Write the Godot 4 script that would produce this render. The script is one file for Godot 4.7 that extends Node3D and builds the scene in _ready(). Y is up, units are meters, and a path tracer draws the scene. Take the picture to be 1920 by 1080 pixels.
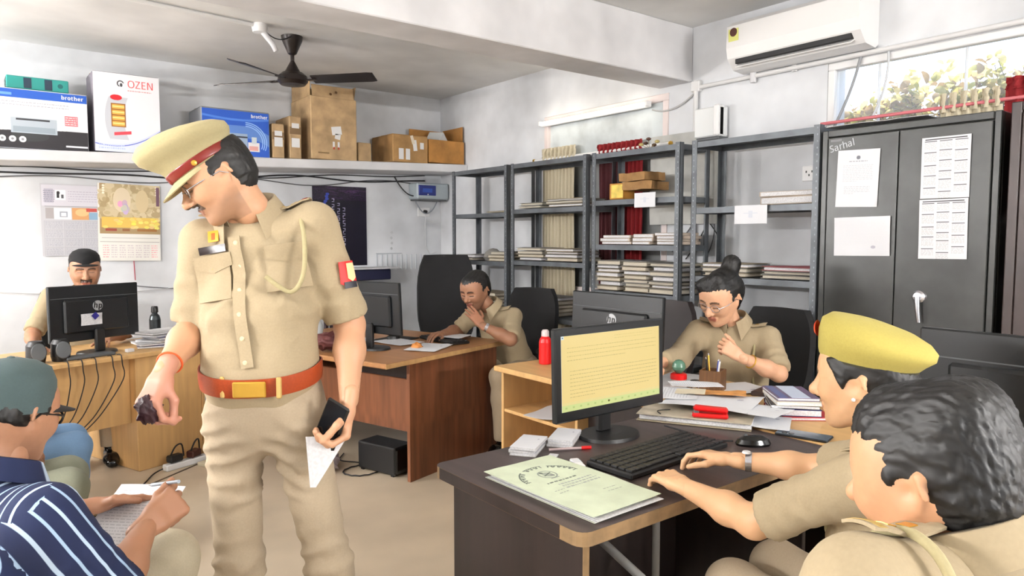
extends Node3D
# Office with uniformed staff at their desks. Units are metres, y is up.
# The back wall is at z = -6.36, the wall with the racks at x = 4.0; the camera stands at the origin.

func _ready() -> void:
	# ---- camera
	var cam := Camera3D.new()
	cam.name = "camera"
	add_child(cam)
	cam.position = Vector3(0, 1.45, 0)
	cam.rotation = Vector3(deg_to_rad(-4.04), deg_to_rad(-37.8), 0)
	cam.fov = 43.75
	cam.near = 0.05
	cam.current = true
	# ---- sky, exposure
	var env := Environment.new()
	env.background_mode = Environment.BG_SKY
	var sky := Sky.new()
	var sm := ProceduralSkyMaterial.new()
	sm.sky_top_color = Color(0.62, 0.74, 0.9)
	sm.sky_horizon_color = Color(0.9, 0.93, 0.96)
	sm.ground_bottom_color = Color(0.45, 0.42, 0.36)
	sm.ground_horizon_color = Color(0.75, 0.74, 0.7)
	sm.sky_energy_multiplier = 2.2
	sky.sky_material = sm
	env.sky = sky
	env.tonemap_mode = Environment.TONE_MAPPER_LINEAR
	env.tonemap_exposure = 1.0
	env.sdfgi_enabled = true
	env.ssao_enabled = true
	env.ssil_enabled = true
	# high sun outside, on the greenery beyond the window
	var sun := DirectionalLight3D.new()
	sun.name = "sun"
	sun.light_energy = 5.0
	sun.light_color = Color(1.0, 0.96, 0.88)
	sun.light_angular_distance = 0.6
	sun.shadow_enabled = true
	add_child(sun)
	sun.rotation = Vector3(deg_to_rad(-68), deg_to_rad(120), 0)
	var we := WorldEnvironment.new()
	we.name = "environment"
	we.environment = env
	add_child(we)
	# ---- the tube lamps of the room: one over the curtained window, the others on the walls beside and behind the camera
	tube_lamp("white tube lamp glowing over the curtained window", Vector3(3.955, 2.40, -4.1), -PI / 2, 1.16, 0.05, Color(1.0, 0.95, 0.86), 3.0)
	tube_lamp("white tube lamp on the wall behind the visitors, nearest the loft shelf", Vector3(-2.16, 1.95, -5.2), PI / 2, 1.16, 8.0, Color(1.0, 0.985, 0.97))
	tube_lamp("white tube lamp on the wall behind the visitors, farther from the loft shelf", Vector3(-2.16, 1.95, -2.0), PI / 2, 1.16, 8.0, Color(1.0, 0.985, 0.97))
	tube_lamp("white tube lamp on the wall facing the beam", Vector3(2.2, 2.0, 2.96), PI, 1.16, 13.0, Color(1.0, 0.985, 0.97))
	materials()
	room()
	loft_boxes()
	back_wall_things()
	racks()
	cabinets()
	left_desk()
	brown_desk()
	wood_desk()
	dark_desk()
	people()

func tube_lamp(label: String, at: Vector3, turn: float, length: float, energy: float, tint: Color, glow := 1.6) -> void:
	var t := thing("tube_lamp", label, "lamp", at, turn, "wall tube lamps")
	var wm := StandardMaterial3D.new()
	wm.albedo_color = Color(0.93, 0.93, 0.93)
	wm.roughness = 0.4
	obj("fitting", mb().box(Vector3(0, 0, -0.01), Vector3(length + 0.04, 0.045, 0.03), 0.006).mesh(), wm, t)
	for s in [-1, 1]:
		obj("lamp_holder", mb().box(Vector3(s * (length * 0.5 + 0.008), 0, 0.012), Vector3(0.022, 0.04, 0.045), 0.005).mesh(), wm, t)
	var em := StandardMaterial3D.new()
	em.albedo_color = Color(0.95, 0.95, 0.95)
	em.emission_enabled = true
	em.emission = tint
	em.emission_energy_multiplier = glow
	obj("tube", mb().tube([Vector3(-length * 0.5, 0, 0.02), Vector3(length * 0.5, 0, 0.02)], 0.014, 12).mesh(), em, t)
	for k in 4:
		var l := OmniLight3D.new()
		l.name = "tube_glow"
		l.light_color = tint
		l.light_energy = energy / 4.0
		l.light_size = 0.03
		l.omni_range = 14.0
		l.omni_attenuation = 2.0
		l.shadow_enabled = true
		t.add_child(l, true)
		l.position = Vector3((k - 1.5) * length * 0.26, 0, 0.1)

# ---------------------------------------------------------------- naming and tagging
var M := {}
var used := {}
func numbered(called: String) -> String:
	var n: int = used.get(called, -1) + 1
	used[called] = n
	return called if n == 0 else "%s_%03d" % [called, n]
func tag(o: Node3D, label: String, category: String, group := "") -> Node3D:
	o.set_meta("label", label)
	o.set_meta("category", category)
	if group != "":
		o.set_meta("group", group)
	return o
func thing(called: String, label: String, category: String, at := Vector3.ZERO, turn := 0.0, group := "") -> Node3D:
	var o := Node3D.new()
	o.name = numbered(called)
	add_child(o)
	o.position = at
	o.rotation.y = turn
	tag(o, label, category, group)
	return o
func obj(called: String, mesh: Mesh, material: Material, parent: Node = null, at := Vector3.ZERO, turn := 0.0) -> MeshInstance3D:
	var o := MeshInstance3D.new()
	o.mesh = mesh
	if material != null:
		o.material_override = material
	if parent == null:
		o.name = numbered(called)
		add_child(o)
	else:
		o.name = called
		parent.add_child(o, true)
	o.position = at
	o.rotation.y = turn
	return o
func struct(called: String, mesh: Mesh, material: Material, label: String, at := Vector3.ZERO) -> MeshInstance3D:
	var o := obj(called, mesh, material, null, at)
	o.set_meta("kind", "structure")
	o.set_meta("label", label)
	return o

# ---------------------------------------------------------------- mesh builder
class MB:
	var v := PackedVector3Array()
	var n := PackedVector3Array()
	var u := PackedVector2Array()
	var c := PackedColorArray()
	var i := PackedInt32Array()
	var xf := Transform3D.IDENTITY
	var col := Color.WHITE
	func vert(p: Vector3, nn: Vector3, uv := Vector2.ZERO) -> int:
		v.append(xf * p)
		n.append((xf.basis * nn).normalized())
		u.append(uv)
		c.append(col)
		return v.size() - 1
	# a flat convex polygon, turned so that it faces along 'out'
	func poly(p: Array, out: Vector3, uvs := []) -> void:
		var nn: Vector3 = Vector3.ZERO
		for k in range(1, p.size() - 1):
			nn += (p[k] - p[0]).cross(p[k + 1] - p[0])
		nn = nn.normalized()
		var flip := nn.dot(out) < 0.0
		if flip:
			nn = -nn
		var s := v.size()
		for k in p.size():
			vert(p[k], nn, uvs[k] if k < uvs.size() else Vector2(p[k].x, p[k].z))
		for k in range(1, p.size() - 1):
			if flip:
				i.append_array([s, s + k, s + k + 1])
			else:
				i.append_array([s, s + k + 1, s + k])
	func box(ctr: Vector3, size: Vector3, bev := 0.0) -> MB:
		var h := size * 0.5
		var b: float = min(bev, min(h.x, min(h.y, h.z)) * 0.9)
		for ax in 3:
			for s in [-1.0, 1.0]:
				var a1 := (ax + 1) % 3
				var a2 := (ax + 2) % 3
				var pts := []
				for q in [[-1, -1], [1, -1], [1, 1], [-1, 1]]:
					var p := Vector3.ZERO
					p[ax] = s * h[ax]
					p[a1] = q[0] * (h[a1] - b)
					p[a2] = q[1] * (h[a2] - b)
					pts.append(ctr + p)
				var o := Vector3.ZERO
				o[ax] = s
				poly(pts, o, [Vector2(0, 1), Vector2(1, 1), Vector2(1, 0), Vector2(0, 0)])
		if b > 0.0:
			for ax in 3:
				var a1 := (ax + 1) % 3
				var a2 := (ax + 2) % 3
				for s1 in [-1.0, 1.0]:
					for s2 in [-1.0, 1.0]:
						var pts := []
						for q in [[-1, 0], [1, 0], [1, 1], [-1, 1]]:
							var p := Vector3.ZERO
							p[ax] = q[0] * (h[ax] - b)
							p[a1] = s1 * (h[a1] - (b if q[1] == 0 else 0.0))
							p[a2] = s2 * (h[a2] - (b if q[1] == 1 else 0.0))
							pts.append(ctr + p)
						var o := Vector3.ZERO
						o[a1] = s1
						o[a2] = s2
						poly(pts, o)
			for sx in [-1.0, 1.0]:
				for sy in [-1.0, 1.0]:
					for sz in [-1.0, 1.0]:
						var g := Vector3(sx, sy, sz)
						var pts := []
						for ax in 3:
							var p := Vector3(h.x - b, h.y - b, h.z - b)
							p[ax] += b
							pts.append(ctr + p * g)
						poly(pts, g)
		return self
	# a box between two corners
	func bx(a: Vector3, b: Vector3, bev := 0.0) -> MB:
		return box((a + b) * 0.5, (b - a).abs(), bev)
	func tri(a: int, b: int, d: int) -> void:
		i.append_array([a, d, b])
	# a round tube along a path; radius may be one number or one for each point
	func tube(path: Array, radius, sides := 8, caps := true) -> MB:
		var cnt := path.size()
		var prev := Vector3.ZERO
		var first := -1
		for k in cnt:
			var t: Vector3 = (path[min(k + 1, cnt - 1)] - path[max(k - 1, 0)]).normalized()
			var a: Vector3
			if prev == Vector3.ZERO:
				a = t.cross(Vector3.UP)
				if a.length() < 0.1:
					a = t.cross(Vector3.RIGHT)
			else:
				a = prev - t * prev.dot(t)
			a = a.normalized()
			prev = a
			var b := t.cross(a)
			var r: float = radius[k] if radius is Array else radius
			var s := v.size()
			if k == 0:
				first = s
			for q in sides + 1:
				var an := TAU * q / sides
				var nn := a * cos(an) + b * sin(an)
				vert(path[k] + nn * r, nn, Vector2(float(q) / sides, float(k) / max(1, cnt - 1)))
			if k > 0:
				var o := s - sides - 1
				for q in sides:
					tri(o + q, o + q + 1, s + q)
					tri(o + q + 1, s + q + 1, s + q)
		if caps:
			for e in [0, cnt - 1]:
				var t: Vector3 = (path[1] - path[0]).normalized() * -1.0 if e == 0 else (path[cnt - 1] - path[cnt - 2]).normalized()
				var base: int = first + e * (sides + 1)
				var m := v.size()
				v.append(xf * path[e]); n.append(xf.basis * t); u.append(Vector2(0.5, 0.5)); c.append(col)
				for q in sides + 1:
					v.append(v[base + q]); n.append(xf.basis * t); u.append(Vector2(0.5, 0.5)); c.append(col)
				for q in sides:
					if e == 0:
						tri(m, m + 2 + q, m + 1 + q)
					else:
						tri(m, m + 1 + q, m + 2 + q)
		return self
	# a profile [radius, height] turned about y
	func lathe(prof: Array, sides := 24, ctr := Vector3.ZERO, sx := 1.0, sz := 1.0) -> MB:
		for k in range(prof.size() - 1):
			var p0 := Vector2(prof[k][0], prof[k][1])
			var p1 := Vector2(prof[k + 1][0], prof[k + 1][1])
			var d := p1 - p0
			if d.length() < 1e-6:
				continue
			var pn := Vector2(d.y, -d.x).normalized()
			var s := v.size()
			for q in sides + 1:
				var an := TAU * q / sides
				var dir := Vector3(cos(an) * sx, 0, sin(an) * sz)
				var nn := Vector3(cos(an) / sx * pn.x, pn.y, sin(an) / sz * pn.x)
				vert(ctr + dir * p0.x + Vector3(0, p0.y, 0), nn, Vector2(float(q) / sides, float(k) / prof.size()))
				vert(ctr + dir * p1.x + Vector3(0, p1.y, 0), nn, Vector2(float(q) / sides, float(k + 1) / prof.size()))
			for q in sides:
				var o := s + q * 2
				i.append_array([o, o + 2, o + 1, o + 1, o + 2, o + 3])
		return self
	# a 2D outline (x, y) given a thickness along z
	func prism(pts: Array, z0: float, z1: float) -> MB:
		var pk := PackedVector2Array(pts)
		var tris := Geometry2D.triangulate_polygon(pk)
		for side in 2:
			var z := z0 if side == 0 else z1
			var nn := Vector3(0, 0, sign(z - (z0 + z1) * 0.5))
			for t in range(0, tris.size(), 3):
				poly([Vector3(pk[tris[t]].x, pk[tris[t]].y, z), Vector3(pk[tris[t + 1]].x, pk[tris[t + 1]].y, z), Vector3(pk[tris[t + 2]].x, pk[tris[t + 2]].y, z)], nn)
		var ccw := not Geometry2D.is_polygon_clockwise(pk)
		for k in pk.size():
			var a := pk[k]
			var b := pk[(k + 1) % pk.size()]
			var e := (b - a)
			var o := Vector3(e.y, -e.x, 0) * (1.0 if ccw else -1.0)
			poly([Vector3(a.x, a.y, z0), Vector3(b.x, b.y, z0), Vector3(b.x, b.y, z1), Vector3(a.x, a.y, z1)], o)
		return self
	# a grid of points [row][col], smooth, optionally with a thickness along the normals
	func sheet(g: Array, thick := 0.0, close := false) -> MB:
		var rows := g.size()
		var cols: int = g[0].size()
		var nor := []
		for r in rows:
			var line := []
			for q in cols:
				var q0: int = (q - 1 + cols) % cols if close else max(q - 1, 0)
				var q1: int = (q + 1) % cols if close else min(q + 1, cols - 1)
				var du: Vector3 = g[r][q1] - g[r][q0]
				var dv: Vector3 = g[min(r + 1, rows - 1)][q] - g[max(r - 1, 0)][q]
				line.append(du.cross(dv).normalized())
			nor.append(line)
		var cc := cols + (1 if close else 0)
		for side in (2 if thick > 0.0 else 1):
			var s := v.size()
			for r in rows:
				for qq in cc:
					var q := qq % cols
					var nn: Vector3 = nor[r][q]
					vert(g[r][q] - nn * (thick * side), nn if side == 0 else -nn, Vector2(float(qq) / (cc - 1), float(r) / (rows - 1)))
			for r in rows - 1:
				for q in cc - 1:
					var a := s + r * cc + q
					if side == 0:
						i.append_array([a, a + cc, a + 1, a + 1, a + cc, a + cc + 1])
					else:
						i.append_array([a, a + 1, a + cc, a + 1, a + cc + 1, a + cc])
		if thick > 0.0:
			var rim := []
			for q in cols:
				rim.append([0, q])
			if not close:
				for r in range(1, rows):
					rim.append([r, cols - 1])
				for q in range(cols - 2, -1, -1):
					rim.append([rows - 1, q])
				for r in range(rows - 2, 0, -1):
					rim.append([r, 0])
				_rim(g, nor, rim, thick)
			else:
				_rim(g, nor, rim, thick)
				var rim2 := []
				for q in cols:
					rim2.append([rows - 1, q])
				_rim(g, nor, rim2, thick)
		return self
	func _rim(g: Array, nor: Array, rim: Array, thick: float) -> void:
		var mid := Vector3.ZERO
		for e in rim:
			mid += g[e[0]][e[1]]
		mid /= rim.size()
		for k in rim.size():
			var e0: Array = rim[k]
			var e1: Array = rim[(k + 1) % rim.size()]
			var a: Vector3 = g[e0[0]][e0[1]]
			var b: Vector3 = g[e1[0]][e1[1]]
			if a.distance_to(b) < 1e-7:
				continue
			poly([a, b, b - nor[e1[0]][e1[1]] * thick, a - nor[e0[0]][e0[1]] * thick], (a + b) * 0.5 - mid)
	func add(d: Dictionary, t := Transform3D.IDENTITY) -> MB:
		var s := v.size()
		var vv: PackedVector3Array = d.v
		var nn: PackedVector3Array = d.n
		for k in vv.size():
			v.append(t * vv[k])
			n.append((t.basis * nn[k]).normalized())
			u.append(d.u[k] if d.has("u") else Vector2.ZERO)
			c.append(d.c[k] if d.has("c") else col)
		for k in d.i:
			i.append(k + s)
		return self
	func mesh() -> ArrayMesh:
		var a := []
		a.resize(Mesh.ARRAY_MAX)
		a[Mesh.ARRAY_VERTEX] = v
		a[Mesh.ARRAY_NORMAL] = n
		a[Mesh.ARRAY_TEX_UV] = u
		a[Mesh.ARRAY_COLOR] = c
		a[Mesh.ARRAY_INDEX] = i
		var m := ArrayMesh.new()
		m.add_surface_from_arrays(Mesh.PRIMITIVE_TRIANGLES, a)
		return m
func mb() -> MB:
	return MB.new()
func boxm(size: Vector3, bev := 0.004, ctr := Vector3.ZERO) -> ArrayMesh:
	return MB.new().box(ctr, size, bev).mesh()

# ---------------------------------------------------------------- bodies: tapered capsules joined smoothly, meshed as surface nets
class Body:
	var A := PackedVector3Array()     # start of each bone
	var D := PackedVector3Array()     # end minus start
	var IL := PackedFloat32Array()    # one over its squared length
	var R0 := PackedFloat32Array()
	var R1 := PackedFloat32Array()
	var W := PackedVector3Array()     # direction in which the section is widened
	var H0 := PackedFloat32Array()
	var H1 := PackedFloat32Array()
	var K := PackedFloat32Array()     # softness of the join
	var F := PackedInt32Array()       # 1 flat at the end, 2 cut away, 4 flat at the start
	func bone(a: Vector3, b: Vector3, r0: float, r1: float, k := 0.03, w := Vector3.ZERO, h0 := 0.0, h1 := 0.0, flags := 0) -> Body:
		A.append(a)
		D.append(b - a)
		IL.append(1.0 / max(1e-9, (b - a).length_squared()))
		R0.append(r0)
		R1.append(r1)
		W.append(w.normalized() if w != Vector3.ZERO else w)
		H0.append(h0)
		H1.append(h1)
		K.append(k)
		F.append(flags)
		return self
	func ball(a: Vector3, r: float, k := 0.02, flags := 0) -> Body:
		return bone(a, a + Vector3(0, 0.0005, 0), r, r, k, Vector3.ZERO, 0, 0, flags)
	func one(q: int, p: Vector3) -> float:
		var pa := p - A[q]
		var t := pa.dot(D[q]) * IL[q]
		var h: float = clampf(t, 0.0, 1.0)
		var e := pa - D[q] * h
		var hw := H0[q] + (H1[q] - H0[q]) * h
		if hw > 0.0:
			var w := W[q]
			e -= w * clampf(e.dot(w), -hw, hw)
		var d := e.length() - R0[q] - (R1[q] - R0[q]) * h
		var f := F[q]
		if f & 5:
			if f & 1:
				d = maxf(d, (t - 1.0) / sqrt(IL[q]))
			if f & 4:
				d = maxf(d, -t / sqrt(IL[q]))
		return d
	func at(p: Vector3) -> float:
		var d := 1e9
		for q in A.size():
			d = _join(d, one(q, p), q)
		return d
	func _join(d: float, e: float, q: int) -> float:
		var k := K[q]
		if F[q] & 2:
			e = -e
			var h := maxf(k - absf(d - e), 0.0) / k
			return maxf(d, e) + h * h * k * 0.25
		var h := maxf(k - absf(d - e), 0.0) / k
		return minf(d, e) - h * h * k * 0.25
	func grad(p: Vector3) -> Vector3:
		var e := 0.003
		return Vector3(at(p + Vector3(e, 0, 0)) - at(p - Vector3(e, 0, 0)), at(p + Vector3(0, e, 0)) - at(p - Vector3(0, e, 0)), at(p + Vector3(0, 0, e)) - at(p - Vector3(0, 0, e))).normalized()
	# the point where a ray from outside meets the surface
	func hit(o: Vector3, dir: Vector3, far := 0.6) -> Vector3:
		dir = dir.normalized()
		var t := 0.0
		for k in 60:
			var d := at(o + dir * t)
			if d < 0.0006 or t > far:
				break
			t += d * 0.85
		return o + dir * t
	func net(cell: float) -> Dictionary:
		const B := 6
		const P := 7
		var kmax := 0.0
		var lo := Vector3(1e9, 1e9, 1e9)
		var hi := -lo
		var bs := cell * B
		var hd := bs * 0.5 * 1.7321
		var blocks := {}
		for q in A.size():
			kmax = maxf(kmax, K[q])
			if F[q] & 2:
				continue
			var r := maxf(R0[q], R1[q]) + cell * 2.0 + K[q] * 0.25
			var wv := (W[q] * maxf(H0[q], H1[q])).abs()
			var l := A[q].min(A[q] + D[q]) - wv - Vector3(r, r, r)
			var h := A[q].max(A[q] + D[q]) + wv + Vector3(r, r, r)
			var l0 := Vector3i((l / bs).floor())
			var h0 := Vector3i((h / bs).floor())
			for x in range(l0.x, h0.x + 1):
				for y in range(l0.y, h0.y + 1):
					for z in range(l0.z, h0.z + 1):
						blocks[Vector3i(x, y, z)] = true
		var cells := {}
		var ev := PackedInt64Array()
		var V := PackedVector3Array()
		var val := PackedFloat32Array()
		val.resize(P * P * P)
		var nq := A.size()
		var ds := PackedFloat32Array()
		ds.resize(nq)
		const OFF := 4096
		var edges := []
		for bk: Vector3i in blocks:
			var o := Vector3(bk) * bs
			var cen := o + Vector3(bs, bs, bs) * 0.5
			var best := 1e9
			var d := 1e9
			for q in nq:
				var e := one(q, cen)
				ds[q] = e
				if not (F[q] & 2):
					best = minf(best, e)
				d = _join(d, e, q)
			if absf(d) > hd * 1.25 + kmax * 0.3:
				continue
			var use := PackedInt32Array()
			for q in nq:
				if F[q] & 2:
					if ds[q] < hd * 1.1 + K[q]:
						use.append(q)
				elif ds[q] < best + 2.2 * hd + K[q]:
					use.append(q)
			var any_in := false
			var any_out := false
			var id := 0
			for z in P:
				for y in P:
					for x in P:
						var p := o + Vector3(x, y, z) * cell
						var dd := 1e9
						for q in use:
							# the same as one() and _join(), written out for speed
							var pa := p - A[q]
							var t := pa.dot(D[q]) * IL[q]
							var h: float = clampf(t, 0.0, 1.0)
							var e3 := pa - D[q] * h
							var hw := H0[q] + (H1[q] - H0[q]) * h
							if hw > 0.0:
								e3 -= W[q] * clampf(e3.dot(W[q]), -hw, hw)
							var e := e3.length() - R0[q] - (R1[q] - R0[q]) * h
							var f := F[q]
							if f != 0:
								if f & 1:
									e = maxf(e, (t - 1.0) / sqrt(IL[q]))
								if f & 4:
									e = maxf(e, -t / sqrt(IL[q]))
								dd = _join(dd, e, q)
							else:
								var k := K[q]
								var g := k - absf(dd - e)
								dd = minf(dd, e)
								if g > 0.0:
									dd -= g * g / k * 0.25
						val[id] = dd
						id += 1
						if dd < 0.0:
							any_in = true
						else:
							any_out = true
			if not (any_in and any_out):
				continue
			for z in B:
				for y in B:
					for x in B:
						var b := x + y * P + z * P * P
						var m := 0
						if val[b] < 0.0: m |= 1
						if val[b + 1] < 0.0: m |= 2
						if val[b + P] < 0.0: m |= 4
						if val[b + P + 1] < 0.0: m |= 8
						if val[b + P * P] < 0.0: m |= 16
						if val[b + P * P + 1] < 0.0: m |= 32
						if val[b + P * P + P] < 0.0: m |= 64
						if val[b + P * P + P + 1] < 0.0: m |= 128
						if m == 0 or m == 255:
							continue
						var sum := Vector3.ZERO
						var cnt := 0
						for pr in [[0, 1], [2, 3], [4, 5], [6, 7], [0, 2], [1, 3], [4, 6], [5, 7], [0, 4], [1, 5], [2, 6], [3, 7]]:
							var c0: int = pr[0]
							var c1: int = pr[1]
							if ((m >> c0) & 1) == ((m >> c1) & 1):
								continue
							var a0 := val[b + (c0 & 1) + ((c0 >> 1) & 1) * P + (c0 >> 2) * P * P]
							var a1 := val[b + (c1 & 1) + ((c1 >> 1) & 1) * P + (c1 >> 2) * P * P]
							var t := a0 / (a0 - a1)
							sum += Vector3(c0 & 1, (c0 >> 1) & 1, c0 >> 2).lerp(Vector3(c1 & 1, (c1 >> 1) & 1, c1 >> 2), t)
							cnt += 1
						var gx := bk.x * B + x
						var gy := bk.y * B + y
						var gz := bk.z * B + z
						var key := ((gx + OFF) * 8192 + gy + OFF) * 8192 + gz + OFF
						cells[key] = V.size()
						V.append(o + (Vector3(x, y, z) + sum / cnt) * cell)
						for ax in 3:
							var other: int = m >> (1 << ax) & 1
							if (m & 1) != other:
								ev.append(key)
								ev.append(ax * 2 + (m & 1))
		var I := PackedInt32Array()
		var N := PackedVector3Array()
		N.resize(V.size())
		var step := [8192 * 8192, 8192, 1]
		for k in range(0, ev.size(), 2):
			var key := ev[k]
			var ax: int = ev[k + 1] >> 1
			var s1: int = step[(ax + 1) % 3]
			var s2: int = step[(ax + 2) % 3]
			if not (cells.has(key - s1) and cells.has(key - s2) and cells.has(key - s1 - s2)):
				continue
			var a: int = cells[key]
			var b: int = cells[key - s1]
			var d: int = cells[key - s1 - s2]
			var e: int = cells[key - s2]
			if ev[k + 1] & 1:
				var t := b
				b = e
				e = t
			I.append_array([a, b, d, a, d, e])
			var nn := (V[d] - V[a]).cross(V[b] - V[e])
			N[a] += nn
			N[b] += nn
			N[d] += nn
			N[e] += nn
		for k in N.size():
			N[k] = N[k].normalized()
		return {"v": V, "n": N, "i": I}

# ---------------------------------------------------------------- materials
func noise_image(seed_: int, freq: float, oct: int, lo: float, hi: float, w := 256, h := 256) -> Image:
	var f := FastNoiseLite.new()
	f.seed = seed_
	f.frequency = freq
	f.fractal_octaves = oct
	var im := f.get_seamless_image(w, h)
	im.convert(Image.FORMAT_RGB8)
	for y in h:
		for x in w:
			var g := lo + (hi - lo) * im.get_pixel(x, y).r
			im.set_pixel(x, y, Color(g, g, g))
	im.generate_mipmaps()
	return im
func tex(im: Image) -> ImageTexture:
	return ImageTexture.create_from_image(im)
var T := {}
func mat(col: Color, rough := 0.6, metal := 0.0, map := "", scale := 1.0, bump := 0.0) -> StandardMaterial3D:
	var m := StandardMaterial3D.new()
	m.albedo_color = col
	m.roughness = rough
	m.metallic = metal
	if map != "":
		m.albedo_texture = T[map]
		m.uv1_triplanar = true
		m.uv1_scale = Vector3(scale, scale, scale)
	if bump > 0.0:
		m.normal_enabled = true
		m.normal_texture = T["bump"]
		m.normal_scale = bump
		m.uv1_triplanar = true
		m.uv1_scale = Vector3(scale, scale, scale)
	return m
func printed(im: Image, rough := 0.6) -> StandardMaterial3D:
	var m := StandardMaterial3D.new()
	im.generate_mipmaps()
	m.albedo_texture = tex(im)
	m.roughness = rough
	return m
func materials() -> void:
	T["blotch"] = tex(noise_image(3, 0.012, 4, 0.86, 1.0))
	T["stain"] = tex(noise_image(17, 0.01, 5, 0.8, 1.04))
	T["fine"] = tex(noise_image(5, 0.12, 3, 0.84, 1.0))
	T["cloth"] = tex(noise_image(9, 0.06, 4, 0.94, 1.0))
	var nm := noise_image(23, 0.05, 4, 0.0, 1.0)
	nm.bump_map_to_normal_map(3.0)
	T["bump"] = tex(nm)
	for k in [["wood_pale", 41, 0.86, 1.0], ["wood_dark", 57, 0.7, 1.0]]:
		var f := FastNoiseLite.new()
		f.seed = k[1]
		f.frequency = 0.05
		f.fractal_octaves = 4
		var im := f.get_seamless_image(256, 16)
		im.resize(256, 512, Image.INTERPOLATE_CUBIC)
		im.convert(Image.FORMAT_RGB8)
		var f2 := FastNoiseLite.new()
		f2.seed = k[1] + 3
		f2.frequency = 0.02
		for y in 512:
			for x in 256:
				var g: float = im.get_pixel(x, y).r * 0.8 + 0.2 * (0.5 + 0.5 * f2.get_noise_2d(x * 8.0, y * 0.5))
				g = k[2] + (k[3] - k[2]) * g
				im.set_pixel(x, y, Color(g, g * 0.985, g * 0.96))
		im.generate_mipmaps()
		T[k[0]] = tex(im)
	M.wall = mat(Color(0.89, 0.9, 0.915), 0.85, 0, "stain", 0.35)
	M.ceiling = mat(Color(0.93, 0.93, 0.925), 0.9, 0, "blotch", 0.3)
	M.slab = mat(Color(0.9, 0.9, 0.91), 0.8, 0, "blotch", 0.5)
	M.floor = mat(Color(0.80, 0.735, 0.64), 0.42, 0, "blotch", 0.4)
	M.steel = mat(Color(0.40, 0.42, 0.44), 0.45, 0.35, "stain", 2.0)
	M.cabinet = mat(Color(0.235, 0.24, 0.235), 0.34, 0.25, "stain", 1.4)
	M.cabinet_brown = mat(Color(0.2, 0.15, 0.14), 0.4, 0.1, "stain", 1.4)
	M.white = mat(Color(0.9, 0.9, 0.9), 0.5)
	M.paper = mat(Color(0.88, 0.88, 0.89), 0.8, 0, "fine", 3.0)
	M.black = mat(Color(0.05, 0.05, 0.055), 0.45)
	M.black_gloss = mat(Color(0.035, 0.035, 0.04), 0.18)
	M.black_cloth = mat(Color(0.07, 0.07, 0.075), 0.9, 0, "cloth", 8.0)
	M.monitor_back = mat(Color(0.075, 0.085, 0.095), 0.35)
	M.grey_plastic = mat(Color(0.3, 0.31, 0.32), 0.5)
	M.wire = mat(Color(0.09, 0.09, 0.1), 0.6)
	M.wire_white = mat(Color(0.82, 0.82, 0.83), 0.6)
	M.card = mat(Color(0.77, 0.645, 0.48), 0.85, 0, "stain", 2.0)
	M.card_dark = mat(Color(0.70, 0.54, 0.34), 0.85, 0, "stain", 2.0)
	M.card_in = mat(Color(0.55, 0.4, 0.23), 0.9)
	M.label = mat(Color(0.87, 0.87, 0.87), 0.7)
	M.wood = mat(Color(0.85, 0.69, 0.47), 0.45, 0, "wood_pale", 1.1)
	M.wood_edge = mat(Color(0.82, 0.66, 0.45), 0.5, 0, "wood_pale", 1.1)
	M.brown_wood = mat(Color(0.53, 0.33, 0.22), 0.4, 0, "wood_dark", 1.3)
	M.brown_top = mat(Color(0.66, 0.47, 0.3), 0.4, 0, "wood_pale", 1.1)
	M.dark_top = mat(Color(0.33, 0.285, 0.285), 0.38, 0, "wood_dark", 1.2)
	M.dark_wood = mat(Color(0.17, 0.125, 0.12), 0.5, 0, "wood_dark", 1.2)
	M.worn_edge = mat(Color(0.58, 0.47, 0.33), 0.6, 0, "stain", 5.0)
	M.chrome = mat(Color(0.75, 0.75, 0.77), 0.25, 0.9)
	M.brass = mat(Color(0.85, 0.68, 0.3), 0.28, 0.9)
	M.red = mat(Color(0.82, 0.06, 0.07), 0.35)
	M.blue = mat(Color(0.13, 0.22, 0.55), 0.4)

# a flat card in the x-y plane, facing +z, with the print upright
func card(w: float, h: float, t := 0.001) -> MB:
	var m := mb()
	var a := w * 0.5
	var b := h * 0.5
	m.poly([Vector3(-a, -b, t), Vector3(a, -b, t), Vector3(a, b, t), Vector3(-a, b, t)], Vector3.BACK, [Vector2(0, 1), Vector2(1, 1), Vector2(1, 0), Vector2(0, 0)])
	m.poly([Vector3(-a, -b, 0), Vector3(a, -b, 0), Vector3(a, b, 0), Vector3(-a, b, 0)], Vector3.FORWARD, [Vector2(0.01, 0.01), Vector2(0.02, 0.01), Vector2(0.02, 0.02), Vector2(0.01, 0.02)])
	for e in [[Vector2(-a, -b), Vector2(a, -b)], [Vector2(a, -b), Vector2(a, b)], [Vector2(a, b), Vector2(-a, b)], [Vector2(-a, b), Vector2(-a, -b)]]:
		var p: Vector2 = e[0]
		var q: Vector2 = e[1]
		var z := Vector2(0.01, 0.01)
		m.poly([Vector3(p.x, p.y, 0), Vector3(q.x, q.y, 0), Vector3(q.x, q.y, t), Vector3(p.x, p.y, t)], Vector3(p.x + q.x, p.y + q.y, 0), [z, z, z, z])
	return m
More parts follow.
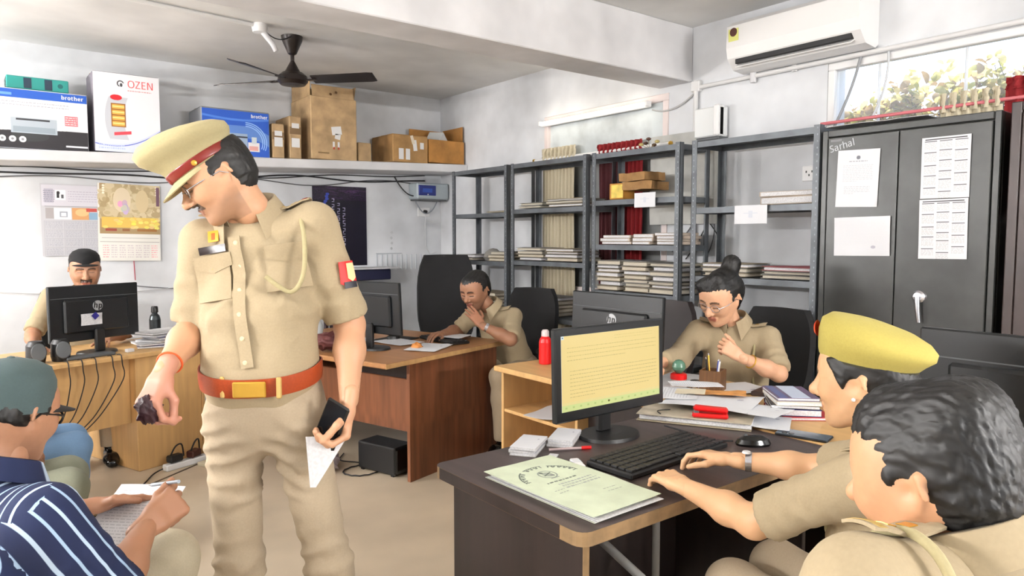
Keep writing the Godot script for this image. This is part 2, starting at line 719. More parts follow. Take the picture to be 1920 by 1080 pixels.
# a sheet hanging or lying with a slight curl; x-y plane, facing +z
func curled(w: float, h: float, curl: float, seed_ := 1, t := 0.0012, n := 8) -> MB:
	var f := FastNoiseLite.new()
	f.seed = seed_
	f.frequency = 1.0 / max(w, h)
	var g := []
	for r in n + 1:
		var line := []
		for q in n + 1:
			var x := (float(q) / n - 0.5) * w
			var y := (0.5 - float(r) / n) * h
			line.append(Vector3(x, y, curl * (0.6 + f.get_noise_2d(x, y))))
		g.append(line)
	return mb().sheet(g, t)
func font(bold := false) -> Font:
	var f := SystemFont.new()
	f.font_names = PackedStringArray(["Droid Sans"])
	f.font_weight = 700 if bold else 400
	return f
func lettering(called: String, words: String, height: float, m: Material, parent: Node, at: Vector3, rot := Vector3.ZERO, bold := true) -> MeshInstance3D:
	var t := TextMesh.new()
	t.text = words
	t.font = font(bold)
	t.font_size = 32
	t.pixel_size = height / 23.0
	t.depth = 0.0012
	t.curve_step = 4.0
	var o := obj(called, t, m, parent, at)
	o.rotation = rot
	return o
# drawing on images
func blank(w: int, h: int, c: Color) -> Image:
	var im := Image.create(w, h, false, Image.FORMAT_RGB8)
	im.fill(c)
	return im
func rect(im: Image, x: float, y: float, w: float, h: float, c: Color) -> void:
	im.fill_rect(Rect2i(int(x), int(y), int(max(1, w)), int(max(1, h))), c)
func disc(im: Image, cx: float, cy: float, rx: float, ry: float, c: Color) -> void:
	for y in range(max(0, int(cy - ry)), min(im.get_height(), int(cy + ry) + 1)):
		var k := 1.0 - pow((y - cy) / ry, 2)
		if k > 0:
			var hw := rx * sqrt(k)
			var x0: int = max(0, int(cx - hw))
			im.fill_rect(Rect2i(x0, y, max(1, min(im.get_width(), int(cx + hw)) - x0), 1), c)
func line(im: Image, a: Vector2, b: Vector2, w: int, c: Color) -> void:
	var n := int(a.distance_to(b)) + 1
	for k in n + 1:
		var p := a.lerp(b, float(k) / n)
		im.fill_rect(Rect2i(int(p.x - w * 0.5), int(p.y - w * 0.5), w, w), c)
# rows of small strokes, like lines of print too small to read
func print_rows(im: Image, x: int, y: int, w: int, rows: int, pitch: int, c: Color, rng: RandomNumberGenerator, tall := 2, last := 1.0) -> void:
	for r in rows:
		var px := x
		var end := x + (w if r < rows - 1 else int(w * last))
		while px < end:
			var l := rng.randi_range(4, 16)
			im.fill_rect(Rect2i(px, y + r * pitch, min(l, end - px), tall), c)
			px += l + 4

# ---------------------------------------------------------------- the room
func room() -> void:
	var zb := -6.36
	var xr := 4.0
	var xl := -2.2
	var zf := 3.0
	var hc := 2.86
	struct("floor", mb().bx(Vector3(xl - 0.2, -0.12, zb - 0.2), Vector3(xr + 0.3, 0, zf + 0.2)).mesh(), M.floor, "cream vinyl covered office floor")
	# the edge of the vinyl sheet across the floor by the visitors
	struct("trim_1", mb().box(Vector3(0, 0.0015, 0), Vector3(1.5, 0.003, 0.012)).mesh(), mat(Color(0.36, 0.3, 0.24), 0.8), "dark seam in the vinyl flooring", Vector3(0.62, 0, -4.4)).rotation.y = 0.62
	struct("ceiling", mb().bx(Vector3(xl - 0.2, hc, zb - 0.2), Vector3(xr + 0.3, hc + 0.15, zf + 0.2)).mesh(), M.ceiling, "white painted ceiling")
	struct("wall_back", mb().bx(Vector3(xl - 0.2, 0, zb - 0.2), Vector3(xr + 0.2, hc, zb)).mesh(), M.wall, "white painted wall with the loft shelf")
	struct("wall_left", mb().bx(Vector3(xl - 0.2, 0, zb), Vector3(xl, hc, zf)).mesh(), M.wall, "white wall behind the seated visitors")
	# wall behind the camera, with the open doorway
	var wf := mb()
	wf.bx(Vector3(xl, 0, zf), Vector3(-0.6, hc, zf + 0.2))
	wf.bx(Vector3(0.8, 0, zf), Vector3(xr + 0.2, hc, zf + 0.2))
	wf.bx(Vector3(-0.6, 2.2, zf), Vector3(0.8, hc, zf + 0.2))
	struct("wall_front", wf.mesh(), M.wall, "white wall with the open doorway")
	# wall with the racks: two window openings
	var w1 := [-4.70, -3.36, 1.0, 2.46]
	var w2 := [-2.2, -1.08, 1.5, 2.44]
	var wr := mb()
	wr.bx(Vector3(xr, 0, zb), Vector3(xr + 0.2, hc, w1[0]))
	wr.bx(Vector3(xr, 0, w1[0]), Vector3(xr + 0.2, w1[2], w1[1]))
	wr.bx(Vector3(xr, w1[3], w1[0]), Vector3(xr + 0.2, hc, w1[1]))
	wr.bx(Vector3(xr, 0, w1[1]), Vector3(xr + 0.2, hc, w2[0]))
	wr.bx(Vector3(xr, 0, w2[0]), Vector3(xr + 0.2, w2[2], w2[1]))
	wr.bx(Vector3(xr, w2[3], w2[0]), Vector3(xr + 0.2, hc, w2[1]))
	wr.bx(Vector3(xr, 0, w2[1]), Vector3(xr + 0.2, hc, zf))
	struct("wall_right", wr.mesh(), M.wall, "white wall behind the steel racks")
	struct("ceiling_beam", mb().bx(Vector3(xl, 2.5, -3.45), Vector3(xr, hc, -3.16), 0.006).mesh(), M.slab, "deep white beam across the ceiling")
	# window covered with a white board, frame painted pink-white
	var wn := Node3D.new()
	wn.name = "window_1"
	add_child(wn)
	wn.set_meta("kind", "structure")
	wn.set_meta("label", "boarded window behind the racks")
	var frm := mat(Color(0.88, 0.83, 0.82), 0.6)
	var fm := mb()
	fm.bx(Vector3(xr - 0.01, w1[3] - 0.05, w1[0]), Vector3(xr + 0.06, w1[3], w1[1]), 0.004)
	fm.bx(Vector3(xr - 0.01, w1[2], w1[0]), Vector3(xr + 0.06, w1[2] + 0.05, w1[1]), 0.004)
	for z in [w1[0], w1[1] - 0.05]:
		fm.bx(Vector3(xr - 0.01, w1[2] + 0.05, z), Vector3(xr + 0.06, w1[3] - 0.05, z + 0.05), 0.004)
	obj("window_frame", fm.mesh(), frm, wn)
	obj("window_board", mb().bx(Vector3(xr + 0.02, 2.06, w1[0] + 0.05), Vector3(xr + 0.04, w1[3] - 0.05, w1[1] - 0.05)).mesh(), mat(Color(0.82, 0.85, 0.86), 0.5, 0, "stain", 1.0), wn)
	for k in 2:
		var z0: float = w1[0] + 0.05 + k * 0.62
		obj("window_pane", mb().bx(Vector3(xr + 0.024, w1[2] + 0.05, z0), Vector3(xr + 0.034, 2.06, z0 + 0.59)).mesh(), mat(Color(0.45, 0.46, 0.46), 0.3), wn)
	# window above the dark cabinet, clear, with greenery outside
	var wn2 := Node3D.new()
	wn2.name = "window_2"
	add_child(wn2)
	wn2.set_meta("kind", "structure")
	wn2.set_meta("label", "bright window above the dark steel cabinet")
	var f2 := mb()
	f2.bx(Vector3(xr, w2[3] - 0.04, w2[0]), Vector3(xr + 0.06, w2[3], w2[1]), 0.004)
	f2.bx(Vector3(xr, w2[2], w2[0]), Vector3(xr + 0.06, w2[2] + 0.04, w2[1]), 0.004)
	for z in [w2[0], w2[1] - 0.04]:
		f2.bx(Vector3(xr, w2[2] + 0.04, z), Vector3(xr + 0.06, w2[3] - 0.04, z + 0.04), 0.004)
	obj("window_frame", f2.mesh(), M.white, wn2)
	for z in [-1.93, -1.5]:
		obj("window_bar", mb().tube([Vector3(xr + 0.05, w2[2], z), Vector3(xr + 0.05, w2[3], z)], 0.008, 8).mesh(), M.white, wn2)
	var gl := mat(Color(0.92, 0.96, 1.0, 0.12), 0.05)
	gl.transparency = BaseMaterial3D.TRANSPARENCY_ALPHA
	obj("window_pane", mb().bx(Vector3(xr + 0.03, w2[2] + 0.04, w2[0] + 0.04), Vector3(xr + 0.036, w2[3] - 0.04, w2[1] - 0.04)).mesh(), gl, wn2)
	shrub_outside()
	# loft shelf: a slab that rises a little towards the racks
	var sl := struct("loft_shelf", mb().box(Vector3(0, 0, 0), Vector3(6.2, 0.075, 0.5), 0.006).mesh(), M.slab, "long white loft shelf carrying cartons", Vector3(0.9, loft(0.9) - 0.0375, -6.11))
	sl.rotation.z = LOFT_TILT
	# pipes and cables on the wall with the racks
	var pm := mat(Color(0.84, 0.84, 0.84), 0.5)
	var cond := thing("wall_conduit", "white conduit pipe running along the wall under the air conditioner", "pipe")
	obj("pipe", mb().tube([Vector3(3.975, 2.45, -3.1), Vector3(3.975, 2.455, -1.0)], 0.014, 8).mesh(), pm, cond)
	obj("clip", boxm(Vector3(0.02, 0.04, 0.03), 0.003), pm, cond, Vector3(3.985, 2.452, -2.4))
	var cond2 := thing("wall_conduit", "white conduit pipe dropping from the beam end behind the racks", "pipe")
	obj("pipe", mb().tube([Vector3(3.975, 2.5, -3.11), Vector3(3.975, 1.2, -3.11)], 0.016, 8).mesh(), pm, cond2)
	obj("junction_box", boxm(Vector3(0.04, 0.07, 0.07), 0.006), pm, cond2, Vector3(3.98, 2.46, -3.11))
	tag(obj("wall_cable", mb().tube(sag(Vector3(3.985, 2.47, -2.0), Vector3(3.975, 2.04, -2.16), 0.02, 10, Vector3(0, 0, 1)), 0.008, 6).mesh(), mat(Color(0.55, 0.56, 0.57), 0.6)), "grey cable hanging from the air conditioner beside the window", "cable")
	tag(obj("wall_cable", mb().tube(sag(Vector3(3.985, 2.47, -1.86), Vector3(3.98, 2.1, -1.93), 0.03, 10, Vector3(0, 0, 1)), 0.006, 6).mesh(), mat(Color(0.75, 0.76, 0.77), 0.6)), "pale cable hanging in front of the bright window", "cable")
	tag(obj("wall_cable", mb().tube(sag(Vector3(3.985, 2.36, -3.5), Vector3(3.985, 2.42, -3.13), 0.05, 10), 0.006, 6).mesh(), mat(Color(0.7, 0.7, 0.7), 0.6)), "slack cable from the glowing tube lamp to the conduit", "cable")
	# ceiling batten, lamp holder and fan
	var bt := thing("ceiling_conduit", "white conduit strip across the ceiling to the fan", "conduit")
	obj("strip", mb().tube([Vector3(-0.4, 2.845, -4.66), Vector3(1.62, 2.845, -4.86)], 0.013, 8).mesh(), M.white, bt)
	var jb := thing("ceiling_box", "white junction box with loose wires beside the fan", "box", Vector3(1.66, 2.835, -4.87))
	obj("housing", mb().lathe([[0.0, -0.035], [0.045, -0.03], [0.05, 0.0], [0.05, 0.025]], 16).mesh(), M.white, jb)
	obj("lamp_holder", mb().tube([Vector3(0.02, -0.02, 0.0), Vector3(0.08, -0.1, 0.02), Vector3(0.1, -0.14, 0.02)], [0.02, 0.018, 0.016], 8).mesh(), M.wire_white, jb)
	obj("wire", mb().tube(sag(Vector3(0.02, 0, 0), Vector3(0.26, 0.02, -0.1), 0.05, 10), 0.004, 5).mesh(), M.wire, jb)
	fan()
	ac()
	curtains()

const LOFT_TILT := 0.0325
func loft(x: float) -> float:
	return 2.037 + LOFT_TILT * (x - 0.27)
# points of a cable that sags between two ends
func sag(a: Vector3, b: Vector3, drop: float, n := 12, dir := Vector3.DOWN) -> Array:
	var p := []
	for k in n + 1:
		var t := float(k) / n
		p.append(a.lerp(b, t) + dir * drop * 4.0 * t * (1.0 - t))
	return p

func fan() -> void:
	var t := thing("ceiling_fan", "dark brown three-bladed ceiling fan", "fan", Vector3(1.94, 2.86, -5.03))
	var fm := mat(Color(0.13, 0.10, 0.09), 0.35, 0.3)
	obj("canopy", mb().lathe([[0.0, 0.0], [0.075, 0.0], [0.07, -0.03], [0.03, -0.12], [0.014, -0.13]], 20).mesh(), fm, t)
	obj("rod", mb().tube([Vector3(0, -0.1, 0), Vector3(0, -0.2, 0)], 0.014, 10).mesh(), fm, t)
	obj("lower_canopy", mb().lathe([[0.014, -0.17], [0.03, -0.2], [0.062, -0.26]], 20).mesh(), fm, t)
	obj("motor", mb().lathe([[0.0, -0.245], [0.07, -0.25], [0.1, -0.275], [0.105, -0.31], [0.085, -0.335], [0.03, -0.345], [0.0, -0.345]], 28).mesh(), fm, t)
	for az in [48.0, 147.0, 232.0]:
		var b := obj("blade", blade_mesh(), fm, t, Vector3(0, -0.305, 0), -deg_to_rad(az))
		obj("bracket", mb().box(Vector3(0.13, 0, 0), Vector3(0.1, 0.008, 0.035), 0.003).mesh(), fm, b)
func blade_mesh() -> ArrayMesh:
	var g := []
	for r in 2:
		var line := []
		for k in 13:
			var s := k / 12.0
			var x := 0.15 + 0.46 * s
			var hw := 0.045 + 0.018 * s
			if k == 12:
				hw *= 0.75
			var side := -1.0 if r == 0 else 1.0
			line.append(Vector3(x, side * 0.016, side * hw))
		g.append(line)
	return mb().sheet(g, 0.006).mesh()

func ac() -> void:
	var t := thing("air_conditioner", "white split air conditioner high on the wall by the beam", "air conditioner", Vector3(4.0, 2.47, -2.33), -PI / 2)
	var prof := [Vector2(0, 0.02), Vector2(0.03, 0.0), Vector2(0.14, 0.01), Vector2(0.2, 0.07), Vector2(0.215, 0.13), Vector2(0.21, 0.26), Vector2(0.17, 0.29), Vector2(0, 0.29)]
	var m := mb()
	m.xf = Transform3D(Basis(Vector3(0, 0, 1), Vector3(0, 1, 0), Vector3(-1, 0, 0)), Vector3.ZERO)
	m.prism(prof, -0.41, 0.41)
	obj("body", m.mesh(), M.white, t)
	obj("air_slot", mb().box(Vector3(0, 0.052, 0.178), Vector3(0.72, 0.035, 0.03), 0.002).mesh(), M.black, t)
	var fl := obj("louver", boxm(Vector3(0.72, 0.006, 0.05), 0.002), M.white, t, Vector3(0, 0.025, 0.175))
	fl.rotation.x = 0.5
	var stk := obj("energy_label", card(0.07, 0.1).mesh(), mat(Color(0.85, 0.86, 0.5), 0.6), t, Vector3(-0.36, 0.19, 0.2135))
	stk.rotation.x = 0.04
	obj("dial", mb().lathe([[0, 0.002], [0.024, 0.0018], [0.026, 0]], 16).mesh(), mat(Color(0.3, 0.16, 0.12), 0.6), stk, Vector3(0, 0.03, 0.001)).rotation.x = PI / 2
	obj("pipe_cover", mb().tube([Vector3(-0.34, 0.0, 0.03), Vector3(-0.34, -0.06, 0.03)], 0.02, 8).mesh(), M.wire_white, t)

# pleated hanging cloth along z at the wall; folds of real depth
func drape(z0: float, z1: float, y0: float, y1: float, x: float, folds: int, depth: float, flare: float, seed_: int, slits := 0.0) -> ArrayMesh:
	var g := []
	var nc := folds * 8
	var nr := 14
	var f := FastNoiseLite.new()
	f.seed = seed_
	f.frequency = 1.3
	for r in nr + 1:
		var s := float(r) / nr
		var line := []
		for q in nc + 1:
			var u := float(q) / nc
			var z := lerpf(z0, z1, u)
			z += (z - (z0 + z1) * 0.5) * (flare * s)
			var amp := depth * (0.55 + 0.45 * s) * (0.8 + 0.5 * f.get_noise_2d(u * 3.0, s * 0.7))
			line.append(Vector3(x + amp * sin(u * folds * TAU + 0.8 * f.get_noise_2d(u * 2.0, s * 1.4)), lerpf(y1, y0, s), z + 0.01 * f.get_noise_2d(s * 2.0, u * 4.0)))
		g.append(line)
	return mb().sheet(g, 0.002).mesh()
func curtains() -> void:
	var cream := mat(Color(0.78, 0.74, 0.64), 0.9, 0, "cloth", 6.0)
	var red := mat(Color(0.5, 0.03, 0.06), 0.85, 0, "cloth", 6.0)
	var maroon := mat(Color(0.26, 0.04, 0.07), 0.85, 0, "cloth", 6.0)
	var rod := thing("curtain_rod", "pale curtain rod across the boarded window", "rod")
	obj("pole", mb().tube([Vector3(3.95, 2.1, -4.78), Vector3(3.95, 2.1, -3.3)], 0.012, 10).mesh(), M.white, rod)
	for z in [-4.78, -3.3]:
		obj("finial", mb().lathe([[0, -0.018], [0.014, -0.012], [0.018, 0], [0.014, 0.012], [0, 0.018]], 12).mesh(), M.brass, rod, Vector3(3.95, 2.1, z))
	var c := thing("curtain", "cream pleated curtain hanging behind the second steel rack", "curtain")
	obj("cloth", drape(-4.66, -4.28, 0.35, 2.12, 3.95, 9, 0.022, 0.12, 5), cream, c)
	obj("header", drape(-4.68, -4.26, 2.08, 2.19, 3.95, 9, 0.026, 0.0, 8), cream, c)
	var d := thing("curtain", "red and maroon curtain hanging behind the third steel rack", "curtain")
	obj("cloth", drape(-3.76, -3.55, 0.35, 2.1, 3.95, 5, 0.024, 0.06, 11), red, d)
	obj("cloth", drape(-4.0, -3.76, 0.35, 2.1, 3.955, 5, 0.022, -0.1, 12), maroon, d)
	obj("header", drape(-4.02, -3.56, 2.07, 2.16, 3.95, 10, 0.026, 0.0, 13), red, d)
	var fl := thing("dried_flowers", "small dried flower bunch on top of the third steel rack", "flowers", Vector3(3.8, 2.05, -3.36))
	for k in 5:
		var a := k * 1.3
		var tip := Vector3(0.05 * cos(a), 0.035 + 0.015 * (k % 3), 0.06 * sin(a))
		obj("stalk", mb().tube([Vector3(0, 0.006, 0), tip], 0.002, 5).mesh(), mat(Color(0.55, 0.47, 0.3), 0.9), fl)
		obj("bloom", mb().lathe([[0, -0.012], [0.014, -0.005], [0.018, 0.004], [0.008, 0.012], [0, 0.01]], 8).mesh(), mat(Color(0.75, 0.68, 0.45) if k % 2 else Color(0.3, 0.2, 0.16), 0.9), fl, tip)
	# over the dark cabinet
	var rod2 := thing("curtain_rod", "red curtain rod above the dark steel cabinet", "rod")
	obj("pole", mb().tube([Vector3(3.94, 2.095, -2.2), Vector3(3.94, 2.1, -1.0)], 0.009, 10).mesh(), mat(Color(0.78, 0.42, 0.44), 0.5), rod2)
	for z in [-2.2, -1.0]:
		obj("bracket", boxm(Vector3(0.06, 0.02, 0.02), 0.003), M.white, rod2, Vector3(3.97, 2.1, z))
	var e := thing("curtain", "cream pleated curtain gathered on the red rod", "curtain")
	obj("cloth", drape(-1.57, -1.3, 1.55, 2.08, 3.945, 6, 0.02, 0.0, 21), cream, e)
	for k in 6:
		obj("pleat", drape(-1.575 + k * 0.047, -1.545 + k * 0.047, 2.07, 2.165, 3.935, 1, 0.012, 0.0, 30 + k), cream, e)
	var h := thing("curtain", "red curtain at the end of the red rod", "curtain")
	obj("cloth", drape(-1.29, -1.05, 1.55, 2.16, 3.945, 4, 0.024, 0.0, 22), red, h)
	obj("header", drape(-1.29, -1.05, 2.14, 2.2, 3.945, 4, 0.024, 0.0, 23), red, h)

func shrub_outside() -> void:
	var t := thing("leafy_creeper", "sunlit yellow-green creeper seen through the window above the cabinet", "plant", Vector3(4.42, 2.0, -1.7))
	var rng := RandomNumberGenerator.new()
	rng.seed = 77
	var twig := mat(Color(0.4, 0.33, 0.2), 0.9)
	var tones := [mat(Color(0.66, 0.62, 0.34), 0.8), mat(Color(0.5, 0.5, 0.24), 0.8), mat(Color(0.76, 0.7, 0.46), 0.8), mat(Color(0.48, 0.4, 0.27), 0.8)]
	for lm: StandardMaterial3D in tones:
		lm.backlight_enabled = true
		lm.backlight = lm.albedo_color
	var planter := mb().bx(Vector3(-0.12, -0.5, -0.85), Vector3(0.12, -0.08, 0.75), 0.01).mesh()
	obj("planter", planter, mat(Color(0.6, 0.55, 0.5), 0.9), t)
	var leaf := mb()
	var lg := []
	for r in 2:
		var ln := []
		for k in 5:
			var s := k / 4.0
			ln.append(Vector3((r - 0.5) * 0.022 * sin(PI * (0.12 + 0.8 * s)), 0.006 * sin(PI * s), 0.035 * s))
		lg.append(ln)
	leaf.sheet(lg)
	var ld := {"v": leaf.v, "n": leaf.n, "i": leaf.i}
	var tops := [mb(), mb(), mb(), mb()]
	for k in 34:
		var z0 := -0.75 + 1.35 * k / 33.0 + rng.randf_range(-0.03, 0.03)
		var hgt := 0.26 + 0.1 * sin(k * 0.8) + rng.randf_range(-0.05, 0.08)
		hgt *= clampf((k + 3) / 9.0, 0.3, 1.0)
		var tip := Vector3(rng.randf_range(-0.1, 0.1), hgt, z0 + rng.randf_range(-0.12, 0.12))
		var root := Vector3(0, -0.1, z0)
		if k % 2 == 0:
			obj("stem", mb().tube([root, root.lerp(tip, 0.5) + Vector3(0.02, 0, 0.02), tip], [0.006, 0.004, 0.002], 5).mesh(), twig, t)
		for q in 60:
			var s := rng.randf_range(0.25, 1.02)
			var p := root.lerp(tip, s) + Vector3(rng.randf_range(-0.06, 0.06), rng.randf_range(-0.04, 0.04), rng.randf_range(-0.07, 0.07))
			var b := Basis.from_euler(Vector3(rng.randf_range(-1.2, 1.2), rng.randf() * TAU, rng.randf_range(-1, 1))).scaled(Vector3.ONE * rng.randf_range(1.2, 2.2))
			tops[rng.randi() % 4].add(ld, Transform3D(b, p))
	for k in 4:
		var o := obj("foliage", tops[k].mesh(), tones[k], t)
		o.set_meta("kind", "stuff")

# ---------------------------------------------------------------- cartons on the loft
func loft_thing(called: String, label: String, category: String, x: float, z: float, group := "cartons on the loft shelf") -> Node3D:
	return thing(called, label, category, Vector3(x, loft(x) + 0.004, z), 0.0, group)
# a carton standing with its base at the origin; front faces +z
func carton(t: Node3D, w: float, h: float, d: float, m: Material, lid := true) -> void:
	obj("body", mb().box(Vector3(0, h * 0.5, -d * 0.5), Vector3(w, h, d), 0.006).mesh(), m, t)
	if lid:
		obj("flap", mb().box(Vector3(0, h + 0.002, -d * 0.26), Vector3(w - 0.006, 0.004, d * 0.47), 0.001).mesh(), m, t)
		obj("flap", mb().box(Vector3(0, h + 0.002, -d * 0.74), Vector3(w - 0.006, 0.004, d * 0.47), 0.001).mesh(), m, t)
		obj("tape", mb().box(Vector3(0, h + 0.0045, -d * 0.5), Vector3(w - 0.004, 0.001, 0.05)).mesh(), mat(Color(0.8, 0.7, 0.5), 0.25), t)
func loft_boxes() -> void:
	var zf := -5.89
	# printer carton
	var im := blank(512, 320, Color(0.93, 0.93, 0.95))
	rect(im, 0, 0, 512, 46, Color(0.12, 0.34, 0.72))
	rect(im, 0, 20, 150, 14, Color(0.4, 0.6, 0.9))
	for y in 110:
		var xr := int(512)
		rect(im, 0, 210 + y, xr, 1, Color(0.1, 0.09, 0.11))
	for x in 512:
		rect(im, x, 205, 1, int(26 - x * 0.05), Color(0.93, 0.93, 0.95))
	var rng := RandomNumberGenerator.new()
	rng.seed = 4
	print_rows(im, 90, 66, 330, 2, 16, Color(0.6, 0.6, 0.64), rng, 4)
	disc(im, 230, 250, 90, 30, Color(0.16, 0.17, 0.18))
	rect(im, 140, 116, 220, 120, Color(0.66, 0.7, 0.74))
	rect(im, 128, 112, 244, 40, Color(0.78, 0.81, 0.84))
	rect(im, 165, 156, 160, 10, Color(0.14, 0.15, 0.17))
	rect(im, 150, 200, 200, 30, Color(0.55, 0.6, 0.64))
	rect(im, 398, 124, 66, 56, Color(0.9, 0.45, 0.48))
	print_rows(im, 402, 132, 58, 4, 12, Color(0.97, 0.9, 0.9), rng, 4)
	for k in 4:
		disc(im, 52 + k * 47, 270, 17, 17, Color(0.95, 0.95, 0.95))
		disc(im, 52 + k * 47, 270, 7, 7, Color(0.5, 0.5, 0.52))
	rect(im, 400, 290, 110, 10, Color(0.85, 0.85, 0.88))
	var t := loft_thing("printer_carton", "white and blue printer carton at the end of the loft shelf", "carton", 0.47, zf)
	carton(t, 0.62, 0.395, 0.36, mat(Color(0.88, 0.88, 0.9), 0.6))
	obj("front_print", card(0.615, 0.39).mesh(), printed(im), t, Vector3(0, 0.1975, 0.0005))
	lettering("lettering", "brother", 0.026, M.white, t, Vector3(0.22, 0.365, 0.002))
	# teal box on top
	var tl := thing("teal_carton", "teal carton with dark squares lying on the printer carton", "carton", Vector3(0.5, loft(0.47) + 0.41, zf - 0.06), 0.0, "cartons on the loft shelf")
	var teal := mat(Color(0.12, 0.55, 0.52), 0.5)
	obj("body", mb().box(Vector3(0, 0.045, -0.1), Vector3(0.36, 0.085, 0.2), 0.005).mesh(), teal, tl)
	for k in 2:
		obj("window_patch", card(0.045, 0.07).mesh(), mat(Color(0.05, 0.16, 0.24), 0.3), tl, Vector3(-0.06 + k * 0.12, 0.045, 0.0005))
	for k in 3:
		obj("slot", mb().box(Vector3(-0.1805, 0.02 + k * 0.025, -0.1), Vector3(0.002, 0.014, 0.16)).mesh(), M.black, tl)
	obj("round_logo", mb().lathe([[0, 0.001], [0.015, 0.001], [0.016, 0]], 16).mesh(), mat(Color(0.03, 0.35, 0.36), 0.5), tl, Vector3(0.13, 0.045, 0.0005)).rotation.x = PI / 2
	# heater carton
	im = blank(384, 500, Color(0.9, 0.9, 0.92))
	for x in 384:
		var y0 := 430.0 - 60.0 * pow(x / 384.0, 2) * 1.6 + 30.0 * sin(x / 384.0 * 3.0)
		rect(im, x, y0, 1, 500 - y0, Color(0.82, 0.85, 0.95))
		rect(im, x, y0 + 18 - x * 0.02, 1, 6, Color(0.35, 0.4, 0.75))
	for y in range(150, 420):
		var o := 26.0 * pow((y - 285.0) / 135.0, 2)
		rect(im, 60 + o, y, 110, 1, Color(0.76, 0.77, 0.8))
	disc(im, 128, 152, 34, 18, Color(0.8, 0.1, 0.15))
	rect(im, 96, 190, 84, 150, Color(0.55, 0.34, 0.1))
	for k in 4:
		rect(im, 103, 197 + k * 36, 70, 28, Color(0.93, 0.66, 0.28))
		rect(im, 103, 206 + k * 36, 70, 8, Color(1.0, 0.86, 0.55))
	for x in range(110, 210):
		rect(im, x, 376 - (x - 110) * 0.14, 1, 20, Color(0.85, 0.25, 0.3))
	disc(im, 156, 62, 21, 21, Color(0.25, 0.25, 0.27))
	disc(im, 156, 62, 14, 14, Color(0.9, 0.9, 0.92))
	rect(im, 150, 58, 26, 26, Color(0.9, 0.9, 0.92))
	disc(im, 160, 70, 8, 12, Color(0.25, 0.25, 0.27))
	print_rows(im, 196, 100, 140, 1, 10, Color(0.8, 0.5, 0.5), rng, 5)
	print_rows(im, 20, 455, 150, 2, 18, Color(0.7, 0.75, 0.9), rng, 10)
	t = loft_thing("heater_carton", "tall white room heater carton with an orange heater picture", "carton", 1.035, zf)
	carton(t, 0.43, 0.56, 0.3, mat(Color(0.5, 0.48, 0.52), 0.6))
	obj("front_print", card(0.428, 0.558).mesh(), printed(im), t, Vector3(0, 0.28, 0.0005))
	lettering("lettering", "OZEN", 0.05, mat(Color(0.85, 0.35, 0.35), 0.6), t, Vector3(0.09, 0.49, 0.002), Vector3.ZERO, false)
	# blue printer carton
	im = blank(512, 340, Color(0.13, 0.34, 0.74))
	for x in 512:
		rect(im, x, 40 + 20 * sin(x * 0.006), 1, 16, Color(0.3, 0.5, 0.85))
		rect(im, x, 110 + 60 * pow(max(0.0, (x - 300) / 212.0), 2), 1, 90, Color(0.36, 0.52, 0.8))
	for k in 3:
		for a in 60:
			var an := -PI * 0.5 + a / 59.0 * PI * 0.62
			disc(im, 330 + (130 + k * 16) * cos(an), 230 + (120 + k * 14) * sin(an), 4, 4, Color(0.6, 0.75, 0.95))
	rect(im, 120, 170, 220, 110, Color(0.6, 0.68, 0.78))
	rect(im, 120, 190, 220, 12, Color(0.16, 0.18, 0.22))
	rect(im, 344, 232, 90, 70, Color(0.92, 0.9, 0.9))
	rect(im, 352, 260, 70, 34, Color(0.88, 0.65, 0.62))
	rect(im, 372, 190, 40, 50, Color(0.8, 0.84, 0.86))
	t = loft_thing("printer_carton", "blue printer carton behind the officer's cap", "carton", 1.805, zf)
	carton(t, 0.53, 0.365, 0.36, mat(Color(0.52, 0.53, 0.55), 0.6))
	obj("front_print", card(0.515, 0.35).mesh(), printed(im), t, Vector3(0.0, 0.182, 0.0005))
	lettering("lettering", "brother", 0.026, M.white, t, Vector3(0.18, 0.325, 0.002))
	# two slim cartons
	for k in 2:
		t = loft_thing("slim_carton", ["slim brown carton with two white labels, beside the blue carton", "slim taller brown carton with two white labels, against the big carton"][k], "carton", [2.14, 2.285][k], zf)
		carton(t, 0.1, [0.275, 0.345][k], 0.33, M.card)
		obj("band", card(0.099, 0.06).mesh(), mat(Color(0.5, 0.4, 0.28), 0.8), t, Vector3(0, [0.2, 0.25][k] - 0.02, 0.0005))
		obj("sticker", card(0.062, 0.04).mesh(), M.label, t, Vector3(0, [0.2, 0.27][k], 0.001))
		obj("sticker", card(0.068, 0.075).mesh(), M.label, t, Vector3(0, 0.13, 0.001))
	# the big carton with its flaps up
	t = loft_thing("large_carton", "large brown carton standing open below the ceiling fan", "carton", 2.63, zf)
	obj("body", mb().box(Vector3(0, 0.265, -0.22), Vector3(0.42, 0.53, 0.44), 0.006).mesh(), M.card, t)
	var fl := obj("flap", mb().box(Vector3(0, 0.05, 0), Vector3(0.38, 0.1, 0.005), 0.001).mesh(), M.card, t, Vector3(0, 0.53, -0.01))
	fl.rotation.x = -0.2
	fl = obj("flap", mb().box(Vector3(0, 0.07, 0), Vector3(0.41, 0.14, 0.005), 0.001).mesh(), M.card, t, Vector3(0, 0.53, -0.43))
	fl = obj("flap", mb().box(Vector3(0, 0.06, 0), Vector3(0.005, 0.12, 0.4), 0.001).mesh(), M.card, t, Vector3(-0.205, 0.53, -0.22))
	fl = obj("flap", mb().box(Vector3(0, 0.06, 0), Vector3(0.005, 0.12, 0.36), 0.001).mesh(), M.card, t, Vector3(0.205, 0.53, -0.22))
	fl.rotation.z = -0.15
	obj("sticker", card(0.09, 0.07).mesh(), M.label, t, Vector3(0.02, 0.25, 0.001)).rotation.z = 0.15
	obj("sticker", card(0.05, 0.045).mesh(), M.label, t, Vector3(0.03, 0.2, 0.001)).rotation.z = -0.2
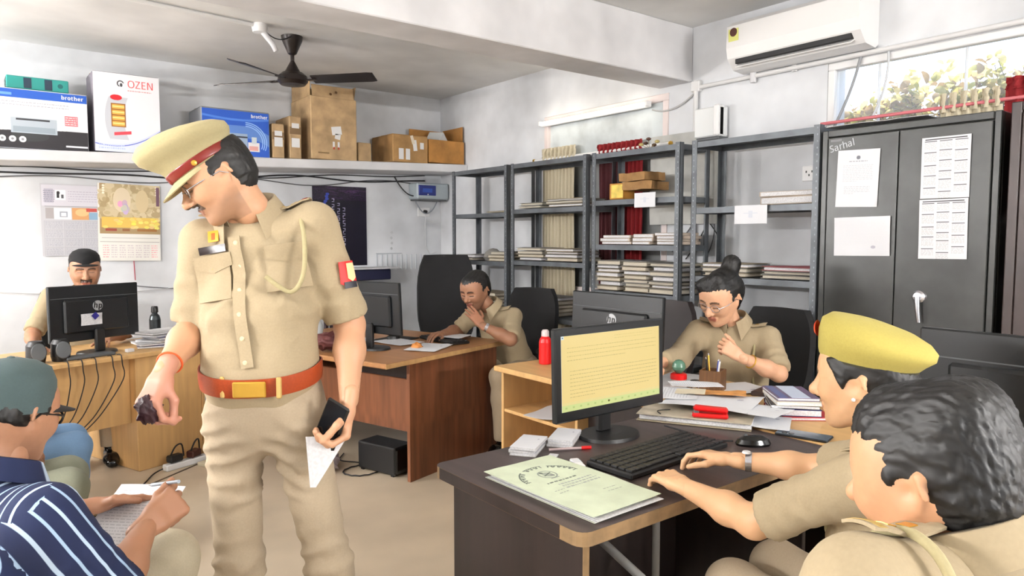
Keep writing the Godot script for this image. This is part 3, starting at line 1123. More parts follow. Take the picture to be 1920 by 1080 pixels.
	for k in 2:
		obj("sticker", card(0.018, 0.05).mesh(), M.label, t, Vector3(-0.008 + 0.045 * k, 0.13, 0.001))
		obj("mark", card(0.014, 0.02).mesh(), mat(Color(0.7, 0.25, 0.15), 0.7), t, Vector3(-0.006 + 0.042 * k, 0.1, 0.0012))
		obj("hand_hole", mb().lathe([[0, 0.001], [0.012, 0.001]], 12).mesh(), mat(Color(0.35, 0.24, 0.12), 0.9), t, Vector3(-0.03 + 0.05 * k, 0.555 + 0.02 * k, 0.002)).rotation.x = PI / 2 - 0.2
	obj("mark", card(0.1, 0.012).mesh(), mat(Color(0.52, 0.42, 0.28), 0.8), t, Vector3(-0.1, 0.055, 0.0008))
	# small carton
	t = loft_thing("small_carton", "small brown carton between the big carton and the labelled one", "carton", 2.93, zf - 0.03)
	carton(t, 0.13, 0.16, 0.2, M.card)
	# labelled carton, turned so that its side shows
	t = loft_thing("labelled_carton", "brown carton with four white labels, flaps closed", "carton", 3.38, zf)
	carton(t, 0.37, 0.25, 0.42, M.card_dark)
	obj("sticker", card(0.05, 0.1).mesh(), M.label, t, Vector3(-0.1, 0.075, 0.001))
	obj("sticker", card(0.045, 0.1).mesh(), M.label, t, Vector3(-0.03, 0.075, 0.001))
	obj("sticker", card(0.04, 0.1).mesh(), M.label, t, Vector3(0.045, 0.16, 0.001)).rotation.z = 0.12
	obj("sticker", card(0.04, 0.06).mesh(), M.label, t, Vector3(0.12, 0.16, 0.001))
	obj("tape_strip", card(0.03, 0.08).mesh(), mat(Color(0.85, 0.8, 0.72), 0.3), t, Vector3(0.02, 0.21, 0.0012)).rotation.z = 0.3
	# open carton at the wall
	t = loft_thing("open_carton", "open orange-brown carton in the corner by the rack wall", "carton", 3.775, zf)
	var cm := mat(Color(0.71, 0.5, 0.25), 0.85, 0, "stain", 2.0)
	var ob := mb()
	ob.box(Vector3(0, 0.003, -0.2), Vector3(0.4, 0.006, 0.4))
	ob.box(Vector3(0, 0.11, -0.0025), Vector3(0.4, 0.22, 0.005), 0.001)
	ob.box(Vector3(0, 0.11, -0.3975), Vector3(0.4, 0.22, 0.005), 0.001)
	ob.box(Vector3(-0.1975, 0.11, -0.2), Vector3(0.005, 0.22, 0.39), 0.001)
	ob.box(Vector3(0.1975, 0.11, -0.2), Vector3(0.005, 0.22, 0.39), 0.001)
	obj("body", ob.mesh(), cm, t)
	obj("flap", mb().box(Vector3(0, 0.075, 0), Vector3(0.005, 0.15, 0.36), 0.001).mesh(), cm, t, Vector3(0.1975, 0.22, -0.2))
	obj("flap", mb().box(Vector3(0, 0.07, 0), Vector3(0.39, 0.14, 0.005), 0.001).mesh(), cm, t, Vector3(0, 0.22, -0.39)).rotation.x = 0.1
	var fo := thing("foam_packing", "white foam packing piece poking out of the open carton", "packing", Vector3(3.72, loft(3.72) + 0.1, zf - 0.2))
	var fm := mb()
	fm.xf = Transform3D(Basis.from_euler(Vector3(0.1, 0.3, 0.25)), Vector3(0, 0.1, 0))
	fm.prism([Vector2(-0.17, -0.08), Vector2(0.15, -0.08), Vector2(0.16, 0.0), Vector2(0.1, 0.11), Vector2(0.03, 0.04), Vector2(-0.16, 0.03)], -0.09, 0.09)
	obj("block", fm.mesh(), mat(Color(0.92, 0.93, 0.93), 0.8, 0, "fine", 8.0), fo)
	# black cables hanging under the slab along the wall
	for k in 3:
		var pts := []
		for q in 60:
			var x := -0.9 + 4.7 * q / 59.0
			pts.append(Vector3(x, loft(x) - 0.1 - 0.03 * k + 0.018 * sin(x * (2.2 + k)) + 0.012 * sin(x * 5.1 + k * 2.0), -6.345))
		tag(obj("wall_cable", mb().tube(pts, 0.007 if k == 1 else 0.005, 5).mesh(), M.wire if k < 2 else mat(Color(0.35, 0.35, 0.36), 0.6)), ["upper dark cable running along the wall under the loft shelf", "middle dark cable running along the wall under the loft shelf", "lower grey cable running along the wall under the loft shelf"][k], "cable", "cables under the loft shelf")

# ---------------------------------------------------------------- things on the back wall
func back_wall_things() -> void:
	var z := -6.356
	var rng := RandomNumberGenerator.new()
	rng.seed = 12
	# grey printed calendar
	var im := blank(340, 420, Color(0.72, 0.72, 0.74))
	rect(im, 6, 8, 328, 120, Color(0.78, 0.77, 0.8))
	rect(im, 20, 30, 50, 80, Color(0.66, 0.65, 0.7))
	print_rows(im, 16, 40, 60, 6, 12, Color(0.5, 0.5, 0.55), rng, 4)
	rect(im, 80, 36, 56, 58, Color(0.93, 0.93, 0.93))
	rect(im, 88, 46, 14, 36, Color(0.12, 0.12, 0.14))
	disc(im, 97, 52, 9, 10, Color(0.12, 0.12, 0.14))
	rect(im, 112, 62, 14, 22, Color(0.3, 0.3, 0.32))
	print_rows(im, 150, 42, 170, 5, 14, Color(0.66, 0.64, 0.7), rng, 4)
	rect(im, 20, 130, 300, 3, Color(0.5, 0.5, 0.52))
	rect(im, 24, 140, 44, 62, Color(0.62, 0.6, 0.6))
	rect(im, 70, 140, 94, 66, Color(0.92, 0.93, 0.94))
	rect(im, 100, 160, 44, 34, Color(0.6, 0.62, 0.66))
	rect(im, 108, 168, 28, 20, Color(0.9, 0.9, 0.92))
	rect(im, 168, 138, 100, 70, Color(0.78, 0.58, 0.38))
	disc(im, 225, 165, 38, 22, Color(0.86, 0.7, 0.5))
	rect(im, 248, 140, 60, 20, Color(0.7, 0.28, 0.25))
	rect(im, 262, 165, 60, 42, Color(0.5, 0.62, 0.72))
	for c in 3:
		for r in 4:
			var x := 14 + c * 108
			var y := 216 + r * 51
			rect(im, x, y, 104, 1, Color(0.5, 0.5, 0.53))
			rect(im, x, y, 1, 49, Color(0.5, 0.5, 0.53))
			print_rows(im, x + 6, y + 6, 92, 6, 7, Color(0.55, 0.55, 0.6), rng, 2)
	var cal := obj("wall_calendar", curled(0.4, 0.54, 0.008, 3).mesh(), printed(im, 0.7), null, Vector3(0.715, 1.58, z))
	tag(cal, "grey printed wall calendar with month grids, behind the man in the dark cap", "calendar")
	# gold calendar
	im = blank(340, 440, Color(0.86, 0.85, 0.82))
	rect(im, 10, 0, 330, 285, Color(0.6, 0.5, 0.34))
	for k in 260:
		disc(im, rng.randf_range(14, 336), rng.randf_range(4, 190), rng.randf_range(8, 30), rng.randf_range(6, 24), Color(0.62, 0.54, 0.38).lerp(Color(0.8, 0.74, 0.6), rng.randf()))
	disc(im, 130, 90, 48, 70, Color(0.82, 0.76, 0.64))
	disc(im, 240, 95, 36, 66, Color(0.78, 0.7, 0.54))
	for k in 8:
		disc(im, 130 + rng.randf_range(-30, 30), 110 + rng.randf_range(-40, 50), 14, 18, Color(0.66 + rng.randf() * 0.2, 0.6 + rng.randf() * 0.15, 0.66 + rng.randf() * 0.15))
	rect(im, 20, 190, 310, 60, Color(0.82, 0.68, 0.3))
	for k in 30:
		disc(im, rng.randf_range(24, 330), rng.randf_range(190, 250), 14, 8, Color(0.86, 0.7 + rng.randf() * 0.15, 0.3 + rng.randf() * 0.2))
	for k in 8:
		disc(im, 30 + (k % 2) * 290, 12 + int(k / 2) * 14, 7, 6, Color(0.92, 0.88, 0.8))
	rect(im, 318, 10, 18, 110, Color(0.36, 0.22, 0.3))
	rect(im, 40, 255, 60, 14, Color(0.55, 0.2, 0.12))
	rect(im, 130, 255, 40, 14, Color(0.5, 0.3, 0.1))
	rect(im, 210, 255, 110, 14, Color(0.55, 0.35, 0.1))
	rect(im, 20, 308, 310, 2, Color(0.5, 0.48, 0.46))
	rect(im, 10, 330, 325, 2, Color(0.35, 0.34, 0.34))
	for c in 7:
		print_rows(im, 24 + c * 44, 350, 34, 6, 13, Color(0.9, 0.6, 0.62) if c == 0 or c == 6 else Color(0.75, 0.7, 0.72), rng, 5)
	var cal2 := obj("wall_calendar", curled(0.44, 0.6, 0.014, 9).mesh(), printed(im, 0.5), null, Vector3(1.1, 1.565, z + 0.006))
	tag(cal2, "golden picture calendar hanging beside the grey one", "calendar")
	cal2.rotation.z = -0.02
	tag(obj("wall_thread", mb().tube([Vector3(1.12, 1.27, z + 0.01), Vector3(1.125, 1.11, z + 0.01)], 0.004, 5).mesh(), mat(Color(0.7, 0.35, 0.4), 0.8)), "pink cord hanging below the golden calendar", "cord")
	# dark poster with turned lettering
	im = blank(300, 400, Color(0.07, 0.055, 0.12))
	for k in 26:
		var y := rng.randf_range(4, 60)
		rect(im, rng.randf_range(60, 230), y, rng.randf_range(20, 70), 2, Color(0.3, 0.2, 0.34))
	for y in 70:
		for x in range(0, 300, 2):
			if rng.randf() < 0.35:
				im.fill_rect(Rect2i(x, y, 2, 1), Color(0.2, 0.12, 0.24))
	for k in 5:
		disc(im, 72 + rng.randf_range(-14, 14), 40 + k * 12, 10, 7, Color(0.2, 0.26, 0.6))
	for k in 3:
		var y := 62 + k * 22
		for q in 9 + k * 3:
			var lh := rng.randi_range(7, 12)
			rect(im, 104 + k * 30, y, 14, 3, Color(0.62, 0.6, 0.7))
			if q % 3 != 1:
				rect(im, 104 + k * 30 + (0 if q % 2 else 10), y, 4, lh, Color(0.62, 0.6, 0.7))
			y += lh + 3
	var po := obj("poster", card(0.54, 0.745, 0.006).mesh(), printed(im, 0.25), null, Vector3(2.88, 1.555, z))
	tag(po, "dark purple glossy poster with white turned lettering, behind the officer's shoulder", "poster")
	# wall tray with files under the poster
	var tr := thing("wall_tray", "dark blue wall tray under the dark poster", "tray", Vector3(3.08, 1.05, -6.35))
	var tm := mat(Color(0.08, 0.09, 0.22), 0.5)
	obj("tray_body", mb().bx(Vector3(-0.24, 0.0, 0.0), Vector3(0.2, 0.1, 0.24), 0.008).mesh(), tm, tr)
	obj("bracket", mb().bx(Vector3(0.2, 0.02, 0.06), Vector3(0.23, 0.05, 0.12), 0.004).mesh(), tm, tr)
	tag(obj("paper_sheaf", mb().bx(Vector3(-0.26, 0.0, 0.0), Vector3(0.28, 0.014, 0.28), 0.003).mesh(), M.paper, null, Vector3(3.08, 1.152, -6.35)), "white paper sheaf on the dark blue wall tray", "papers")
	# power unit on the wall
	var up := thing("power_unit", "wall power stabiliser with a blue front, in the corner", "stabiliser", Vector3(3.79, 1.83, -6.36))
	obj("housing", mb().bx(Vector3(-0.17, 0, 0), Vector3(0.2, 0.16, 0.17), 0.012).mesh(), mat(Color(0.62, 0.66, 0.68), 0.5), up)
	obj("front_plate", mb().bx(Vector3(-0.155, 0.035, 0.165), Vector3(0.045, 0.135, 0.176), 0.006).mesh(), mat(Color(0.1, 0.16, 0.46), 0.35), up)
	obj("display", mb().bx(Vector3(-0.11, 0.065, 0.176), Vector3(0.0, 0.105, 0.178)).mesh(), mat(Color(0.2, 0.32, 0.65), 0.2), up)
	obj("switch_light", boxm(Vector3(0.012, 0.01, 0.004), 0.001), M.white, up, Vector3(-0.05, 0.045, 0.177))
	obj("bracket", mb().bx(Vector3(-0.15, -0.015, 0), Vector3(0.18, 0.0, 0.16), 0.002).mesh(), M.grey_plastic, up)
	tag(obj("wall_cable", mb().tube(sag(Vector3(3.66, 1.82, -6.3), Vector3(3.92, 1.82, -6.3), 0.13, 14), 0.006, 6).mesh(), mat(Color(0.5, 0.52, 0.55), 0.6)), "looped grey cable under the power stabiliser", "cable")
	tag(obj("wall_cable", mb().tube(sag(Vector3(3.45, 2.05, -6.34), Vector3(3.63, 1.86, -6.26), 0.05, 12), 0.007, 6).mesh(), M.wire), "black cable from the loft shelf into the power stabiliser", "cable")
	var sk := thing("wall_socket", "small white wall socket with a black plug below the power stabiliser", "socket", Vector3(3.8, 1.66, -6.36))
	obj("plate", mb().bx(Vector3(-0.08, 0, 0), Vector3(0.06, 0.09, 0.012), 0.004).mesh(), M.white, sk)
	obj("plug", mb().lathe([[0, 0.03], [0.016, 0.028], [0.02, 0]], 12).mesh(), M.black, sk, Vector3(0.0, 0.05, 0.012)).rotation.x = PI / 2
	obj("plug_cable", mb().tube([Vector3(0.0, 0.05, 0.03), Vector3(0.0, -0.1, 0.02), Vector3(0.01, -0.3, 0.01), Vector3(0.06, -0.38, 0.01), Vector3(0.14, -0.36, 0.01)], 0.004, 6).mesh(), M.wire_white, sk)
	# grey ventilation shutter painted over
	var vt := thing("wall_vent", "painted over white wall vent with upright slats behind the black chair", "vent", Vector3(3.45, 1.13, -6.36))
	obj("frame", mb().bx(Vector3(-0.2, 0.155, 0), Vector3(0.08, 0.165, 0.01), 0.002).mesh(), mat(Color(0.68, 0.7, 0.72), 0.7), vt)
	for k in 11:
		obj("slat", mb().bx(Vector3(-0.2 + k * 0.055, 0, 0), Vector3(-0.185 + k * 0.055, 0.15, 0.006), 0.002).mesh(), mat(Color(0.76, 0.78, 0.8), 0.7), vt)
	for k in 4:
		tag(obj("wall_mark", mb().lathe([[0, 0.002], [0.012, 0.002], [0.014, 0.0]], 9).mesh(), mat(Color(0.72, 0.73, 0.74), 0.8), null, Vector3(3.42 + 0.006 * (k % 2), 1.34 + k * 0.052, -6.36)), ["lowest", "second lowest", "third lowest", "topmost"][k] + " of four filled screw holes in the back wall", "plug hole", "filled screw holes").rotation.x = PI / 2
	# thin cables behind the bottle
	tag(obj("wall_cable", mb().tube(sag(Vector3(0.2, 1.06, -6.34), Vector3(1.9, 1.1, -6.34), 0.06, 16), 0.004, 5).mesh(), M.wire_white), "thin slack cable along the wall behind the steel bottle, upper of two", "cable")
	tag(obj("wall_cable", mb().tube(sag(Vector3(1.1, 1.07, -6.34), Vector3(1.9, 1.02, -6.34), 0.02, 16), 0.004, 5).mesh(), mat(Color(0.45, 0.45, 0.47), 0.6)), "thin slack cable along the wall behind the steel bottle, lower of two", "cable")

# ---------------------------------------------------------------- steel racks along the wall
func rack(label: String, z0: float, z1: float, top: float, levels: Array) -> Node3D:
	var x0 := 3.6
	var x1 := 3.9
	var t := thing("steel_rack", label, "rack", Vector3(x0, 0, z0), 0.0, "slotted steel racks")
	var w := z1 - z0
	var d := x1 - x0
	for px in [0.0, d]:
		for pz in [0.0, w]:
			var m := mb()
			var sx := 1.0 if px == 0.0 else -1.0
			var sz := 1.0 if pz == 0.0 else -1.0
			m.bx(Vector3(px, 0, pz), Vector3(px + sx * 0.003, top, pz + sz * 0.038))
			m.bx(Vector3(px, 0, pz), Vector3(px + sx * 0.038, top, pz + sz * 0.003))
			var p := obj("post", m.mesh(), M.steel, t)
			if px == 0.0:
				# the row of slots that lets the wall show
				var hm := mb()
				var y := 0.06
				while y < top - 0.02:
					hm.bx(Vector3(px - 0.0006, y, pz + sz * 0.014), Vector3(px, y + 0.009, pz + sz * 0.019))
					y += 0.035
				var slots := obj("slots", hm.mesh(), mat(Color(0.56, 0.58, 0.6), 0.6), p)
				slots.set_meta("kind", "stuff")
	for y in levels:
		var m := mb()
		m.bx(Vector3(0.004, y - 0.004, 0.004), Vector3(d - 0.004, y, w - 0.004))
		m.bx(Vector3(0.004, y - 0.035, 0.004), Vector3(0.007, y - 0.004, w - 0.004))
		m.bx(Vector3(d - 0.007, y - 0.035, 0.004), Vector3(d - 0.004, y - 0.004, w - 0.004))
		m.bx(Vector3(0.007, y - 0.035, 0.004), Vector3(d - 0.007, y - 0.004, 0.007))
		m.bx(Vector3(0.007, y - 0.035, w - 0.007), Vector3(d - 0.007, y - 0.004, w - 0.004))
		obj("shelf", m.mesh(), M.steel, t)
	return t
const ORD := ["top", "second", "third", "fourth", "fifth", "sixth", "seventh", "eighth", "ninth", "tenth"]
# a pile of flat files; each is a thing of its own: a soft cover with sheets inside
func pile(x: float, y: float, z: float, n: int, w: float, d: float, tall: float, seed_: int, where: String, covers: Array, sheets := true) -> void:
	var rng := RandomNumberGenerator.new()
	rng.seed = seed_
	var yy := y
	for k in n:
		var h := tall * rng.randf_range(0.7, 1.25)
		var ci := rng.randi() % covers.size()
		var c: Array = covers[ci]
		var ww := w * rng.randf_range(0.9, 1.02)
		var dd := d * rng.randf_range(0.9, 1.0)
		var t := thing("paper_file", "%s file, %s, %s" % [c[1], "topmost" if k == n - 1 else ORD[min(9, n - 1 - k)] + " from top", where], "file", Vector3(x + rng.randf_range(-0.012, 0.012), yy, z + rng.randf_range(-0.014, 0.014)), rng.randf_range(-0.08, 0.08), where)
		var cm: Material = c[0]
		if sheets:
			obj("cover", soft_slab(dd, 0.0025, ww, rng.randi(), 0.004, h - 0.0025).mesh(), cm, t)
			obj("cover", soft_slab(dd, 0.0025, ww, rng.randi(), 0.001, 0.0).mesh(), cm, t)
			obj("sheets", mb().box(Vector3(0.004, h * 0.5, 0), Vector3(dd * 0.95, h * 0.82, ww * 0.95), 0.002).mesh(), M.file_paper if rng.randf() < 0.6 else M.paper, t)
		else:
			obj("cover", mb().box(Vector3(0, h * 0.5, 0), Vector3(dd, h, ww), 0.003).mesh(), cm, t)
			obj("sheets", mb().box(Vector3(-0.003, h * 0.5, 0), Vector3(dd + 0.001, h * 0.76, ww * 0.94), 0.001).mesh(), M.paper, t)
		yy += h + (0.0045 if sheets else 0.001)
# a thin slab with softly uneven top, size x, y (thickness), z, lifted to height y0
func soft_slab(sx: float, th: float, sz: float, seed_: int, wav: float, y0: float) -> MB:
	var f := FastNoiseLite.new()
	f.seed = seed_ & 0xFFFF
	f.frequency = 5.0
	var g := []
	for r in 7:
		var ln := []
		for q in 7:
			var px := (r / 6.0 - 0.5) * sx
			var pz := (q / 6.0 - 0.5) * sz
			var e: float = max(abs(r - 3), abs(q - 3)) / 3.0
			ln.append(Vector3(px, y0 + th + wav * (f.get_noise_2d(px, pz) + 0.2) * (0.3 + 0.7 * e), pz))
		g.append(ln)
	g.reverse()
	return mb().sheet(g, th)
func racks() -> void:
	M.file_paper = mat(Color(0.80, 0.77, 0.70), 0.9, 0, "fine", 4.0)
	M.buff = mat(Color(0.64, 0.59, 0.50), 0.9, 0, "stain", 3.0)
	M.grey_file = mat(Color(0.6, 0.59, 0.57), 0.9, 0, "stain", 3.0)
	M.red_file = mat(Color(0.66, 0.34, 0.36), 0.8, 0, "stain", 3.0)
	M.ledger = mat(Color(0.78, 0.72, 0.66), 0.8, 0, "stain", 3.0)
	var buff := [[M.buff, "buff"], [M.grey_file, "grey"]]
	rack("slotted grey steel rack nearest the back wall", -5.53, -4.71, 2.045, [2.04, 1.655, 1.245, 0.83, 0.3])
	rack("slotted grey steel rack in front of the cream curtain", -4.66, -3.77, 2.045, [2.04, 1.675, 1.262, 0.83, 0.3])
	rack("slotted grey steel rack in front of the red curtain", -3.715, -2.93, 2.045, [2.035, 1.708, 1.398, 1.075, 0.6, 0.2])
	rack("slotted grey steel rack beside the dark cabinet", -2.84, -2.01, 2.04, [2.03, 1.63, 1.213, 0.75, 0.2])
	# first rack
	pile(3.75, 1.247, -5.34, 2, 0.26, 0.26, 0.022, 1, "far pile, rack by back wall", buff)
	pile(3.75, 1.247, -4.89, 3, 0.28, 0.26, 0.022, 2, "near pile, rack by back wall", buff)
	pile(3.75, 1.66, -4.9, 1, 0.3, 0.24, 0.012, 42, "upper shelf, rack by back wall", buff)
	var cl := thing("cloth_bundle", "grey cloth bundle on the rack by the back wall", "bundle", Vector3(3.76, 1.247, -5.12))
	obj("cloth", mb().lathe([[0.06, 0.0], [0.075, 0.03], [0.06, 0.07], [0.03, 0.1], [0.0, 0.108]], 18, Vector3.ZERO, 1.3, 0.9).mesh(), M.grey_file, cl)
	# second rack
	pile(3.75, 1.68, -4.45, 2, 0.3, 0.27, 0.018, 3, "far pile, upper shelf by cream curtain", buff)
	pile(3.75, 1.68, -4.05, 3, 0.4, 0.27, 0.016, 4, "near pile, upper shelf by cream curtain", buff)
	pile(3.75, 1.267, -4.45, 4, 0.3, 0.27, 0.02, 5, "far pile, lower shelf by cream curtain", buff)
	pile(3.75, 1.267, -4.08, 4, 0.36, 0.27, 0.02, 6, "near pile, lower shelf by cream curtain", buff)
	pile(3.75, 0.835, -4.3, 5, 0.36, 0.27, 0.025, 61, "lowest pile by cream curtain", buff)
	pile(3.75, 0.835, -5.1, 5, 0.36, 0.27, 0.025, 62, "lowest pile, rack by back wall", buff)
	# third rack
	var led := [[M.ledger, "pale ledger"]]
	pile(3.74, 1.402, -3.51, 3, 0.28, 0.22, 0.02, 7, "far ledger pile by red curtain", led, false)
	pile(3.74, 1.402, -3.26, 3, 0.17, 0.22, 0.02, 8, "middle ledger pile by red curtain", led, false)
	pile(3.74, 1.402, -3.05, 4, 0.2, 0.22, 0.018, 9, "near ledger pile by red curtain", led, false)
	pile(3.75, 1.08, -3.57, 7, 0.23, 0.28, 0.026, 10, "far file pile by red curtain", buff)
	pile(3.75, 1.08, -3.32, 7, 0.23, 0.28, 0.026, 11, "middle file pile by red curtain", buff)
	pile(3.75, 1.08, -3.075, 7, 0.23, 0.28, 0.026, 12, "near file pile by red curtain", buff)
	pile(3.75, 0.605, -3.35, 6, 0.4, 0.28, 0.026, 13, "lowest file pile by red curtain", buff)
	var yb := thing("yellow_box", "small bright yellow and gold box on the third rack", "box", Vector3(3.63, 1.712, -3.5))
	obj("body", mb().bx(Vector3(0, 0, -0.07), Vector3(0.12, 0.11, 0.06), 0.004).mesh(), mat(Color(0.72, 0.5, 0.2), 0.5), yb)
	obj("front_label", mb().bx(Vector3(-0.002, 0.01, -0.05), Vector3(0, 0.1, 0.06)).mesh(), mat(Color(0.95, 0.84, 0.4), 0.5, 0, "stain", 5.0), yb)
	for k in 2:
		var pk := thing("brown_packet", ["lower brown paper packet beside the yellow box", "upper brown paper packet beside the yellow box"][k], "packet", Vector3(3.72, 1.712 + 0.062 * k, -3.32 - 0.03 * k), 0.1 - 0.15 * k, "brown paper packets")
		obj("wrapping", soft_slab(0.2, 0.055, 0.24, 60 + k, 0.012, 0.0).mesh(), mat(Color(0.62, 0.47, 0.29), 0.85, 0, "stain", 3.0), pk)
		obj("tape", mb().bx(Vector3(-0.1, 0.058, -0.015), Vector3(0.1, 0.061, 0.015)).mesh(), mat(Color(0.7, 0.56, 0.36), 0.3), pk)
	notice("small white notice on the shelf before the red curtain", Vector3(3.59, 1.695, -3.205), 0.18, 0.095, 3)
	notice("small white notice on the shelf beside the dark cabinet", Vector3(3.59, 1.58, -2.41), 0.21, 0.105, 4)
	# fourth rack
	pile(3.74, 1.634, -2.2, 2, 0.36, 0.24, 0.034, 14, "upper shelf beside dark cabinet", led, false)
	pile(3.75, 1.217, -2.62, 3, 0.34, 0.27, 0.022, 15, "far pile, shelf beside dark cabinet", buff)
	pile(3.75, 1.217, -2.2, 3, 0.3, 0.27, 0.02, 16, "near pile, shelf beside dark cabinet", [[M.red_file, "faded red"], [M.grey_file, "grey"]])
	pile(3.75, 0.755, -2.4, 4, 0.36, 0.27, 0.024, 17, "lowest pile beside dark cabinet", buff)
	# white sheet taped on the wall behind the third rack
	tag(obj("wall_sheet", curled(0.6, 0.62, 0.02, 31, 0.002, 14).mesh(), mat(Color(0.8, 0.8, 0.78), 0.7, 0, "stain", 1.0), null, Vector3(3.965, 1.85, -3.18), -PI / 2), "crumpled off-white sheet taped to the wall beside the red curtain", "sheet")
	var ws := thing("wall_socket", "white wall socket with switch beside the dark cabinet", "socket", Vector3(4.0, 1.78, -2.29), -PI / 2)
	obj("plate", mb().bx(Vector3(-0.045, 0, 0), Vector3(0.045, 0.09, 0.014), 0.004).mesh(), M.white, ws)
	for k in 3:
		obj("pin_hole", boxm(Vector3(0.008, 0.012, 0.002), 0), M.black, ws, Vector3(-0.018 + 0.018 * k, 0.055 - 0.02 * (k % 2), 0.0145))
	# white network box on top of the racks
	var rt := thing("network_box", "white network box on the wall above the racks", "network box", Vector3(3.92, 2.1, -2.955))
	obj("housing", mb().bx(Vector3(-0.03, 0, -0.1), Vector3(0.06, 0.19, 0.1), 0.008).mesh(), mat(Color(0.88, 0.89, 0.89), 0.4), rt)
	obj("side_cover", mb().bx(Vector3(-0.05, 0, 0.06), Vector3(0.02, 0.2, 0.1), 0.01).mesh(), M.white, rt)
	obj("bracket", mb().bx(Vector3(-0.02, -0.02, -0.09), Vector3(0.08, 0.0, 0.09), 0.003).mesh(), M.grey_plastic, rt)
	for k in 4:
		tag(obj("wall_cable", mb().tube(sag(Vector3(3.985, 1.9 - 0.1 * k, -2.9 - 0.05 * k), Vector3(3.985, 1.35 - 0.05 * k, -3.3 + 0.12 * k), 0.04 + 0.02 * k, 12, Vector3(0, 0, 1)), 0.004, 5).mesh(), M.wire if k % 2 else mat(Color(0.4, 0.4, 0.42), 0.6)), ["topmost", "second", "third", "lowest"][k] + " loose wire on the wall behind the third steel rack", "wire", "loose wires behind the racks")

var page_mats := {}
func page(kind: int) -> StandardMaterial3D:
	if page_mats.has(kind):
		return page_mats[kind]
	var rng := RandomNumberGenerator.new()
	rng.seed = 100 + kind
	var im := blank(210, 297, Color(0.86, 0.87, 0.89))
	var ink := Color(0.45, 0.46, 0.5)
	match kind:
		0:  # letter with a small emblem
			disc(im, 105, 40, 10, 10, Color(0.45, 0.46, 0.5))
			print_rows(im, 60, 58, 90, 1, 8, ink, rng, 3)
			print_rows(im, 30, 80, 150, 10, 9, Color(0.74, 0.75, 0.78), rng, 2, 0.5)
			print_rows(im, 40, 190, 130, 5, 9, Color(0.7, 0.71, 0.74), rng, 2, 0.4)
		1:  # faint sheet
			print_rows(im, 20, 30, 170, 16, 12, Color(0.84, 0.85, 0.87), rng, 2, 0.4)
			disc(im, 150, 230, 9, 12, Color(0.7, 0.7, 0.75))
		2:  # lists in three columns under bold headings
			rect(im, 14, 8, 180, 5, Color(0.25, 0.25, 0.27))
			for c in 3:
				var y := 18
				while y < 280:
					rect(im, 12 + c * 66, y, 54, 4, Color(0.35, 0.35, 0.37))
					var rows := rng.randi_range(4, 7)
					print_rows(im, 12 + c * 66, y + 8, 54, rows, 6, Color(0.72, 0.72, 0.72), rng, 2)
					y += 14 + rows * 6 + rng.randi_range(0, 8)
		3, 4:  # notice with a large mark
			rect(im, 92, 90, 26, 110, Color(0.8, 0.82, 0.86))
			rect(im, 60, 120, 90, 14, Color(0.8, 0.82, 0.86))
		_:  # running text
			print_rows(im, 22, 26, 166, 20, 12, Color(0.7, 0.71, 0.74), rng, 3, 0.6)
	page_mats[kind] = printed(im, 0.8)
	return page_mats[kind]
# paper on a face that looks towards -x
func notice(label: String, at: Vector3, w: float, h: float, kind: int, tilt := 0.0) -> void:
	var o := obj("notice_paper", curled(w, h, 0.004, kind + 40, 0.0008, 4).mesh(), page(kind), null, at, -PI / 2)
	o.rotation = Vector3(0, -PI / 2, 0)
	o.rotate_object_local(Vector3.BACK, tilt)
	tag(o, label, "paper", "taped papers")

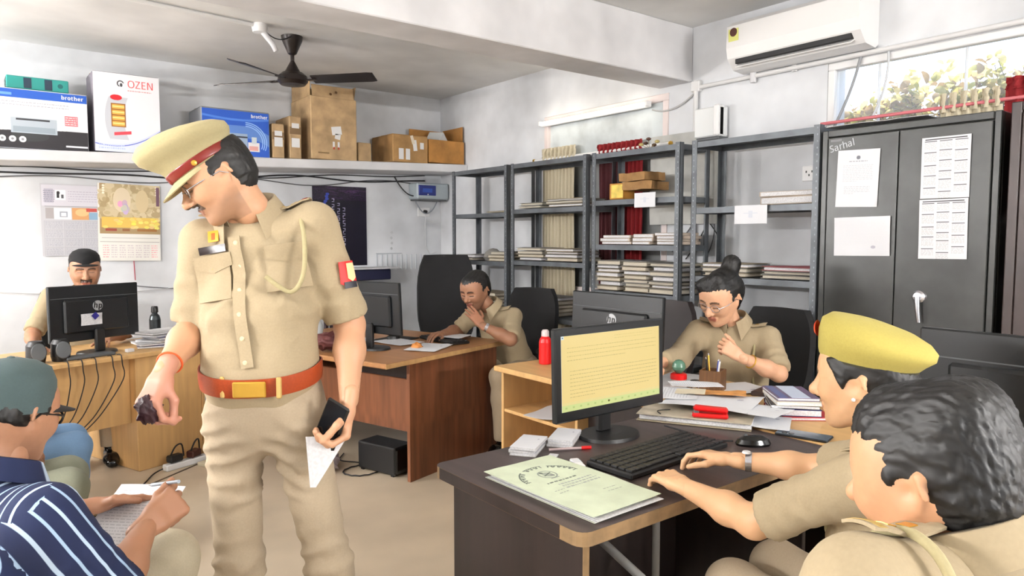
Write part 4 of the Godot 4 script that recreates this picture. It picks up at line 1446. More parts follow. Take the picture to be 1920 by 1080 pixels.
# ---------------------------------------------------------------- steel cabinets
func cabinets() -> void:
	var t := thing("steel_cabinet", "dark grey two-door steel cabinet with papers taped on it", "cabinet", Vector3(3.6, 0, -1.592), -PI / 2)
	# local x runs along the front (towards the camera), z comes out of the front
	var w := 0.815
	var m := mb()
	m.bx(Vector3(-w / 2, 0.03, -0.38), Vector3(w / 2, 2.0, -0.03), 0.006)
	m.bx(Vector3(-w / 2, 0.03, -0.03), Vector3(-w / 2 + 0.03, 2.0, 0), 0.004)
	m.bx(Vector3(w / 2 - 0.03, 0.03, -0.03), Vector3(w / 2, 2.0, 0), 0.004)
	m.bx(Vector3(-w / 2 + 0.03, 1.965, -0.03), Vector3(w / 2 - 0.03, 2.0, 0), 0.004)
	m.bx(Vector3(-w / 2 + 0.03, 0.03, -0.03), Vector3(w / 2 - 0.03, 0.1, 0), 0.004)
	obj("body", m.mesh(), M.cabinet, t)
	for s in [-1, 1]:
		for q in [-0.34, -0.04]:
			obj("foot", boxm(Vector3(0.05, 0.03, 0.05), 0.004), M.cabinet, t, Vector3(s * (w / 2 - 0.04), 0.015, q))
	var d1 := obj("door", mb().bx(Vector3(-w / 2 + 0.033, 0.104, -0.026), Vector3(-0.022, 1.961, 0.002), 0.004).mesh(), M.cabinet, t)
	var d2 := obj("door", mb().bx(Vector3(-0.018, 0.104, -0.026), Vector3(w / 2 - 0.033, 1.961, 0.004), 0.004).mesh(), M.cabinet, t)
	lettering("lettering", "Sarhal", 0.034, mat(Color(0.62, 0.63, 0.64), 0.4, 0.5), d1, Vector3(-0.3, 1.915, 0.003), Vector3(0, 0, 0.22), false)
	obj("mark", card(0.06, 0.012).mesh(), mat(Color(0.45, 0.45, 0.46), 0.5), d1, Vector3(-0.33, 1.945, 0.0025))
	var hn := obj("handle", mb().lathe([[0, 0.024], [0.02, 0.022], [0.03, 0.012], [0.034, 0.0]], 16).mesh(), M.chrome, d2, Vector3(0.1, 1.17, 0.004))
	hn.rotation.x = PI / 2
	obj("lever", mb().tube([Vector3(0.1, 1.17, 0.03), Vector3(0.105, 1.12, 0.034), Vector3(0.112, 1.05, 0.03)], [0.013, 0.012, 0.009], 10).mesh(), M.chrome, d2)
	# papers on the doors
	notice("white letter with a small emblem taped high on the dark cabinet", Vector3(3.5945, 1.745, -1.805), 0.21, 0.285, 0, -0.03)
	notice("wide faint white sheet taped below the letter on the dark cabinet", Vector3(3.5945, 1.455, -1.775), 0.28, 0.195, 1, 0.015)
	notice("upper sheet of printed lists taped on the dark cabinet", Vector3(3.592, 1.77, -1.4), 0.205, 0.28, 2)
	notice("lower sheet of printed lists taped on the dark cabinet", Vector3(3.592, 1.488, -1.4), 0.205, 0.275, 2, 0.01)
	tag(obj("paper_sheet", curled(0.5, 0.3, 0.012, 71, 0.002, 8).mesh(), M.paper, null, Vector3(3.78, 2.012, -1.75), 0.0), "white sheets lying on top of the dark cabinet", "papers").rotation = Vector3(-PI / 2, 0, PI / 2)
	# the brown cabinet next to it
	var b := thing("steel_cabinet", "dark brown steel cabinet at the edge of the photo beside the grey one", "cabinet", Vector3(3.56, 0, -0.68), -PI / 2)
	var n := mb()
	n.bx(Vector3(-0.46, 0.02, -0.42), Vector3(0.46, 2.02, -0.03), 0.006)
	n.bx(Vector3(-0.46, 0.02, -0.03), Vector3(-0.42, 2.02, 0), 0.004)
	n.bx(Vector3(0.42, 0.02, -0.03), Vector3(0.46, 2.02, 0), 0.004)
	n.bx(Vector3(-0.42, 1.98, -0.03), Vector3(0.42, 2.02, 0), 0.004)
	obj("body", n.mesh(), M.cabinet_brown, b)
	for k in 2:
		var dd := obj("door", mb().bx(Vector3(-0.418 + k * 0.42, 0.06, -0.026), Vector3(-0.004 + k * 0.42, 1.976, 0.002), 0.004).mesh(), M.cabinet_brown, b)
		obj("handle", mb().tube([Vector3(-0.05 + k * 0.1, 1.0, 0.01), Vector3(-0.05 + k * 0.1, 1.0, 0.03), Vector3(-0.05 + k * 0.1, 1.12, 0.03), Vector3(-0.05 + k * 0.1, 1.12, 0.01)], 0.007, 8).mesh(), M.chrome, dd)

# ---------------------------------------------------------------- office equipment
# a flat monitor; base on the ground of the node, screen faces +z. style: 0 wide with ridge, 1 old with thick black frame
func monitor(label: String, at: Vector3, turn: float, w: float, h: float, lift: float, logo: bool, screen: Material, rim := 0.012, tilt := 0.0) -> Node3D:
	var t := thing("computer_monitor", label, "monitor", at, turn, "computer monitors")
	obj("base", mb().lathe([[0.0, 0.016], [0.05, 0.016], [0.115, 0.012], [0.12, 0.0], [0.0, 0.0]], 28, Vector3(0, 0, -0.02), 1.0, 0.8).mesh(), M.black, t)
	obj("stand", mb().box(Vector3(0, lift * 0.5 + 0.04, -0.05), Vector3(0.06, lift + 0.06, 0.03), 0.008).mesh(), M.black, t)
	var hd := Node3D.new()
	hd.name = "display"
	t.add_child(hd)
	hd.position = Vector3(0, lift, 0)
	hd.rotation.x = tilt
	var m := mb()
	m.box(Vector3(0, h * 0.5, -0.012), Vector3(w, h, 0.024), 0.005)
	m.box(Vector3(0, h * 0.45, -0.032), Vector3(w * 0.72, h * 0.6, 0.024), 0.01)
	obj("housing", m.mesh(), M.monitor_back, hd)
	# thin bright line along the top edge of the back shell
	obj("seam", mb().box(Vector3(0, h * 0.78, -0.0245), Vector3(w * 0.96, 0.004, 0.002), 0.0005).mesh(), M.grey_plastic, hd)
	obj("screen", card(w - rim * 2, h - rim * 2.4).mesh(), screen, hd, Vector3(0, h * 0.5 + rim * 0.2, 0.0002))
	if logo:
		var lg := obj("logo", mb().lathe([[0, 0.0022], [0.03, 0.0022], [0.031, 0.0]], 28).mesh(), mat(Color(0.68, 0.69, 0.7), 0.35, 0.4), hd, Vector3(0, h * 0.62, -0.044))
		lg.rotation.x = -PI / 2
		lettering("lettering", "hp", 0.034, M.black, hd, Vector3(0, h * 0.62 + 0.001, -0.0468), Vector3(0, PI, -0.12))
	return t
func keyboard(label: String, at: Vector3, turn: float, w := 0.44, d := 0.145) -> Node3D:
	var t := thing("keyboard", label, "keyboard", at, turn, "keyboards")
	obj("case", mb().box(Vector3(0, 0.009, 0), Vector3(w, 0.018, d), 0.004).mesh(), M.black, t)
	var km := mb()
	for r in 6:
		var n := 20
		for k in n:
			if r == 5 and k > 3 and k < 10:
				continue
			km.box(Vector3((k + 0.5) / n * (w - 0.02) - (w - 0.02) * 0.5, 0.021, -d * 0.5 + 0.016 + r * (d - 0.03) / 5.3), Vector3((w - 0.02) / n * 0.84, 0.007, (d - 0.03) / 5.3 * 0.82), 0.0015)
	km.box(Vector3(-w * 0.16, 0.021, -d * 0.5 + 0.016 + 5 * (d - 0.03) / 5.3), Vector3(w * 0.28, 0.007, 0.018), 0.0015)
	var keys := obj("keys", km.mesh(), mat(Color(0.1, 0.1, 0.11), 0.5), t)
	keys.set_meta("kind", "stuff")
	return t
func office_chair(label: String, at: Vector3, turn: float, back_h := 0.5, back_w := 0.44, tone: Material = null) -> Node3D:
	# faces +z
	var m: Material = M.black_cloth if tone == null else tone
	var t := thing("office_chair", label, "chair", at, turn, "office chairs")
	obj("seat", mb().box(Vector3(0, 0.44, 0), Vector3(0.46, 0.07, 0.44), 0.025).mesh(), m, t)
	var g := []
	for r in 9:
		var ln := []
		for q in 9:
			var u := q / 8.0 - 0.5
			var v := r / 8.0
			var wv := back_w * (1.0 - 0.25 * pow(abs(v - 0.5) * 2.0, 3))
			ln.append(Vector3(u * wv, 0.56 + v * back_h, -0.24 + 0.1 * u * u - 0.08 * v))
		g.append(ln)
	g.reverse()
	obj("backrest", mb().sheet(g, 0.045).mesh(), m, t)
	obj("back_bracket", mb().box(Vector3(0, 0.5, -0.26), Vector3(0.07, 0.2, 0.02), 0.005).mesh(), M.black, t)
	obj("column", mb().tube([Vector3(0, 0.1, 0), Vector3(0, 0.41, 0)], 0.025, 10).mesh(), M.chrome, t)
	for s in [-1, 1]:
		obj("armrest", mb().tube([Vector3(s * 0.24, 0.42, -0.06), Vector3(s * 0.27, 0.62, -0.08), Vector3(s * 0.27, 0.65, 0.0), Vector3(s * 0.26, 0.65, 0.16)], 0.018, 8).mesh(), M.black, t)
	for k in 5:
		var a := k * TAU / 5.0 + 0.3
		var e := Vector3(cos(a) * 0.28, 0.075, sin(a) * 0.28)
		var lg := obj("leg", mb().tube([Vector3(0, 0.11, 0), e], [0.024, 0.015], 8).mesh(), M.black, t)
		obj("caster", mb().tube([e + Vector3(-0.012, -0.045, 0).rotated(Vector3.UP, -a + 1.2), e + Vector3(0.012, -0.045, 0).rotated(Vector3.UP, -a + 1.2)], 0.028, 10).mesh(), M.black, lg)
	return t
func sheet_on(label: String, at: Vector3, turn: float, w: float, d: float, kind := 5, curl := 0.004, group := "loose papers") -> void:
	var o := obj("paper_sheet", curled(w, d, curl, int(at.x * 1000 + at.z * 77) & 0xFFF, 0.0008, 5).mesh(), page(kind), null, at + Vector3(0, 0.002, 0))
	o.basis = Basis(Vector3.UP, turn) * Basis(Vector3.RIGHT, -PI / 2)
	tag(o, label, "paper", group)
func drop(o: Node3D, local: Vector3) -> Vector3:
	return o.transform * local
# under-desk cable
func cable(label: String, pts: Array, r := 0.004, m: Material = null) -> void:
	tag(obj("cable", mb().tube(smooth(pts), r, 6).mesh(), M.wire if m == null else m), label, "cable", "loose cables")
func smooth(pts: Array, n := 6) -> Array:
	var c := Curve3D.new()
	for k in pts.size():
		var a: Vector3 = pts[max(0, k - 1)]
		var b: Vector3 = pts[min(pts.size() - 1, k + 1)]
		var t := (b - a) / 6.0
		c.add_point(pts[k], -t, t)
	var out := []
	for k in pts.size() - 1:
		for q in n:
			out.append(c.sample(k, float(q) / n))
	out.append(pts[-1])
	return out

# ---------------------------------------------------------------- light wood desk at the back
func left_desk() -> void:
	var t := thing("office_desk", "light wood desk with a plain front below the golden calendar", "desk", Vector3(1.28, 0, -5.0), 0.33)
	# local origin: front corner nearest the racks; -x runs along the front, -z to the back
	obj("desk_top", mb().bx(Vector3(-1.5, 0.712, -0.66), Vector3(0.02, 0.74, 0.02), 0.004).mesh(), M.wood, t)
	obj("end_panel", mb().bx(Vector3(-0.02, 0, -0.62), Vector3(0, 0.712, 0), 0.002).mesh(), M.wood, t)
	var ped := obj("pedestal", mb().bx(Vector3(-0.46, 0.0, -0.6), Vector3(-0.022, 0.71, -0.005), 0.004).mesh(), M.wood, t)
	for k in 3:
		obj("drawer", mb().bx(Vector3(-0.45, 0.06 + k * 0.21, -0.618), Vector3(-0.03, 0.26 + k * 0.21, -0.6), 0.003).mesh(), M.wood, ped)
	obj("modesty_panel", mb().bx(Vector3(-1.46, 0.3, -0.09), Vector3(-0.462, 0.712, -0.07), 0.002).mesh(), M.wood, t)
	obj("end_panel", mb().bx(Vector3(-1.48, 0, -0.62), Vector3(-1.46, 0.712, 0), 0.002).mesh(), M.wood, t)
	var by := 0.741
	monitor("wide monitor seen from behind on the desk of the man in the dark cap", Vector3(0.66, by, -5.06), PI + 0.42, 0.56, 0.335, 0.085, true, M.black_gloss)
	var base := thing("monitor_riser", "flat dark tray under the wide monitor", "tray", Vector3(0.6, by, -4.86), 0.33)
	obj("tray", mb().box(Vector3(0, 0.01, 0), Vector3(0.28, 0.02, 0.08), 0.006).mesh(), M.grey_plastic, base)
	# paper tucked behind the screen, blue spot on it
	var tuck := obj("paper_slip", curled(0.13, 0.07, 0.006, 8).mesh(), M.paper, null, Vector3(0.637, 0.955, -4.99), 0.42)
	tag(tuck, "white slip of paper stuck on the back of the wide monitor", "paper")
	tag(obj("blue_sticker", card(0.035, 0.035).mesh(), mat(Color(0.12, 0.1, 0.45), 0.5), null, Vector3(0.657, 0.975, -4.978), 0.42), "dark blue sticker on the back of the wide monitor", "sticker").rotation.z = 0.7
	for k in 2:
		var s := thing("speaker", ["small black speaker on the desk edge, farther from the monitor", "small black speaker on the desk edge, next to the monitor"][k], "speaker", Vector3([0.335, 0.455][k], by, [-4.81, -4.83][k]), 0.2, "desk speakers")
		obj("cabinet", mb().lathe([[0.0, 0.0], [0.05, 0.0], [0.058, 0.03], [0.055, 0.1], [0.04, 0.125], [0.0, 0.13]], 20, Vector3.ZERO, 0.85, 1.0).mesh(), M.black, s)
		obj("grille", mb().lathe([[0, 0.004], [0.036, 0.003], [0.04, 0.0]], 18, Vector3.ZERO, 1.0, 1.25).mesh(), M.grey_plastic, s, Vector3(0, 0.068, 0.055)).rotation.x = PI / 2 - 0.08
	tag(obj("paper_scrap", boxm(Vector3(0.045, 0.02, 0.03), 0.002), M.paper, null, Vector3(0.83, by + 0.01, -4.94), 0.4), "tiny white paper block on the edge of the light wood desk", "paper block")
	var tray := thing("flat_drive", "dark flat box at the end of the light wood desk", "box", Vector3(0.2, by, -4.86), 0.33)
	obj("case", mb().box(Vector3(0, 0.016, 0), Vector3(0.16, 0.032, 0.12), 0.006).mesh(), M.grey_plastic, tray)
	obj("slot", mb().box(Vector3(0, 0.018, 0.0605), Vector3(0.1, 0.004, 0.001)).mesh(), M.black_gloss, tray)
	# steel bottle
	var b := thing("steel_bottle", "dark grey steel water bottle on the light wood desk", "bottle", Vector3(1.06, by, -5.35))
	obj("body", mb().lathe([[0, 0], [0.034, 0.0], [0.036, 0.006], [0.036, 0.15], [0.03, 0.175], [0.018, 0.19], [0.018, 0.2]], 20).mesh(), mat(Color(0.22, 0.24, 0.25), 0.3, 0.7), b)
	obj("cap", mb().lathe([[0.022, 0.198], [0.023, 0.2], [0.022, 0.232], [0.018, 0.24], [0, 0.24]], 16).mesh(), M.black, b)
	# papers
	var rng := RandomNumberGenerator.new()
	rng.seed = 31
	var names := ["lowest", "second", "third", "fourth", "fifth", "topmost"]
	for k in 6:
		var f := thing("paper_sheaf", "%s sheaf of white papers in the untidy heap beside the steel bottle" % names[k], "papers", Vector3(1.08 + rng.randf_range(-0.06, 0.05), by + 0.001 + k * 0.0165, -5.14 + rng.randf_range(-0.03, 0.04)), rng.randf_range(-0.3, 0.8), "paper heap on the light wood desk")
		obj("sheets", mb().box(Vector3(0, 0.005, 0), Vector3(0.28, 0.01, 0.2), 0.002).mesh(), M.paper, f)
		obj("top_sheet", soft_slab(0.29, 0.001, 0.205, 70 + k, 0.004, 0.0105).mesh(), M.paper if k % 3 else mat(Color(0.6, 0.6, 0.72), 0.8), f)
	# cables over the front of the desk
	for k in 5:
		var x := -0.86 + k * 0.075 + (0.02 if k == 3 else 0.0)
		var a := drop(t, Vector3(x, by + 0.006, -0.02))
		var e := drop(t, Vector3(x + 0.005, by + 0.004, 0.015))
		var e2 := drop(t, Vector3(x + 0.005, 0.6, 0.03))
		cable("black cable over the light wood desk front, %s counted from the speakers" % ["first", "second", "third", "fourth", "fifth"][k], [a, e, drop(t, Vector3(x + 0.005, by - 0.05, 0.028)), e2, drop(t, Vector3(x - 0.04 - 0.02 * k, 0.42, 0.02)), drop(t, Vector3(x - 0.14 - 0.02 * k, 0.32, 0.0))], 0.0035)
	office_chair("black office chair of the man in the dark cap", Vector3(0.72, 0, -5.85), 0.33)
	# on the floor by the pedestal
	var st := thing("power_strip", "white power strip on the floor by the light wood pedestal", "power strip", drop(t, Vector3(-0.24, 0, 0.12)), 0.33)
	obj("body", mb().box(Vector3(0.08, 0.02, 0), Vector3(0.42, 0.04, 0.055), 0.006).mesh(), M.white, st)
	for k in 4:
		obj("outlet", mb().lathe([[0, 0.001], [0.016, 0.001]], 12).mesh(), mat(Color(0.7, 0.7, 0.7), 0.5), st, Vector3(-0.06 + k * 0.09, 0.0405, 0))
	for k in 3:
		var ad := thing("power_adapter", ["black power adapter plugged in, farthest from the officer", "brown power adapter in the middle of the power strip", "black power adapter nearest the officer's leg"][k], "adapter", drop(t, Vector3(-0.3 + k * 0.13, 0.0425, 0.12)), 0.4 + k * 0.3, "adapters on the power strip")
		obj("block", mb().box(Vector3(0, 0.025, 0), Vector3(0.09, 0.045, 0.055), 0.008).mesh(), M.black if k != 1 else mat(Color(0.28, 0.14, 0.1), 0.5), ad)
		obj("lead", mb().tube(smooth([Vector3(-0.03, 0.045, 0), Vector3(0.0, 0.1, 0.01), Vector3(0.05, 0.1, 0.0), Vector3(0.07, 0.02, -0.01)]), 0.005, 6).mesh(), M.wire, ad)
	tag(obj("paper_card", boxm(Vector3(0.17, 0.02, 0.09), 0.002), mat(Color(0.88, 0.85, 0.74), 0.8), null, drop(t, Vector3(-0.1, 0.011, 0.22)), 0.4), "cream card lying on the floor in front of the power strip", "card")
	cable("thin dark cable across the floor from the power strip", [drop(t, Vector3(-0.38, 0.02, 0.12)), drop(t, Vector3(-0.45, 0.006, 0.13)), drop(t, Vector3(-0.65, 0.006, 0.3)), drop(t, Vector3(-1.0, 0.006, 0.42))], 0.004)

# ---------------------------------------------------------------- brown desk in the middle
func brown_desk() -> void:
	var t := thing("office_desk", "reddish brown desk with a broad end panel behind the officer", "desk", Vector3(2.074, 0, -3.654), 0.297)
	# local x runs along the end panel towards the racks, -z to the back
	obj("desk_top", mb().bx(Vector3(-0.22, 0.712, -1.5), Vector3(0.95, 0.742, 0.03), 0.006).mesh(), M.brown_top, t)
	obj("top_edge", mb().bx(Vector3(-0.222, 0.714, 0.0302), Vector3(0.952, 0.74, 0.033)).mesh(), M.wood_edge, t)
	obj("end_panel", mb().bx(Vector3(0, 0, -0.025), Vector3(0.86, 0.712, 0), 0.002).mesh(), M.brown_wood, t)
	obj("end_panel", mb().bx(Vector3(0, 0, -1.47), Vector3(0.86, 0.712, -1.445), 0.002).mesh(), M.brown_wood, t)
	obj("modesty_panel", mb().bx(Vector3(0.06, 0.28, -1.445), Vector3(0.08, 0.6, -0.025), 0.002).mesh(), M.brown_wood, t)
	obj("drawer_box", mb().bx(Vector3(0.09, 0.5, -0.5), Vector3(0.84, 0.712, -0.027), 0.003).mesh(), M.dark_wood, t)
	var by := 0.743
	var mo := monitor("dark monitor seen from behind on the reddish brown desk", drop(t, Vector3(0.16, by, -0.44)), 1.84, 0.5, 0.33, 0.1, false, M.black_gloss, 0.014, -0.05)
	mo.set_meta("label", "dark monitor seen from behind on the reddish brown desk")
	keyboard("black keyboard in front of the man with his hand on his chin", drop(t, Vector3(0.66, by, -0.3)), 0.297 + 1.25, 0.42, 0.15)
	tag(obj("mouse_pad", mb().box(Vector3.ZERO, Vector3(0.3, 0.006, 0.22), 0.002).mesh(), M.black_cloth, null, drop(t, Vector3(0.5, by + 0.003, -0.62)), 0.4), "grey mouse pad under the hand on the brown desk", "mouse pad")
	var ms := thing("computer_mouse", "dark mouse under the hand on the reddish brown desk", "mouse", drop(t, Vector3(0.5, by + 0.007, -0.62)), 1.5)
	obj("shell", mb().lathe([[0.0, 0.034], [0.016, 0.031], [0.027, 0.02], [0.03, 0.0]], 18, Vector3.ZERO, 1.0, 1.7).mesh(), M.black, ms)
	obj("wheel", mb().tube([Vector3(-0.004, 0.031, -0.026), Vector3(0.004, 0.031, -0.026)], 0.006, 8).mesh(), M.grey_plastic, ms)
	sheet_on("white sheet lying on the keyboard of the man with his hand on his chin", drop(t, Vector3(0.73, by + 0.026, -0.25)), 0.5, 0.21, 0.15, 1)
	sheet_on("white sheet at the front edge of the reddish brown desk", drop(t, Vector3(0.36, by, -0.17)), 0.6, 0.3, 0.21, 1, 0.008)
	sheet_on("white sheet behind the dark monitor's stand", drop(t, Vector3(0.34, by, -0.86)), 0.2, 0.21, 0.297, 5)
	sheet_on("white printed sheet beside the dark monitor's stand", drop(t, Vector3(0.42, by + 0.002, -0.5)), 0.2, 0.21, 0.297, 5)
	var er := thing("orange_figure", "small orange sticky-note crumple on the white sheet", "crumple", drop(t, Vector3(0.3, by + 0.012, -0.22)))
	obj("crumple", crumple(0.032, 5), mat(Color(0.85, 0.55, 0.28), 0.7), er)
	# white polythene bag with things in it
	var pb := thing("plastic_bag", "white plastic bag hanging over the far edge of the brown desk", "bag", drop(t, Vector3(-0.06, by, -0.9)))
	obj("bag", bag_mesh(0.15, 0.3, 5), mat(Color(0.86, 0.88, 0.88), 0.4), pb)
	obj("handle", mb().tube(smooth([Vector3(-0.08, 0.28, 0), Vector3(-0.05, 0.36, 0.01), Vector3(0.04, 0.36, 0), Vector3(0.08, 0.28, 0)]), 0.006, 6).mesh(), mat(Color(0.86, 0.88, 0.88), 0.4), pb)
	var rb := thing("maroon_bag", "maroon cloth bag on the brown desk behind the officer", "bag", drop(t, Vector3(-0.09, by, -0.6)), 0.3)
	obj("cloth", crumple(0.1, 14, 0.5), mat(Color(0.34, 0.15, 0.14), 0.7, 0, "cloth", 6.0), rb, Vector3(0, 0.066, 0))
	obj("strap", mb().tube(smooth([Vector3(-0.06, 0.05, 0.05), Vector3(0.0, 0.1, 0.06), Vector3(0.06, 0.05, 0.05)]), 0.006, 6).mesh(), mat(Color(0.28, 0.12, 0.11), 0.7), rb)
	cable("white cable hanging over the edge of the brown desk behind the officer", [drop(t, Vector3(-0.2, by + 0.12, -0.9)), drop(t, Vector3(-0.235, by + 0.04, -0.85)), drop(t, Vector3(-0.25, by - 0.1, -0.7)), drop(t, Vector3(-0.24, 0.4, -0.7))], 0.006, M.wire_white)
	# under the desk
	var cp := thing("computer_case", "black computer case on the floor under the brown desk", "computer", drop(t, Vector3(-0.03, 0, -0.3)), 0.297)
	obj("case", mb().bx(Vector3(0.03, 0.01, -0.15), Vector3(0.2, 0.18, 0.17), 0.008).mesh(), M.black, cp)
	obj("front", mb().bx(Vector3(0.035, 0.02, 0.17), Vector3(0.195, 0.17, 0.185), 0.006).mesh(), M.black_gloss, cp)
	for s in [[0.05, -0.12], [0.18, -0.12], [0.05, 0.14], [0.18, 0.14]]:
		obj("foot", boxm(Vector3(0.025, 0.012, 0.025), 0.002), M.black, cp, Vector3(s[0], 0.005, s[1]))
	var pg := thing("plastic_wrap", "crumpled pale plastic wrap on the floor beside the computer case", "plastic wrap", drop(t, Vector3(-0.16, 0.0, -0.62)))
	obj("wrap", crumple(0.11, 22, 0.7), mat(Color(0.72, 0.68, 0.72), 0.35), pg, Vector3(0, 0.06, 0))
	var loop := []
	for k in 25:
		var a := k * TAU / 24.0
		loop.append(Vector3(1.94 + 0.115 * cos(a) + 0.004 * sin(3 * a), 0.006 + 0.003 * (k % 2), -4.02 + 0.1 * sin(a)))
	tag(obj("cable", mb().tube(loop, 0.0045, 6).mesh(), M.wire), "black cable coiled in a ring on the floor by the brown desk", "cable", "loose cables")
	cable("black cable trailing from the computer case across the floor", [Vector3(2.12, 0.08, -4.02), Vector3(2.06, 0.01, -4.1), Vector3(1.98, 0.006, -4.2), Vector3(1.92, 0.006, -4.3), Vector3(2.0, 0.006, -4.42)], 0.004)
	cable("black cable looped on the floor behind the officer's leg", [Vector3(2.05, 0.2, -4.7), Vector3(1.95, 0.03, -4.52), Vector3(1.82, 0.006, -4.4), Vector3(1.72, 0.006, -4.5), Vector3(1.66, 0.05, -4.75), Vector3(1.7, 0.3, -5.0)], 0.004)
	office_chair("black office chair of the man with his hand on his chin", drop(t, Vector3(1.27, 0, -0.12)), 0.297 - PI / 2 + 0.1)
	office_chair("tall black chair standing behind the brown desk", Vector3(3.18, 0, -4.95), -0.5, 0.74, 0.5)
	plastic_chair("dark maroon plastic chair with slotted back behind the dark monitor", Vector3(2.74, 0, -5.68), 0.1, mat(Color(0.2, 0.13, 0.15), 0.5))

func plastic_chair(label: String, at: Vector3, turn: float, m: Material) -> Node3D:
	var t := thing("plastic_chair", label, "chair", at, turn, "visitor chairs")
	obj("seat", mb().box(Vector3(0, 0.44, 0), Vector3(0.44, 0.03, 0.42), 0.012).mesh(), m, t)
	for s in [-1, 1]:
		for q in [-1, 1]:
			obj("leg", mb().tube([Vector3(s * 0.18, 0.43, q * 0.17), Vector3(s * 0.22, 0.0, q * 0.22)], [0.022, 0.016], 8).mesh(), m, t)
		obj("back_post", mb().box(Vector3(s * 0.2, 0.72, -0.22), Vector3(0.04, 0.58, 0.025), 0.008).mesh(), m, t)
	obj("top_rail", mb().box(Vector3(0, 0.98, -0.22), Vector3(0.44, 0.09, 0.028), 0.012).mesh(), m, t)
	obj("middle_rail", mb().box(Vector3(0, 0.87, -0.22), Vector3(0.38, 0.03, 0.022), 0.006).mesh(), m, t)
	for k in 6:
		obj("slat", mb().box(Vector3(-0.15 + k * 0.06, 0.68, -0.22), Vector3(0.034, 0.44, 0.018), 0.004).mesh(), m, t)
	return t
# crumpled lump of cloth, paper or plastic
func crumple(r: float, seed_: int, flat := 0.8) -> ArrayMesh:
	var f := FastNoiseLite.new()
	f.seed = seed_
	f.frequency = 1.6
	f.fractal_octaves = 3
	var g := []
	for a in 13:
		var ln := []
		for b in 24:
			var th := PI * (0.02 + 0.96 * a / 12.0)
			var ph := TAU * b / 24.0
			var d := Vector3(sin(th) * cos(ph), cos(th), sin(th) * sin(ph))
			var k := r * (1.0 + 0.55 * f.get_noise_3dv(d * 1.4))
			ln.append(Vector3(d.x * k, d.y * k * flat, d.z * k))
		g.append(ln)
	return mb().sheet(g, 0.0, true).mesh()
func bag_mesh(r: float, h: float, seed_: int) -> ArrayMesh:
	var f := FastNoiseLite.new()
	f.seed = seed_
	f.frequency = 2.0
	var g := []
	var prof := [[0.4, 0.0], [0.8, 0.02], [0.95, 0.15], [0.9, 0.4], [0.75, 0.65], [0.6, 0.85], [0.62, 1.0]]
	for a in prof.size():
		var ln := []
		for b in 28:
			var ph := TAU * b / 28.0
			var k: float = r * prof[a][0] * (1.0 + 0.25 * f.get_noise_3d(cos(ph), prof[a][1] * 2.0, sin(ph)) + 0.06 * sin(ph * 7.0 + a))
			ln.append(Vector3(k * cos(ph), h * prof[a][1], k * 0.7 * sin(ph)))
		g.append(ln)
	g.reverse()
	return mb().sheet(g, 0.001, true).mesh()

